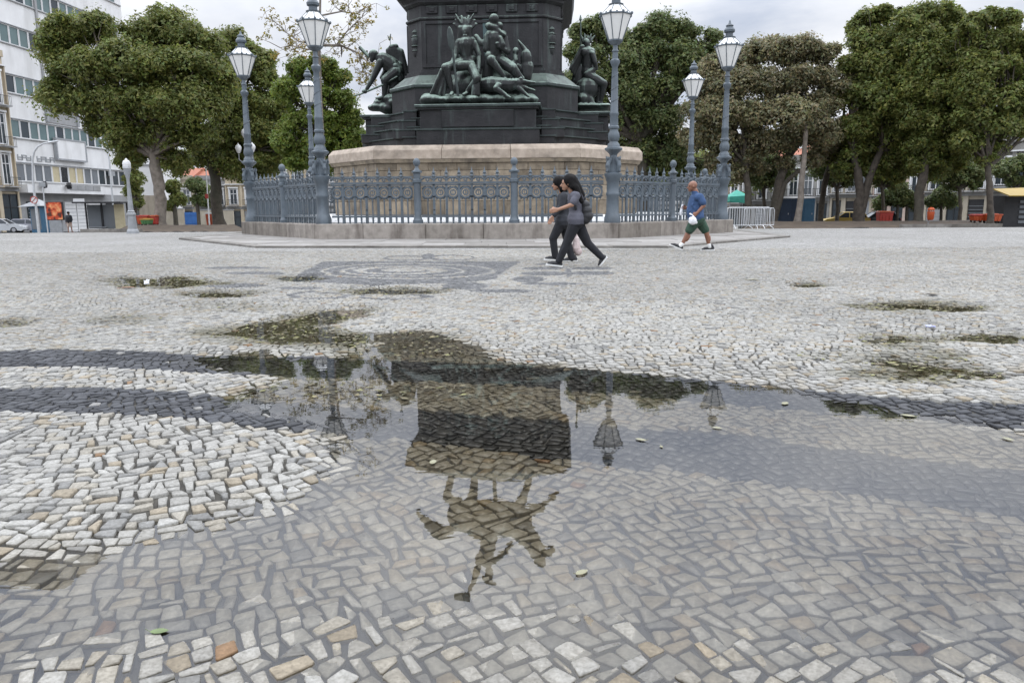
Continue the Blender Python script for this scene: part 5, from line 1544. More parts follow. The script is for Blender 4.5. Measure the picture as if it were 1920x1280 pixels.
tree('small green tree under the fig trees by the blue gate', 80, [[(372, 414, 3), (371, 395, 3), (368, 370, 3)]],
     [(362, 345, 20, 0), (380, 352, 22, .2), (390, 375, 18, 0), (370, 375, 16, .3)], M_['leaf_mid'], 5000, .2, 13)
tree('dark shrubby tree beside the pale fig trunk', 84, [[(330, 414, 4), (328, 395, 4), (326, 375, 3)]],
     [(322, 350, 22, 0), (335, 372, 20, .2), (318, 385, 15, 0)], M_['leaf_dark'], 5000, .22, 14)
tree('dark slender tree against the end of the white building', 78, [[(252, 420, 5), (251, 390, 5), (250, 350, 4)]],
     [(245, 300, 22, 0), (254, 335, 18, 0), (246, 360, 16, 0), (240, 275, 22, .2), (256, 380, 12, 0)], M_['leaf_dark'], 6000, .22, 15)
tree('bright yellow-green tree standing just behind the fence lamps', 50, [[(600, 425, 7), (598, 380, 6), (600, 320, 5.5), (598, 270, 5)]],
     [(560, 130, 32, .2), (600, 125, 34, 0), (635, 150, 34, 0), (545, 170, 34, 0), (590, 175, 40, -.4), (645, 190, 38, -.2), (660, 225, 34, 0), (610, 225, 42, -.4), (560, 225, 36, -.1), (540, 265, 32, .2), (590, 275, 40, -.1), (640, 268, 38, 0), (665, 258, 28, .2), (560, 305, 30, .2), (610, 312, 32, .3), (650, 300, 26, .3)],
     M_['leaf_bright'], 20000, .19, 16, shell=(.45, 1.05))
# sparse tree with bare branches
rr = random.Random(77)
sp_d = 47.0
spr = empty('tree', on_ground(612, sp_d), label='thin bare-branched tree with a few yellowing leaves above the bright green tree', cat='tree', group='trees around the square')
m = MB()
trunk_pts = [on_ground(612, sp_d), at(606, 300, sp_d), at(600, 180, sp_d), at(598, 92, sp_d), at(600, 20, sp_d), at(602, -60, sp_d)]
m.tube(trunk_pts, [.17, .14, .12, .10, .07, .04], 9)
tips = []
def bough(pts_px, r0):
    pts = [at(x, y, sp_d + dd) for x, y, dd in pts_px]
    m.tube(pts, [r0 * .62 * (1 - .8 * i / (len(pts) - 1)) for i in range(len(pts))], 6)
    for i in range(1, len(pts)):
        for k in range(5):
            t = rr.random(); p = pts[i - 1].lerp(pts[i], t)
            e_ = p + Vector((rr.uniform(-1, 1), rr.uniform(-1, 1), rr.uniform(-.6, 1.1))) * rr.uniform(.5, 1.3)
            m.tube(limb_path(p, e_, rr, .15, 3), [.028, .02, .014, .007], 4)
            for q2 in range(2):
                e2 = e_ + Vector((rr.uniform(-1, 1), rr.uniform(-1, 1), rr.uniform(-.9, .6))) * .6
                m.tube([e_, e2], [.012, .006], 4); tips.append(e2)
            tips.append(e_)
bough([(598, 85, 0), (640, 86, -.3), (672, 100, -.6), (690, 118, -.8), (715, 122, -1.0)], .15)
bough([(600, 30, 0), (640, 22, .2), (668, 26, .3), (695, 10, .4)], .09)
bough([(598, 85, 0), (560, 78, .3), (535, 60, .5), (520, 45, .6)], .10)
bough([(630, 86, -.2), (650, 60, -.3), (672, 38, -.5), (695, 20, -.5)], .08)
bough([(598, 95, 0), (570, 92, -.4), (545, 85, -.6), (525, 90, -.8)], .09)
bough([(672, 100, -.6), (680, 130, -.6), (690, 150, -.7), (705, 162, -.8)], .06)
bough([(602, -20, 0), (640, -60, .3), (680, -75, .5)], .07)
bough([(602, -20, 0), (560, -50, -.3), (520, -70, -.4)], .07)
m.build('trunk', M_['bark_pale'], spr, smooth=True)
LT = [(t_, rr.uniform(.12, .32)) for t_ in tips if rr.random() < .62]
leaf_cloud('crown', LT, 1900, .10, M_['leaf_yellow'], 78, spr, (.1, 1.0), flat=1.0)
m = MB()
for px_, y0_, y1_ in ((688, 95, 128), (572, 60, 82), (640, 88, 108)):
    m.tube([at(px_, y0_, sp_d - .5), at(px_ + 1, (y0_ + y1_) / 2, sp_d - .5), at(px_, y1_, sp_d - .5)], [.05, .06, .01], 5)
m.build('hanging_moss', M_['bark'], spr)
# right of the monument
tree('tall rounded dark green tree rising behind the seated bronze figure', 62, [[(1205, 425, 12), (1204, 380, 11), (1205, 320, 11), (1200, 260, 10)]],
     [(1085, 60, 30, .2), (1115, 52, 32, .4), (1095, 105, 40, 0), (1150, 75, 36, .4), (1195, 75, 38, .2), (1240, 55, 36, .2), (1285, 65, 34, .2), (1335, 68, 24, .5), (1320, 95, 32, .3), (1230, 100, 42, -.3), (1270, 110, 44, -.4), (1180, 120, 44, -.3), (1130, 140, 48, -.2), (1080, 165, 44, .2), (1190, 170, 50, -.6), (1250, 165, 50, -.6),
      (1305, 140, 40, -.1), (1120, 205, 46, 0), (1180, 230, 48, -.2), (1240, 225, 48, -.3), (1090, 235, 38, .3), (1150, 280, 42, .3), (1210, 285, 42, .2), (1260, 280, 42, .2), (1100, 280, 34, .6), (1160, 318, 36, .5), (1225, 322, 36, .5), (1280, 318, 34, .6), (1330, 318, 28, .8)],
     M_['leaf_mid'], 58000, .21, 21)
tree('brownish olive feathery tree with leaning trunks by the crowd barriers', 56, [[(1403, 424, 7), (1404, 390, 6.5), (1402, 345, 6), (1395, 300, 5.5)], [(1446, 422, 9, .6), (1452, 385, 8, .6), (1462, 340, 8, .5), (1480, 290, 7, .5), (1500, 265, 5, .5)],
      [(1446, 415, 6, .6), (1470, 345, 4.5, .4), (1500, 318, 3.5, .3)]],
     [(1345, 130, 34, .2), (1380, 110, 38, 0), (1420, 100, 40, .2), (1465, 95, 42, 0), (1505, 92, 38, .2), (1545, 100, 36, .3), (1330, 165, 36, .2), (1375, 160, 48, -.4), (1430, 155, 52, -.5), (1490, 150, 52, -.5), (1545, 145, 42, -.1), (1305, 205, 34, .4), (1350, 215, 46, -.3), (1410, 215, 54, -.7), (1475, 215, 54, -.7), (1535, 205, 48, -.3), (1575, 170, 34, .4),
      (1310, 255, 34, .4), (1360, 265, 42, 0), (1420, 265, 44, -.1), (1480, 260, 42, 0), (1540, 255, 40, 0), (1345, 300, 30, .4), (1400, 300, 30, .4), (1375, 322, 26, .5), (1425, 312, 28, .3), (1470, 305, 28, .5), (1520, 300, 32, .4), (1330, 325, 24, .6)],
     M_['leaf_olive'], 54000, .19, 22, shell=(.5, 1.05), flat=.7)
tree('slim pale leaning tree trunk with a small crown beside the portable toilets', 54, [[(1493, 424, 7), (1499, 390, 5.5), (1504, 330, 5), (1509, 280, 4.5), (1512, 235, 4)]],
     [(1512, 215, 30, 0), (1535, 235, 28, .2), (1490, 230, 28, .2)], M_['leaf_olive'], 5000, .2, 23, bark='bark_pale')
tree('dark thin-trunked tree leaning over the road behind the parked yellow car', 60, [[(1537, 416, 5), (1541, 385, 5), (1547, 340, 5), (1560, 300, 4.5)]],
     [(1560, 270, 34, 0), (1590, 260, 36, .2), (1540, 290, 28, .2), (1600, 290, 30, .2), (1575, 300, 26, 0)], M_['leaf_dark'], 11000, .22, 24)
tree('large dark green tree with forked trunk in the middle of the row', 56, [[(1609, 420, 11), (1612, 395, 10), (1612, 370, 8), (1607, 320, 7), (1600, 280, 6)], [(1612, 380, 8), (1626, 345, 7), (1645, 300, 6), (1655, 270, 5)]],
     [(1605, 50, 20, .4), (1625, 40, 26, .4), (1660, 30, 30, .3), (1690, 28, 28, .4), (1620, 80, 36, .2), (1665, 75, 42, -.1), (1705, 80, 40, 0), (1605, 120, 40, .1), (1655, 130, 50, -.5), (1705, 130, 46, -.3), (1600, 175, 42, .1), (1650, 185, 52, -.6), (1700, 190, 50, -.5), (1610, 235, 44, 0), (1665, 240, 48, -.2), (1710, 245, 44, 0), (1630, 280, 36, .4), (1680, 285, 36, .4), (1600, 295, 32, .5), (1655, 308, 30, .6), (1700, 312, 28, .6), (1580, 318, 24, .6), (1630, 325, 22, .8), (1685, 328, 20, .8)],
     M_['leaf_dark'], 46000, .21, 25)
tree('tall green tree with dark straight trunk near the orange litter bin', 53, [[(1721, 424, 9), (1722, 390, 8), (1726, 350, 8), (1735, 300, 7.5), (1745, 260, 7)]],
     [(1715, 85, 36, .1), (1712, 150, 42, -.3), (1716, 210, 42, -.3), (1708, 45, 26, .3), (1735, 28, 26, .2), (1765, 25, 28, .3), (1790, 35, 24, .4), (1740, 65, 36, 0), (1785, 70, 36, 0), (1745, 115, 44, -.4), (1795, 120, 42, -.3), (1750, 170, 48, -.6), (1800, 175, 44, -.5), (1745, 225, 46, -.4), (1795, 225, 44, -.3), (1735, 270, 38, .1), (1785, 268, 38, 0), (1745, 300, 28, .3), (1800, 288, 26, .3), (1765, 305, 26, .5), (1722, 305, 26, .5), (1750, 322, 22, .7), (1795, 305, 22, .6)],
     M_['leaf_dark'], 38000, .20, 26)
tree('leafy green tree at the end of the row over the orange skips', 50, [[(1858, 424, 6.5), (1857, 390, 6), (1855, 345, 5.5), (1852, 310, 5)]],
     [(1815, 60, 30, .2), (1815, 112, 36, -.2), (1818, 165, 38, -.3), (1812, 220, 38, -.2), (1812, 265, 30, 0), (1835, 40, 24, .3), (1860, 32, 26, .2), (1890, 38, 24, .3), (1840, 80, 34, 0), (1880, 75, 36, 0), (1915, 85, 34, .2), (1840, 125, 40, -.3), (1885, 130, 42, -.4), (1930, 140, 40, 0), (1835, 175, 40, -.4), (1885, 185, 46, -.6), (1935, 195, 42, -.2), (1830, 225, 36, -.2), (1875, 235, 40, -.3), (1920, 235, 34, 0), (1835, 270, 30, .2), (1870, 280, 28, .2), (1960, 120, 40, .2), (1850, 298, 20, .3)],
     M_['leaf_dark'], 34000, .20, 27)
for px_, py_, rp_, lb, sd_ in ((1683, 360, 22, 'round green shrub tree shading the small red skip', 31), (1700, 375, 18, 'low green bush tree beside the dark straight trunk', 32), (1765, 372, 24, 'dark leafy small tree before the grey shopfront', 33), (1660, 372, 18, 'small green street tree by the forked trunk', 34)):
    tree(lb, 68, [[(px_, 418, 2.5), (px_, 395, 2.5), (px_ + 1, py_ + 6, 2)]], [(px_, py_, rp_, 0), (px_ - rp_ * .7, py_ + 6, rp_ * .7, .2), (px_ + rp_ * .7, py_ + 4, rp_ * .75, -.2), (px_ + 3, py_ - rp_ * .5, rp_ * .7, 0)], M_['leaf_mid'], 4200, .18, sd_)
for px_, lb, sd_ in ((1432, 'dark street tree in deep shade behind the crowd barriers', 41), (1570, 'dark street tree behind the yellow taxi', 42), (1655, 'dark leafy street tree before the rose house', 43), (1800, 'dark leafy street tree hanging over the grey shutters', 44), (1905, 'dark street tree behind the news kiosk', 45)):
    tree(lb, 65, [[(px_, 416, 3.5), (px_ + 1, 390, 3.2), (px_ - 1, 350, 3)]], [(px_ - 25, 318, 28, 0), (px_ + 5, 308, 30, .2), (px_ + 32, 320, 26, -.2), (px_ - 8, 338, 20, .2), (px_ + 20, 342, 17, 0)], M_['leaf_mid'], 5200, .2, sd_)
# dense tree belt far behind, closing the gaps under the crowns as one mass
m_lumps = []
rb = random.Random(9)
for k in range(16):
    m_lumps.append((at(1090 + k * 22 + rb.uniform(-8, 8), 330 + rb.uniform(-20, 14), 96 + rb.uniform(-3, 3)), rb.uniform(2.2, 3.2)))
belt = leaf_cloud('far_shrubbery', m_lumps, 16000, .3, M_['leaf_dark'], 91, None)
tag(belt, 'dark far-off shrubbery seen beneath the tree crowns', 'shrubbery', kind='stuff')

# ================================================================== STREETS, BUILDINGS
def terrain_sheet(name, x0f, x1f, y0, y1, dz, mat, label=None, n=None):
    yy = np.arange(y0, y1 + .01, 1.0)
    vs = []; fs = []
    for y in yy:
        for k in range(5):
            x = x0f(y) + (x1f(y) - x0f(y)) * k / 4
            vs.append((x, y, zfar(y) + dz))
    for j in range(len(yy) - 1):
        for k in range(4):
            fs.append((j * 5 + k, j * 5 + k + 1, (j + 1) * 5 + k + 1, (j + 1) * 5 + k))
    return MB().add(vs, fs).build(name, mat, label=label, kind='structure')
def colx(px): return ray(px, 400).x
terrain_sheet('road', lambda y: -54.5 + .064 * (y - 92), lambda y: -44.0 + .064 * (y - 92), 44, 125, .02, M_['asphalt'], 'asphalt street in front of the white building')
terrain_sheet('pavement', lambda y: -57.5 + .064 * (y - 92), lambda y: -54.5 + .064 * (y - 92), 44, 125, .10, M_['pave'], 'pavement along the white building')
def bed_rise(y): return .04 + .46 * min(1, max(0, (y - 47.0) / 6.0)) - .40 * min(1, max(0, (y - 58.0) / 5.0))
def soil_bed(label, pxa, pxb):
    vs = []; fs = []; yy = np.arange(46.5, 64.1, .5); rb_ = random.Random(int(pxa))
    for y in yy:
        for k in range(25):
            e_ = min(k, 24 - k, 3) / 3.0
            vs.append((colx(pxa + (pxb - pxa) * k / 24) * y, y, zfar(y) - .03 + (bed_rise(y) + rb_.uniform(-.03, .05)) * e_))
    for j in range(len(yy) - 1):
        for k in range(24): fs.append((j * 25 + k, j * 25 + k + 1, (j + 1) * 25 + k + 1, (j + 1) * 25 + k))
    MB().add(vs, fs).build('planting_bed', M_['soil'], label=label, kind='structure', smooth=True)
soil_bed('bare soil bed under the fig trees', 205, 470)
soil_bed('bare soil bed under the row of trees', 1385, 1885)
terrain_sheet('road', lambda y: colx(1150) * y, lambda y: colx(2050) * y, 66, 74, .02, M_['asphalt'], 'asphalt street before the old shophouses')
terrain_sheet('road', lambda y: -48, lambda y: 40, 100, 108, .025, M_['asphalt'], 'asphalt street beyond the square')
def kerb_run(label, px0, d0, px1, d1, h=.22, w=.3):
    a, b = on_ground(px0, d0), on_ground(px1, d1)
    root = empty('stone_kerb', a, label=label, cat='kerb')
    n = max(2, round((b - a).length / 1.4)); ang = math.atan2((b - a).y, (b - a).x)
    for k in range(n):
        p = a.lerp(b, (k + .5) / n)
        MB().box((p.x, p.y, zfar(p.y) + h / 2 - .1), ((b - a).length / n - .02, w, h + .2), ang).build('kerb_stone', M_['slab_edge'], root)
kerb_run('low stone kerb edging the soil bed by the bus shelter', 150, 47, 262, 46.2)
kerb_run('low stone kerb edging the soil bed under the orange skips', 1690, 46.2, 1880, 45.8)

class Facade:
    def __init__(s, origin, along, root):
        s.o = Vector((origin[0], origin[1], 0)); a = Vector((along[0], along[1], 0)).normalized()
        s.a = a; s.n = Vector((a.y, -a.x, 0)); s.root = root
    def P(s, u, o, z): return s.o + s.a * u + s.n * o + Vector((0, 0, z))
    def box(s, name, u0, u1, o0, o1, z0, z1, mat, parent=None, bevel=0.0):
        p = [s.P(u0, o0, 0), s.P(u1, o0, 0), s.P(u1, o1, 0), s.P(u0, o1, 0)]
        return MB().prism([(q_.x, q_.y) for q_ in p][::-1], z0, z1).build(name, mat, parent or s.root, bevel=bevel)
    def window(s, u0, u1, z0, z1, o, glass, frame, fw=.07, mull=1, tran=0, name='window'):
        w = s.box(name, u0, u1, o - .12, o - .08, z0, z1, glass)
        m = MB()
        def bar(a0, a1, b0, b1):
            p = [s.P(a0, o - .06, 0), s.P(a1, o - .06, 0), s.P(a1, o - .01, 0), s.P(a0, o - .01, 0)]
            m.prism([(q_.x, q_.y) for q_ in p][::-1], b0, b1)
        bar(u0, u0 + fw, z0, z1); bar(u1 - fw, u1, z0, z1); bar(u0 + fw, u1 - fw, z0, z0 + fw); bar(u0 + fw, u1 - fw, z1 - fw, z1)
        for k in range(mull):
            c = u0 + (u1 - u0) * (k + 1) / (mull + 1); bar(c - fw * .35, c + fw * .35, z0 + fw, z1 - fw)
        for k in range(tran):
            c = z0 + (z1 - z0) * (.68 if tran == 1 else (k + 1) / (tran + 1)); bar(u0 + fw, u1 - fw, c - fw * .35, c + fw * .35)
        m.build('frame', frame, w)
        return w

# --- white modern block with ribbon windows
FX0, FD0, FS = -56.5, 92.0, .064
def FA(px, py):
    v = ray(px, py); d = (FX0 - FS * FD0) / (v.x - FS)
    return at(px, py, d)
def fu(px, py=300): return (FA(px, py).y - FD0) * math.sqrt(1 + FS * FS)
wb = empty('office_building', (FX0, FD0, zfar(FD0)), label='tall white modernist block with ribbon windows beside the fig trees', cat='building')
fa = Facade((FX0, FD0), (FS, 1), wb)
uL, uR = fu(22), fu(229, 40)
zb0 = -3.0
rowz = [(FA(20, 257).z, FA(20, 222).z), (FA(8, 172).z, FA(8, 137).z), (FA(2, 78).z, FA(2, 42).z)]
g0 = FA(35, 340).z; g1_ = FA(35, 305).z
rows = [(g0, g1_)] + rowz
step = rowz[1][0] - rowz[0][0]
rows.append((rows[-1][0] + step, rows[-1][1] + step))
while rows[-1][1] < 41: rows.append((rows[-1][0] + step, rows[-1][1] + step))
zt = 46.0
fa.box('core', uL, uR, -18, -.45, zb0, zt, M_['plaster_grey'])
prev = FA(60, 362).z
canopy_z = prev
for (z0, z1) in rows:
    fa.box('wall_band', uL, uR, -.45, 0, prev, z0, M_['plaster_white'])
    prev = z1
fa.box('wall_band', uL, uR, -.45, 0, prev, zt, M_['plaster_white'])
for ri, (z0, z1) in enumerate(rows):
    pitch = (fu(190) - fu(20)) / 11.0
    a0 = uL + .5; k = 0
    fa.box('wall_pier', uL, a0, -.45, 0, z0, z1, M_['plaster_white'])
    n = int((uR - 1.0 - a0) / pitch)
    fa.box('wall_pier', a0 + n * pitch, uR, -.45, 0, z0, z1, M_['plaster_white'])
    for k in range(n):
        u = a0 + k * pitch
        if ri == 0:
            mt = (M_['win_grey'], M_['win_grey'], M_['win_grey'], M_['win_grey'], M_['tan_panel'], M_['black_glass'], M_['tan_panel'], M_['tan_panel'], M_['win_grey'], M_['win_grey'], M_['win_dark'])[min(k, 10)]
        else:
            mt = (M_['win_teal'], M_['win_teal'], M_['win_dark'], M_['win_teal'])[(k * 7 + ri * 3) % 4]
        fa.window(u + .03, u + pitch - .03, z0 + .02, z1 - .02, -.05, mt, M_['white_paint'], .10, 0, 0)
    fa.box('sill', uL + .2, uR - .2, 0, .16, z0 - .10, z0 - .003, M_['plaster_grey'])
    fa.box('lintel', uL + .2, uR - .2, 0, .10, z1 + .003, z1 + .09, M_['metal_grey'])
fa.box('pilaster', fu(73, 100), fu(73, 100) + .35, .0, .18, rows[1][1] + .3, zt, M_['plaster_grey'])
zA, zB = FA(105, 297).z, FA(105, 262).z
fa.box('sign_board', fu(104), fu(156), .10, .42, zA, zB, M_['plaster_white'])
for (a0, a1, z0, z1) in ((fu(102), fu(104), zA - .2, zB + .2), (fu(156), fu(158), zA - .2, zB + .2), (fu(104), fu(156), zA - .2, zA), (fu(104), fu(156), zB, zB + .2)):
    fa.box('board_frame', a0, a1, .08, .48, z0, z1, M_['metal_grey'])
zC, zD = rows[1][1] + .25, rows[2][0] - .25
fa.box('bay_panel', fu(96), fu(150), .02, .12, zC, zD, M_['plaster_grey'])
for a in (fu(95), fu(151)):
    fa.box('panel_post', a - .2, a + .2, .03, .30, zC, zD, M_['metal_grey'])
# raised worn lettering above the first floor
zl0, zl1 = FA(40, 300).z, FA(40, 290).z
for k, pxl in enumerate((33, 41, 49, 57, 69, 77, 86, 93)):
    if k in (3,): continue
    u = fu(pxl); w_ = .42
    m = MB()
    def lb_(a0, a1, b0, b1):
        p = [fa.P(u + a0, .003, 0), fa.P(u + a1, .003, 0), fa.P(u + a1, .06, 0), fa.P(u + a0, .06, 0)]
        m.prism([(q_.x, q_.y) for q_ in p][::-1], zl0 + (zl1 - zl0) * b0, zl0 + (zl1 - zl0) * b1)
    lb_(0, .12, 0, 1); lb_(.3 + w_, .42 + w_, 0, .9); lb_(.12, .3 + w_, .42, .6)
    if k % 2: lb_(.12, .3 + w_, .85, 1)
    else: lb_(.12, .3 + w_, 0, .15)
    m.build('relief_letter', M_['metal_grey'], wb)
# balcony band, ground floor
fa.box('canopy', uL + .3, fu(190), 0, 1.3, canopy_z, FA(60, 345).z - .12, M_['plaster_white'])
for k in range(4):
    u0 = fu(105) + k * (fu(165) - fu(105)) / 4
    fa.box('canopy_panel', u0 + .05, u0 + (fu(165) - fu(105)) / 4 - .05, 1.302, 1.36, FA(60, 355).z, FA(60, 345).z, M_['plaster_grey'])
fa.box('ground_wall', uL, uR, -.45, -.02, zb0, canopy_z, M_['plaster_grey'])
for a, b_2, mt, nm in ((40, 76, M_['win_dark'], 'shop_shutter'), (112, 132, M_['white_paint'], 'roller_door'), (134, 154, M_['white_paint'], 'roller_door'), (156, 182, M_['plaster_white'], 'roller_door'), (190, 222, M_['dark'], 'shop_door')):
    w_ = fa.box(nm, fu(a), fu(b_2), -.018, .06, zb0, canopy_z - 1.0, mt)
    for k in range(9):
        z = -1.6 + k * .45
        if z < canopy_z - 1.1: fa.box('slat', fu(a) + .1, fu(b_2) - .1, .062, .085, z, z + .05, M_['metal_grey'] if mt is not M_['dark'] else M_['dark'], w_)
for pxl in (50, 98):
    p = fa.P(fu(pxl), 1.8, FA(60, 347).z)
    MB().tube([p + fa.n * -.5, p + Vector((0, 0, .0))], .06, 6).box(p, (.5, .8, .5), .4, Matrix.Translation(p) @ Matrix.Rotation(.5, 4, 'X') @ Matrix.Rotation(.4, 4, 'Z')).build('floodlight', M_['dark'], wb)
for k in range(6):
    fa.box('air_conditioner', fu(160) + k * 2.3, fu(160) + k * 2.3 + .9, 0.12, .55, FA(60, 320).z + (k % 2) * 3.0, FA(60, 320).z + .6 + (k % 2) * 3.0, M_['metal_grey']) if k in (2, 4) else None

# --- generic old shophouse
def shophouse(label, origin, along, width, wallm, floors=2, gh=3.9, fh=3.6, bays=3, seed=0, roof=True, balcony=True, depth=10, z0=None, shutter='dark'):
    rr = random.Random(seed)
    zz0 = zfar(origin[1]) if z0 is None else z0
    root = empty('shophouse', (origin[0], origin[1], zz0), label=label, cat='building', group='old buildings around the square')
    f = Facade(origin, along, root)
    H = gh + fh * (floors - 1) + .9
    f.box('wall', 0, width, -depth, -.22, zz0 - 1.0, zz0 + H, wallm)
    bw = width / bays
    # ground floor: piers, openings
    for k in range(bays + 1):
        c = k * bw; f.box('pier', max(0, c - .28), min(width, c + .28), -.22, .02, zz0 - .5, zz0 + gh - .5, wallm, bevel=.02)
    f.box('fascia', 0, width, -.22, .06, zz0 + gh - .5, zz0 + gh - .12, M_['plaster_grey'])
    f.box('cornice', -.02, width + .02, -.22, .26, zz0 + gh - .12, zz0 + gh + .06, wallm)
    for k in range(bays):
        u0, u1 = k * bw + .3, (k + 1) * bw - .3
        if rr.random() < .5:
            s_ = f.box('roller_shutter', u0, u1, -.20, -.15, zz0 - .3, zz0 + gh - .9, M_[rr.choice(('metal_grey', 'dark', 'plaster_grey'))])
            for q_ in range(7): f.box('slat', u0 + .04, u1 - .04, -.148, -.13, zz0 + .2 + q_ * .38, zz0 + .24 + q_ * .38, M_['metal_grey'], s_)
        else:
            f.window(u0, u1, zz0 - .2, zz0 + gh - .8, -.06, M_['win_dark'], M_['dark'], .09, 1, 1, 'shop_door')
    for fl in range(1, floors):
        zf0 = zz0 + gh + .06 + (fl - 1) * fh
        for k in range(bays):
            c = (k + .5) * bw; hw = min(.62, bw * .3)
            f.window(c - hw, c + hw, zf0 + .15, zf0 + fh - .85, -.06, M_['win_dark' if rr.random() < .6 else 'win_grey'], M_['white_paint'], .11, 1, 1, 'window')
            f.box('window_surround', c - hw - .16, c - hw - .004, -.22, .05, zf0 + .1, zf0 + fh - .75, M_['white_paint'])
            f.box('window_surround', c + hw + .004, c + hw + .16, -.22, .05, zf0 + .1, zf0 + fh - .75, M_['white_paint'])
            f.box('window_head', c - hw - .24, c + hw + .24, -.22, .14, zf0 + fh - .75, zf0 + fh - .55, M_['white_paint'])
            if balcony:
                f.box('balcony_slab', c - hw - .35, c + hw + .35, .262, .85, zf0 - .14, zf0 - .02, M_['plaster_grey'])
                m = MB()
                for t in range(9):
                    p = f.P(c - hw - .3 + (2 * hw + .6) * t / 8, .80, zf0); m.tube([p, p + Vector((0, 0, .95))], .022, 4)
                m.tube([f.P(c - hw - .3, .80, zf0 + .95), f.P(c + hw + .3, .80, zf0 + .95)], .03, 4)
                m.build('balcony_rail', M_['dark'], root)
        f.box('cornice', -.02, width + .02, -.22, .20, zf0 + fh - .16, zf0 + fh - .02, M_['white_paint'])
        for k in range(bays + 1):
            c = k * bw; f.box('pilaster', max(0, c - .18), min(width, c + .18), -.22, .03, zf0, zf0 + fh - .16, wallm)
    f.box('parapet', 0, width, -.4, .02, zz0 + H, zz0 + H + .7, wallm)
    if roof:
        z = zz0 + H + .7
        p = [f.P(0, -.5, z - .2), f.P(width, -.5, z - .2), f.P(width, -depth / 2, z + 1.5), f.P(0, -depth / 2, z + 1.5), f.P(width, -depth, z - .2), f.P(0, -depth, z - .2)]
        MB().add(p, [(0, 1, 2, 3), (3, 2, 4, 5), (0, 3, 5), (1, 4, 2)]).build('roof', M_['red_tile'], root)
    return root
# right-hand row
pa, pb = on_ground(1385, 104), on_ground(1990, 76)
al = (pb - pa); al_n = al.normalized(); tot = al.length
u = 0.0
specs = [('grey shophouse with iron balconies behind the portable toilets', 6.8, 'plaster_old_shaded', 2), ('pale shophouse with tall white windows behind the thin dark trunk', 6.0, 'plaster_old_shaded', 2),
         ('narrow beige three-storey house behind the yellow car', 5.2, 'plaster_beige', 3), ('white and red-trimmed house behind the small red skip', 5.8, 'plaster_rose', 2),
         ('beige shophouse with weathered balcony by the dark straight trunk', 6.4, 'plaster_beige', 2), ('white shophouse with balustrade above the orange skips', 8.2, 'plaster_old_shaded', 2), ('tall stained stone-coloured building at the end of the row', 9.0, 'plaster_beige', 3), ('cream corner shophouse beyond the newspaper kiosk', 8.0, 'plaster_cream', 2)]
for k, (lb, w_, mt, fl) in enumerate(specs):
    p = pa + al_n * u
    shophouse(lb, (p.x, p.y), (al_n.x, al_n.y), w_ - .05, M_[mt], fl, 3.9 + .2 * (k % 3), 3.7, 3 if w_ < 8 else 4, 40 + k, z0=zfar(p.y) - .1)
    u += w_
# far row behind the monument, on the far side of the square
far = [('low cream house glimpsed under the fig crowns', 290, 131, 7.0, 'plaster_beige', 2), ('grey house behind the blue gate', 352, 132, 7.0, 'plaster_grey', 2), ('cream house with ochre shutters seen past the fence corner', 425, 128, 8.0, 'plaster_cream', 2), ('pale yellow house seen between fence lamps', 520, 128, 7.5, 'plaster_cream', 3), ('white house half hidden by the bright green tree', 610, 128, 9, 'plaster_white', 3), ('rose shophouse behind the granite drum', 700, 130, 9, 'plaster_rose', 3),
       ('grey house far behind the seated bronze figure', 1130, 130, 9, 'plaster_grey', 2), ('white house far behind the lamp posts', 1235, 130, 8.5, 'plaster_white', 2), ('beige house far behind the crowd barriers', 1330, 128, 8.5, 'plaster_beige', 2)]
for k, (lb, px_, d_, w_, mt, fl) in enumerate(far):
    p = on_ground(px_, d_)
    shophouse(lb, (p.x, p.y), (1, .02 * (k - 2)), w_, M_[mt], fl, 3.8, 3.6, 3, 60 + k)
# ornate old house at the near end of the white block
p = fa.P(uL - 9.1, .5, 0)
shophouse('old ornate cream house with tiled roof adjoining the white block', (p.x, p.y), (FS, 1), 9.0, M_['plaster_cream'], 4, 5.2, 4.4, 3, 90, z0=-1.6)
# plain gable wall and low wall with blue gate behind the fig trees
gw = empty('gable_wall', on_ground(268, 112), label='plain pale gable wall glimpsed beneath the fig trees', cat='wall')
f = Facade(tuple(on_ground(262, 112)[:2]), (1, .1), gw)
f.box('wall', 0, 3.6, -8, 0, -4, 7.2, M_['plaster_white']); f.box('parapet', -.1, 3.7, -8.1, .1, 7.2, 7.5, M_['plaster_grey'])
f.box('lower_course', 0.02, 3.58, .003, .12, -4, 3.0, M_['plaster_beige'])
lw = empty('boundary_wall', on_ground(300, 109), label='low beige boundary wall behind the fig trunks', cat='wall')
f = Facade(tuple(on_ground(300, 109)[:2]), (1, .03), lw)
f.box('wall', 0, 3.4, -.3, 0, -4, 1.0, M_['plaster_beige']); f.box('wall', 5.3, 10.4, -.3, 0, -4, .8, M_['plaster_beige']); f.box('coping', -.05, 3.4, -.36, .06, 1.0, 1.12, M_['plaster_grey']); f.box('coping', 5.3, 10.45, -.36, .06, .8, .92, M_['plaster_grey'])
gt = empty('gate', f.P(3.42, 0, -2.2), label='bright blue sheet metal gate in the boundary wall', cat='gate')
fg = Facade(tuple(f.P(3.42, -.1, 0)[:2]), (1, .03), gt)
for k in range(2):
    lf = fg.box('gate_leaf', k * .93 + .01, k * .93 + .91, -.05, 0, -2.6, .55, M_['blue_tarp'])
    for j in range(3): fg.box('gate_rail', k * .93 + .03, k * .93 + .89, .002, .04, -2.3 + j * 1.2, -2.2 + j * 1.2, M_['blue_tarp'], lf)

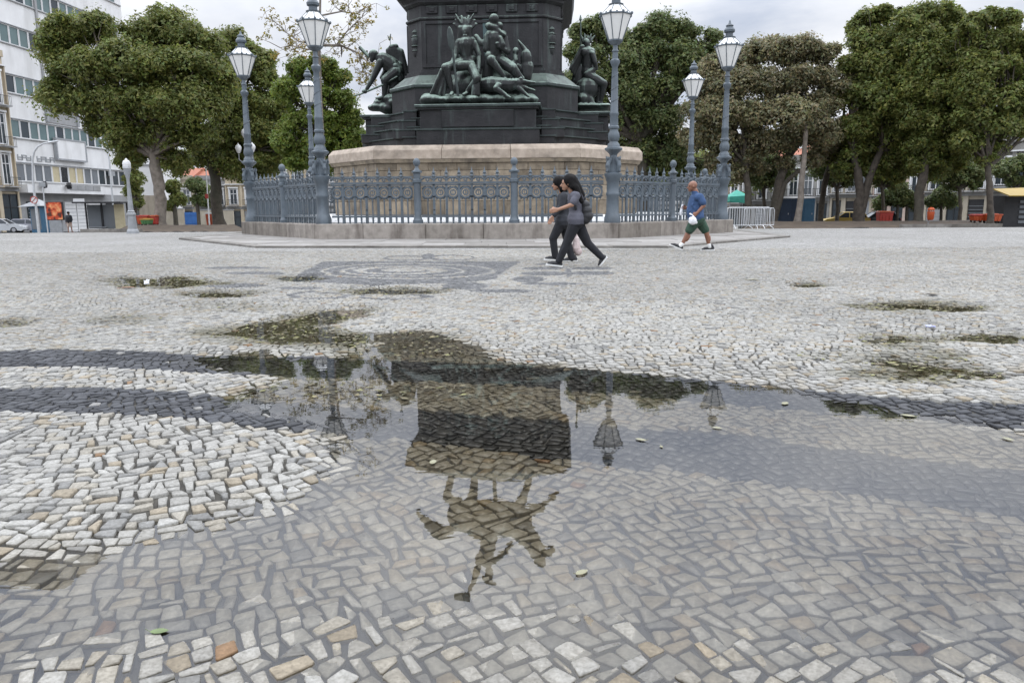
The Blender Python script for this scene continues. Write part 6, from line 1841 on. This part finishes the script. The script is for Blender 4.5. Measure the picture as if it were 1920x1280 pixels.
# ================================================================== VEHICLES
def car(label, px_, d_, heading, paint, tail_first=True, L_=4.1, H_=1.48, W_=1.72, group='cars parked along the kerb'):
    p = on_ground(px_, d_)
    root = empty('parked_car', (0, 0, 0), 0, label, 'car', group)
    hl = L_ / 2
    low = [(-hl, .30), (-hl + .03, .62), (-hl + .10, .88), (-hl + .55, .93), (hl - 1.15, .93), (hl - .35, .80), (hl - .05, .62), (hl, .34)]
    def arch(cx_):
        return [(cx_ - .36, .28), (cx_ - .30, .48), (cx_ - .14, .62), (cx_ + .14, .62), (cx_ + .30, .48), (cx_ + .36, .28)]
    bot = [(hl - .1, .22)] + arch(hl - .82)[::-1] + arch(-hl + .78)[::-1] + [(-hl + .1, .22)]
    prof = low + bot
    m = MB(); n = len(prof)
    sec = [(-W_ / 2 + .06, .985), (-W_ / 2, 1.0), (W_ / 2, 1.0), (W_ / 2 - .06, .985)]
    vs = []
    for yv, sc_ in ((-W_ / 2, 1.0), (W_ / 2, 1.0)):
        for (x, z) in prof: vs.append((x, yv, z))
    fs = [(i, (i + 1) % n, n + (i + 1) % n, n + i) for i in range(n)]
    m.add(vs, fs)
    # side skins as strips so the wheel arches stay open
    for yv in (0, n):
        m.f.append(tuple(yv + i for i in (range(n) if yv == 0 else range(n - 1, -1, -1))))
    body = m.build('body', paint, root, wc=False, bevel=.03)
    cab0 = [(-hl + .25, .93), (hl - 1.20, .93)]; cab1 = [(-hl + .55, H_), (hl - 1.95, H_)]
    wi, wo = W_ / 2 - .22, W_ / 2 - .04
    vs = [(cab0[0][0], -wo, .92), (cab0[1][0], -wo, .92), (cab0[1][0], wo, .92), (cab0[0][0], wo, .92), (cab1[0][0], -wi, H_ - .06), (cab1[1][0], -wi, H_ - .06), (cab1[1][0], wi, H_ - .06), (cab1[0][0], wi, H_ - .06)]
    MB().add(vs, [(0, 1, 5, 4), (1, 2, 6, 5), (2, 3, 7, 6), (3, 0, 4, 7)]).build('windows', M_['black_glass'], root, wc=False)
    MB().prism([(cab1[0][0] - .03, -wi - .02), (cab1[1][0] + .03, -wi - .02), (cab1[1][0] + .03, wi + .02), (cab1[0][0] - .03, wi + .02)], H_ - .065, H_, [(cab1[0][0] + .08, -wi + .08), (cab1[1][0] - .08, -wi + .08), (cab1[1][0] - .08, wi - .08), (cab1[0][0] + .08, wi - .08)]).build('roof', paint, root, wc=False)
    m = MB()
    for s in (-1, 1):
        for a, b_ in (((cab0[0][0], .93), (cab1[0][0], H_ - .05)), ((cab0[1][0], .93), (cab1[1][0], H_ - .05)), ((-.25, .93), (-.25, H_ - .05))):
            m.tube([(a[0], s * (wo + .005), a[1]), (b_[0], s * (wi + .005), b_[1])], .035, 5)
    m.build('pillars', paint, root, wc=False)
    for x in (hl - .82, -hl + .78):
        for s in (-1, 1):
            w_ = MB().tube([(x, s * (W_ / 2 - .20), .31), (x, s * (W_ / 2 - .01), .31)], .31, 16).build('wheel', M_['tyre'], root, wc=False)
            MB().tube([(x, s * (W_ / 2 - .03), .31), (x, s * (W_ / 2 + .004), .31)], .19, 12).build('rim', M_['rim'], w_, wc=False)
    for s in (-1, 1):
        MB().box((-hl + .05, s * (W_ / 2 - .2), .78), (.12, .34, .2)).build('tail_light', M_['tail_red'], root, wc=False)
        MB().box((hl - .10, s * (W_ / 2 - .24), .66), (.18, .36, .14)).build('headlight', M_['white_paint'], root, wc=False)
        MB().box((hl - 1.35, s * (W_ / 2 + .06), .98), (.10, .16, .12)).build('mirror', paint, root, wc=False)
    root.location = p + Vector((0, 0, .02)); root.rotation_euler = (0, 0, heading)
    return root
car('grey hatchback with red tail lights parked before the white building', 55, 82, R(14), M_['car_grey'])
car('silver car parked behind the grey hatchback', 4, 80, R(12), M_['car_silver'])
car('yellow taxi parked beyond the dark thin trunk', 1584, 70, R(170), M_['yellow'])
car('dark car parked beside the small red skip', 1640, 70.5, R(175), M_['win_dark'])

# ================================================================== STREET FURNITURE
def bx_obj(name, c, size, mat, parent, rz=0, bevel=.0): return MB().box(c, size, rz).build(name, mat, parent, bevel=bevel)
# globe-topped post lamp on the open square
p = on_ground(246, 33.0)
gl = empty('street_lamp', p, label='slender grey post lamp with a white acorn globe on the open square', cat='street lamp')
H_ = at(240, 297, 33.0).z - p.z
MB().lathe([(.27, 0), (.25, .12), (.20, .20), (.17, .75), (.20, .80), (.20, .86), (.14, .90), (.16, .95), (.11, 1.0)], p, 8).build('base', M_['metal_grey'], gl)
MB().lathe([(.11, 1.0), (.085, 1.6), (.06, H_ * .72), (.075, H_ * .74), (.11, H_ * .80), (.15, H_ * .845), (.15, H_ * .855)], p, 12).build('pole', M_['metal_grey'], gl, smooth=True)
MB().lathe([(.13, H_ * .855), (.17, H_ * .87), (.165, H_ * .90), (.15, H_ * .905)], p, 14).build('globe_holder', M_['galv'], gl, smooth=True)
MB().lathe([(.15, H_ * .905), (.17, H_ * .93), (.13, H_ * .965), (.05, H_ * .98), (.05, H_ * .99), (.01, H_)], p, 14).build('globe', M_['white_paint'], gl, smooth=True)
# three-globe lamp beyond the fence corner
p = on_ground(446, 58)
tl = empty('street_lamp', p, label='lamp with three small white globes beyond the fence corner', cat='street lamp')
top = at(458, 262, 58)
MB().tube([(top.x, p.y, p.z), (top.x, p.y, top.z - .3)], [.10, .06], 8).build('pole', M_['metal_grey'], tl)
for px_, py_ in ((447, 279), (473, 277), (458, 250)):
    c = at(px_, py_, 58)
    MB().tube([(top.x, p.y, c.z - 1.0), ((top.x + c.x) / 2, p.y, c.z - 1.0), (c.x, p.y, c.z - .8), (c.x, p.y, c.z - .3)], .035, 6).build('arm', M_['metal_grey'], tl)
    MB().lathe([(.10, -.32), (.20, -.10), (.24, .05), (.18, .22), (.05, .32), (.01, .42)], c, 12).build('globe', M_['white_paint'], tl, smooth=True)
# curved street-light masts
def mast(label, px_, d_, pts, r=.09):
    b_ = on_ground(px_, d_)
    root = empty('street_light', b_, label=label, cat='street light', group='tall curved street-light masts')
    P3 = [at(x, y, d_) for x, y in pts]
    MB().tube([Vector((P3[0].x, d_, b_.z))] + P3, [r * 1.3] + [r * (1 - .5 * i / len(P3)) for i in range(len(P3))], 8).build('mast', M_['galv'], root, smooth=True)
    e_, f_ = P3[-1], P3[-2]; dr = (e_ - f_).normalized()
    MB().tube([e_ - dr * .1, e_ + dr * .7], [.10, .07], 6).build('lamp_head', M_['galv'], root)
    return root
ms = mast('curved street-light mast with round red-rimmed sign before the white building', 64, 66, [(62, 340), (61, 300), (64, 285), (71, 275), (82, 269), (94, 267)])
c = at(64, 375, 65.8)
MB().tube([c, c + Vector((0, -.03, 0))], .32, 16).build('sign_plate', M_['white_paint'], ms)
o_ = MB(); pts = [(c.x + .29 * math.cos(k * math.pi / 10), c.y - .04, c.z + .29 * math.sin(k * math.pi / 10)) for k in range(21)]
o_.tube(pts, .035, 5).build('sign_rim', M_['red_paint'], ms)
MB().tube([(c.x - .2, c.y - .04, c.z - .2), (c.x + .2, c.y - .04, c.z + .2)], .03, 5).build('sign_bar', M_['red_paint'], ms)
mast('curved street-light mast rising behind the bus shelter', 212, 74, [(209, 350), (205, 300), (201, 280), (194, 266), (185, 256), (177, 251)])
pp = on_ground(86, 60)
sp_ = empty('sign_post', pp, label='thin grey signpost before the red poster panel', cat='post')
tp = at(80, 340, 60); MB().tube([pp, (pp.x, 60, tp.z)], .05, 8).build('pole', M_['galv'], sp_); bx_obj('plate', (pp.x, 59.95, tp.z - .25), (.5, .03, .35), M_['metal_grey'], sp_)
pp = on_ground(391, 60)
sp_ = empty('sign_post', pp, label='thin white pole with small plate beside the dark fig trunk', cat='post')
tp = at(386, 316, 60); MB().tube([pp, (tp.x, 60, tp.z)], [.06, .045], 8).build('pole', M_['white_paint'], sp_)
bx_obj('plate', (at(388, 368, 60).x, 59.93, at(388, 368, 60).z), (.25, .03, .35), M_['red_paint'], sp_)
# poster panel
d_ = 68.0; a, b_ = at(88, 413, d_), at(117, 378, d_)
pn = empty('poster_panel', on_ground(102, d_), label='street poster panel with a red and orange advertisement', cat='poster panel')
cx_ = (a.x + b_.x) / 2; w_ = b_.x - a.x
bx_obj('cabinet', (cx_, d_, (a.z + b_.z) / 2), (w_, .25, b_.z - a.z), M_['dark'], pn, 0, .03)
bx_obj('foot', (cx_, d_, (a.z + zfar(d_)) / 2 - .05), (w_ * .7, .2, a.z - zfar(d_) + .1), M_['metal_grey'], pn)
def poster_mat():
    m, n, l, p = new_mat('poster')
    g_ = n.new('ShaderNodeTexCoord'); no = node(n, 'ShaderNodeTexNoise', Scale=2.2, Detail=3.0); l.new(g_.outputs['Object'], no.inputs['Vector'])
    cr_ = n.new('ShaderNodeValToRGB'); e = cr_.color_ramp.elements
    e[0].position = .38; e[0].color = (.08, .02, .012, 1); e[1].position = .70; e[1].color = (.75, .42, .18, 1)
    x = e.new(.50); x.color = (.55, .07, .02, 1)
    l.new(no.outputs[0], cr_.inputs[0]); l.new(cr_.outputs[0], p.inputs['Base Color']); p.inputs['Roughness'].default_value = .3
    return m
bx_obj('poster', (cx_, d_ - .135, (a.z + b_.z) / 2), (w_ - .12, .01, b_.z - a.z - .12), poster_mat(), pn)
# bus shelter
d_ = 71.0
bs = empty('bus_shelter', on_ground(190, d_), label='glass and metal bus shelter in front of the roller doors', cat='bus shelter')
x0, x1, zt_ = at(146, 400, d_).x, at(236, 400, d_).x, at(190, 381, d_).z; zg = zfar(d_)
bx_obj('roof', ((x0 + x1) / 2, d_, zt_ + .06), (x1 - x0, 1.7, .14), M_['dark'], bs, 0, .02)
bx_obj('name_board', (x0 + .5, d_ - .5, zt_ + .28), (1.0, .1, .28), M_['white_paint'], bs)
for x in (x0 + .5, x0 + 2.0, x1 - 1.2, x1 - .1):
    bx_obj('post', (x, d_ + .5, (zg + zt_) / 2), (.12, .12, zt_ - zg), M_['dark'], bs)
for k, x in enumerate((x0 + 1.25, x1 - 2.0)):
    bx_obj('back_pane', (x, d_ + .55, (zg + zt_) / 2 + .1), (1.3, .03, zt_ - zg - .5), M_['win_grey'], bs)
bx_obj('end_panel', (x1 - .65, d_ + .1, (zg + zt_) / 2), (.9, .12, zt_ - zg - .2), M_['tan_panel'], bs)
bx_obj('bench', (x0 + 1.6, d_ + .35, zg + .48), (1.6, .35, .06), M_['metal_grey'], bs)
# grey kiosk
d_ = 74.0
kk = empty('kiosk', on_ground(72, d_), label='small grey street kiosk with pitched canopy behind the signpost', cat='kiosk')
x0, x1 = at(66, 400, d_).x, at(86, 400, d_).x; zt_ = at(75, 388, d_).z; zg = zfar(d_)
bx_obj('cabin', ((x0 + x1) / 2, d_, (zg + zt_) / 2), (x1 - x0, 1.6, zt_ - zg), M_['blue_cabin'], kk)
xa, xb = at(50, 400, d_).x, at(92, 400, d_).x
MB().add([(xa, d_ - 1.3, zt_), (xb, d_ - 1.3, zt_ + .1), (xb, d_ + 1.1, zt_ + .1), (xa, d_ + 1.1, zt_), ((xa * .4 + xb * .6), d_, zt_ + .75)], [(3, 2, 1, 0), (0, 1, 4), (1, 2, 4), (2, 3, 4), (3, 0, 4)]).build('canopy', M_['metal_grey'], kk)
bx_obj('shutter', ((x0 + x1) / 2, d_ - .81, (zg + zt_) / 2 + .1), (x1 - x0 - .15, .02, zt_ - zg - .5), M_['win_grey'], kk)
# bins by the fig trunk
def crate_bin(label, px0, px1, y0, d_, mat, lid, group=None, name='wheeled_bin', lift=.06):
    a, b_ = at(px0, 410, d_).x, at(px1, 410, d_).x; zt_ = at((px0 + px1) / 2, y0, d_).z; zg = zfar(d_) + lift
    root = empty(name, ((a + b_) / 2, d_, zg), label=label, cat='bin', group=group)
    w_ = b_ - a; c = (a + b_) / 2; dp = max(.6, w_ * .6)
    MB().prism([(c - w_ * .42, d_ - dp * .42), (c + w_ * .42, d_ - dp * .42), (c + w_ * .42, d_ + dp * .42), (c - w_ * .42, d_ + dp * .42)], zg + .16, zt_ - .10,
               [(c - w_ / 2, d_ - dp / 2), (c + w_ / 2, d_ - dp / 2), (c + w_ / 2, d_ + dp / 2), (c - w_ / 2, d_ + dp / 2)]).build('tub', mat, root, bevel=.02)
    MB().box((c, d_, zt_ - .055), (w_ + .06, dp + .06, .07)).box((c, d_ + dp * .3, zt_ - .005), (w_ * .9, dp * .4, .05)).build('lid', lid, root, bevel=.015)
    for sx in (-1, 1):
        for sy in (-1, 1): MB().tube([(c + sx * w_ * .36 - .03, d_ + sy * dp * .34, zg + .09), (c + sx * w_ * .36 + .03, d_ + sy * dp * .34, zg + .09)], .09, 10).build('wheel', M_['tyre'], root)
    for k in (-1, 0, 1): bx_obj('rib', (c + k * w_ * .25, d_ - dp * .46 - .02, (zg + zt_) / 2), (.04, .05, (zt_ - zg) * .5), mat, root)
    return root
crate_bin('red-orange wheeled bin by the pale fig trunk', 259, 279, 404, 55, M_['orange'], M_['red_paint'], lift=.42)
crate_bin('yellow-lidded green bin in front of the red-orange bin', 266, 284, 410, 54, M_['green_bin'], M_['yellow'], lift=.42)
crate_bin('dull red bin tucked against the fig trunk', 281, 295, 404, 55.3, M_['red_paint'], M_['orange'], lift=.42)
crate_bin('orange wheeled bin with white lid by the dark fig trunk', 388, 405, 399, 66, M_['orange'], M_['white_paint'])
crate_bin('red-brown rubbish skip under the round shrub tree', 1645, 1671, 396, 64.5, M_['red_paint'], M_['orange'], 'rubbish skips')
crate_bin('bright orange rubbish skip under the end tree', 1846, 1874, 401, 51, M_['orange'], M_['orange'], 'rubbish skips', lift=.26)
crate_bin('dull orange rubbish skip standing against the bright orange one', 1821, 1845, 402, 51.4, M_['orange'], M_['red_paint'], 'rubbish skips', lift=.30)
# litter bin on a post
d_ = 50.0; c = on_ground(1742, d_); zt_ = at(1742, 389, d_).z; zl = at(1742, 414, d_).z
lb_ = empty('litter_bin', c, label='small orange litter bin on a post near the dark straight trunk', cat='litter bin')
MB().tube([c, (c.x, d_, zt_ - .1)], .035, 8).build('post', M_['metal_grey'], lb_)
MB().lathe([(.14, zl + .05), (.19, zl + .12), (.22, zt_ - .32), (.22, zt_ - .26)], (c.x, d_ - .22, 0), 14).build('tub', M_['orange'], lb_, smooth=True)
MB().lathe([(.21, zt_ - .20), (.22, zt_ - .12), (.14, zt_ - .02), (.03, zt_ + .02)], (c.x, d_ - .22, 0), 14).build('hood', M_['orange'], lb_, smooth=True)
for s in (-1, 1): MB().tube([(c.x + s * .17, d_ - .22, zt_ - .27), (c.x + s * .17, d_ - .22, zt_ - .18)], .02, 5).build('hood_strut', M_['orange'], lb_)
# crowd barriers
def bar_mesh():
    m = MB().tube([(0, 0, .2), (0, 0, 1.06)], .011, 5).mesh('bar'); m.materials.append(M_['galv']); return m
BARM = bar_mesh()
def barrier(label, x, y, rz):
    root = empty('crowd_barrier', (x, y, zfar(y)), rz, label, 'barrier', 'galvanised crowd barriers')
    w_ = 2.2
    m = MB(); m.tube([(-w_ / 2, 0, .18), (-w_ / 2, 0, 1.0), (-w_ / 2 + .08, 0, 1.08), (w_ / 2 - .08, 0, 1.08), (w_ / 2, 0, 1.0), (w_ / 2, 0, .18), (-w_ / 2, 0, .18)], .022, 6)
    m.build('frame', M_['galv'], root, wc=False)
    for k in range(17):
        o = bpy.data.objects.new('bar', BARM); COL.objects.link(o); o.parent = root; o.location = (-w_ / 2 + .12 + k * (w_ - .24) / 16, 0, 0)
    for s in (-1, 1):
        MB().tube([(s * .75, -.32, .0), (s * .75, -.28, .05), (s * .75, 0, .19), (s * .75, .28, .05), (s * .75, .32, .0)], .02, 5).build('foot', M_['galv'], root, wc=False)
    return root
q0 = on_ground(1404, 38.5)
barrier('galvanised crowd barrier standing in front of its pair beside the fence', q0.x, q0.y, R(3))
q0 = on_ground(1392, 39.6); barrier('galvanised crowd barrier leaning close behind the front one', q0.x, q0.y, R(-6))
q0 = on_ground(1424, 40.4); barrier('galvanised crowd barrier set askew at the back of the bunch', q0.x, q0.y, R(28))
# portable toilets
def toilet(label, px_, d_, mat):
    c = on_ground(px_, d_); w_ = 1.05; h = at(px_, 371, d_).z - c.z - .1
    root = empty('portable_toilet', c, label=label, cat='portable toilet', group='portable toilets')
    bx_obj('cabin', (c.x, d_, c.z + h / 2 + .1), (w_, 1.1, h - .1), mat, root, 0, .03)
    MB().prism([(c.x - w_ / 2 - .03, d_ - .58), (c.x + w_ / 2 + .03, d_ - .58), (c.x + w_ / 2 + .03, d_ + .58), (c.x - w_ / 2 - .03, d_ + .58)], c.z + h + .05, c.z + h + .22, [(c.x - w_ / 2 + .15, d_ - .4), (c.x + w_ / 2 - .15, d_ - .4), (c.x + w_ / 2 - .15, d_ + .4), (c.x - w_ / 2 + .15, d_ + .4)]).build('roof', M_['white_paint'], root)
    dr = bx_obj('door', (c.x, d_ - .56, c.z + h / 2 + .05), (w_ * .72, .03, h * .86), mat, root, 0, .01)
    bx_obj('door_handle', (c.x + w_ * .28, d_ - .60, c.z + h * .5), (.04, .04, .14), M_['galv'], dr)
    bx_obj('skid', (c.x, d_, c.z + .05), (w_, 1.1, .10), M_['dark'], root)
toilet('dark navy portable toilet beside the leaning brown trunk', 1467, 66, M_['navy'])
toilet('dark navy portable toilet next to the slim pale trunk', 1484, 66.3, M_['navy'])
toilet('mid-blue portable toilet past the slim pale trunk', 1511, 66, M_['blue_cabin'])
# teal tent
d_ = 72; tc_ = on_ground(1380, d_)
tt = empty('market_tent', tc_, label='teal cloth tent roof beyond the crowd barriers', cat='tent')
xa, xb = at(1362, 400, d_).x, at(1397, 400, d_).x; z0_, z1_, z2_ = at(1380, 380, d_).z, at(1380, 369, d_).z, at(1380, 358, d_).z
MB().add([(xa, d_ - .9, z0_ + .1), (xb, d_ - .9, z0_ - .1), (xb, d_ + .9, z0_), (xa, d_ + .9, z0_), (xa, d_ - .9, z1_), (xb, d_ - .9, z1_ + .1), (xb, d_ + .9, z1_), (xa, d_ + .9, z1_), ((xa + xb) / 2, d_, z2_ + .1)],
         [(0, 1, 5, 4), (1, 2, 6, 5), (2, 3, 7, 6), (3, 0, 4, 7), (4, 5, 8), (5, 6, 8), (6, 7, 8), (7, 4, 8)]).build('canopy', M_['teal_cloth'], tt)
for x in (xa + .05, xb - .05):
    for yv in (d_ - .85, d_ + .85): MB().tube([(x, yv, zfar(d_)), (x, yv, z1_)], .025, 6).build('leg', M_['galv'], tt)
# newspaper kiosk with yellow awning
d_ = 58; ky = empty('news_kiosk', on_ground(1905, d_), label='dark news kiosk with yellow awning at the end of the row', cat='kiosk')
xa, xb = at(1882, 400, d_).x, at(1960, 400, d_).x; zg = zfar(d_); zt_ = at(1900, 368, d_).z
bx_obj('cabin', ((xa + xb) / 2, d_ + .8, (zg + zt_) / 2), (xb - xa, 1.6, zt_ - zg), M_['dark'], ky)
for k in range(5): bx_obj('shelf', ((xa + xb) / 2 + .5, d_ - .03, zg + .4 + k * .38), ((xb - xa) * .6, .05, .2), M_['win_grey'], ky)
xa2 = at(1870, 400, d_).x
MB().add([(xa2, d_ - 1.2, zt_ - .02), (xb, d_ - 1.2, zt_ - .02), (xb, d_ + .8, zt_ + .62), (xa2, d_ + .8, zt_ + .5), (xa2, d_ - 1.2, zt_ + .05), (xb, d_ - 1.2, zt_ + .05), (xb, d_ + .8, zt_ + .70), (xa2, d_ + .8, zt_ + .58)],
         [(3, 2, 1, 0), (4, 5, 6, 7), (0, 1, 5, 4), (1, 2, 6, 5), (2, 3, 7, 6), (3, 0, 4, 7)]).build('awning', M_['yellow'], ky)
# distant walker with a rucksack
d4 = 64.0; gz_ = zfar(d4); fx = on_ground(128, d4).x
def A4_(x, z, y=0.0): return Vector((fx + x, d4 + y, gz_ + z))
w4 = empty('person', (fx, d4, gz_), label='distant walker in dark jacket with rucksack near the poster panel', cat='person')
b = MB(); head(b, A4_(0, 1.60), (.6, .8, 0), .22); b.cap(A4_(0, 1.42), A4_(0, 1.52), .055, .05); b.cap(A4_(-.15, 1.38), A4_(.15, 1.38), .07, .07); b.cap(A4_(0, 1.3), A4_(0, .95), .14, .14)
for s in (-1, 1):
    b.cap(A4_(s * .19, 1.38), A4_(s * .25, 1.1), .05, .04); b.cap(A4_(s * .25, 1.1), A4_(s * .22, .86, -.1), .04, .03); hand(b, A4_(s * .22, .86, -.1), A4_(s * .21, .70, -.12), s, spread=(0, 1, 0), r=.013)
    b.cap(A4_(s * .09, .9), A4_(s * .10, .48, .06 * s), .085, .06); b.cap(A4_(s * .10, .48, .06 * s), A4_(s * .10, .09, .1 * s), .055, .038); b.cap(A4_(s * .10, .05, .1 * s), A4_(s * .12, .04, .1 * s + .15), .045, .04)
organic(b, 'body', M_['skin_tan'], .014, w4, 2)
b = MB(); b.cap(A4_(-.14, 1.38), A4_(.14, 1.38), .11, .11); b.cap(A4_(0, 1.32), A4_(0, .92), .19, .19)
for s in (-1, 1): b.cap(A4_(s * .2, 1.38), A4_(s * .26, 1.08), .075, .065); b.cap(A4_(s * .26, 1.08), A4_(s * .23, .90, -.08), .062, .055)
organic(b, 'jacket', M_['dark_jacket'], .02, w4, 2)
b = MB(); b.cap(A4_(-.06, .86), A4_(.06, .86), .15, .15)
for s in (-1, 1): b.cap(A4_(s * .09, .82), A4_(s * .10, .55, .05 * s), .11, .10)
organic(b, 'shorts', M_['plaster_rose'], .02, w4, 2)
b = MB(); b.cap(A4_(.05, 1.25, -.24), A4_(.05, 1.0, -.24), .14, .16); organic(b, 'rucksack', M_['black_cloth'], .02, w4, 2)
b = MB(); b.ball(A4_(0, 1.66), .115); organic(b, 'hair', M_['hair'], .02, w4, 1)

# ================================================================== LITTER AND LEAVES
def leaf_mat(name, c):
    return surf(name, tuple(x * .8 for x in c), tuple(x * 1.2 for x in c), 60, .45)
M_['lf_pale'] = leaf_mat('lf_pale', (.21, .20, .12)); M_['lf_green'] = leaf_mat('lf_green', (.10, .14, .045)); M_['lf_brown'] = leaf_mat('lf_brown', (.20, .085, .03)); M_['lf_dark'] = leaf_mat('lf_dark', (.05, .04, .025))
def fallen_leaf(px_, py_, ln, rz, mat, label, group, float_=True, curl=.12):
    ln *= .55
    p = ground(px_, py_, WATER_Z if float_ else 0.004)
    if not float_: p.z = float(height(np.array([p.x]), np.array([p.y]))[0]) + .006
    m = MB(); vs = []; fs = []
    prof = [(-.5, .03), (-.38, .16), (-.15, .26), (.12, .25), (.34, .15), (.5, .01)]
    c, s = math.cos(rz), math.sin(rz)
    for t, w_ in prof:
        for sd_ in (-1, 0, 1):
            x, y = t * ln, sd_ * w_ * ln
            z = .003 + ln * curl * (abs(sd_) * w_ * 1.2 + t * t * .8)
            vs.append((p.x + x * c - y * s, p.y + x * s + y * c, p.z + z))
    for i in range(len(prof) - 1):
        for k in range(2): fs.append((i * 3 + k, i * 3 + k + 1, i * 3 + k + 4, i * 3 + k + 3))
    m.add(vs, fs); m.tube([(p.x - .5 * ln * c, p.y - .5 * ln * s, p.z + .005), (p.x - .72 * ln * c, p.y - .72 * ln * s, p.z + .012)], .0015 * ln / .08, 4)
    return m.build('fallen_leaf', mat, label=label, cat='leaf', group=group, smooth=True)
rl = random.Random(4)
for px_, py_, ln in ((812, 867, .10), (1091, 1074, .085), (1201, 825, .10), (1472, 757, .12), (1790, 771, .14), (1702, 780, .13), (1345, 803, .09), (1890, 824, .10), (1240, 838, .05)):
    fallen_leaf(px_, py_, ln, rl.uniform(0, 6.28), M_['lf_pale'], 'pale yellow leaf floating on the big puddle', 'leaves floating on the puddle')
fallen_leaf(299, 1185, .085, .1, M_['lf_green'], 'fresh green leaf lying on submerged pale stones', None)
fallen_leaf(240, 541, .34, .2, M_['lf_brown'], 'curled reddish brown leaf beside the crumpled white scrap', None, False, .25)
fallen_leaf(1412, 525, .32, .1, M_['lf_pale'], 'large dry yellowish leaf on the pale mosaic', None, False)
fallen_leaf(1748, 554, .26, -.4, M_['lf_dark'], 'dark curled leaf behind the long dirty puddle', None, False, .3)
for px_, py_ in ((1575, 541), (860, 559), (545, 470), (128, 462), (1345, 577), (1720, 612), (1150, 640), (1640, 612), (1560, 640), (300, 560), (900, 600), (1786, 513), (1673, 493)):
    fallen_leaf(px_, py_, rl.uniform(.06, .13), rl.uniform(0, 6.28), M_['lf_dark'], 'small dark dead leaf on dry pale mosaic stones', 'dead leaves on the pale mosaic', False, .25)
# crumpled white scrap, blue scrap
p = ground(278, 533); m = MB()
for k in range(7): m.cap((p.x + rl.uniform(-.04, .04), p.y + rl.uniform(-.03, .03), .012), (p.x + rl.uniform(-.05, .05), p.y + rl.uniform(-.03, .03), rl.uniform(.025, .075)), .018, .008)
organic(m, 'plastic_scrap', M_['plastic_white'], .010, None, 1, label='crumpled white plastic scrap at the edge of a dirty puddle', cat='litter')
p = ground(1741, 614); m = MB()
for k in range(4): m.cap((p.x + rl.uniform(-.04, .04), p.y + rl.uniform(-.03, .03), .012), (p.x + rl.uniform(-.04, .04), p.y, .02), .009, .006)
organic(m, 'plastic_scrap', surf('pale_blue', (.30, .32, .55), (.40, .42, .65), 10, .5), .006, None, 1, label='tiny pale blue scrap on the mosaic near dirty puddles', cat='litter')
# leaf crumbs and dirt lying in the hollows
vs = []; cols = []
for poly, w_ in DIRT:
    pr = np.array(poly); lo, hi = pr.min(0), pr.max(0)
    ar = (hi[0] - lo[0]) * (hi[1] - lo[1])
    n = int(min(1600, 420 * ar * w_))
    q_ = rng.random((n, 2)) * (hi - lo) + lo
    q_ = q_[sdist(poly, q_[:, 0], q_[:, 1]) > -.08 + .3 * rng.random(n) * 0]
    z = np.maximum(height(q_[:, 0], q_[:, 1]) + .004, WATER_Z + .002)
    for (x, y), zz in zip(q_, z):
        a = rng.uniform(0, 6.28); l_ = rng.uniform(.008, .035); ww = l_ * rng.uniform(.2, .6)
        c, s = math.cos(a) * l_, math.sin(a) * l_; c2, s2 = -math.sin(a) * ww, math.cos(a) * ww
        tz = rng.uniform(0, .010)
        vs += [(x - c, y - s, zz), (x + c2, y + s2, zz + tz), (x + c, y + s, zz + .003), (x - c2, y - s2, zz + .001)]
        cols.append(np.array([.09, .075, .035]) * rng.uniform(.4, 1.9) * (np.array([1, 1.15, .8]) if rng.random() < .4 else 1))
def crumb_mat():
    m, n, l, p = new_mat('leaf_crumbs'); a = n.new('ShaderNodeAttribute'); a.attribute_name = 'Col'; l.new(a.outputs['Color'], p.inputs['Base Color']); p.inputs['Roughness'].default_value = .7; return m
cm = np_mesh('leaf_litter', vs, np.arange(len(vs)).reshape(-1, 4), crumb_mat(), np.array(cols))
co_ = bpy.data.objects.new('leaf_litter', cm); COL.objects.link(co_)
tag(co_, 'dark wet leaf crumbs and dirt lying in the hollows of the paving', 'leaf litter', kind='stuff')
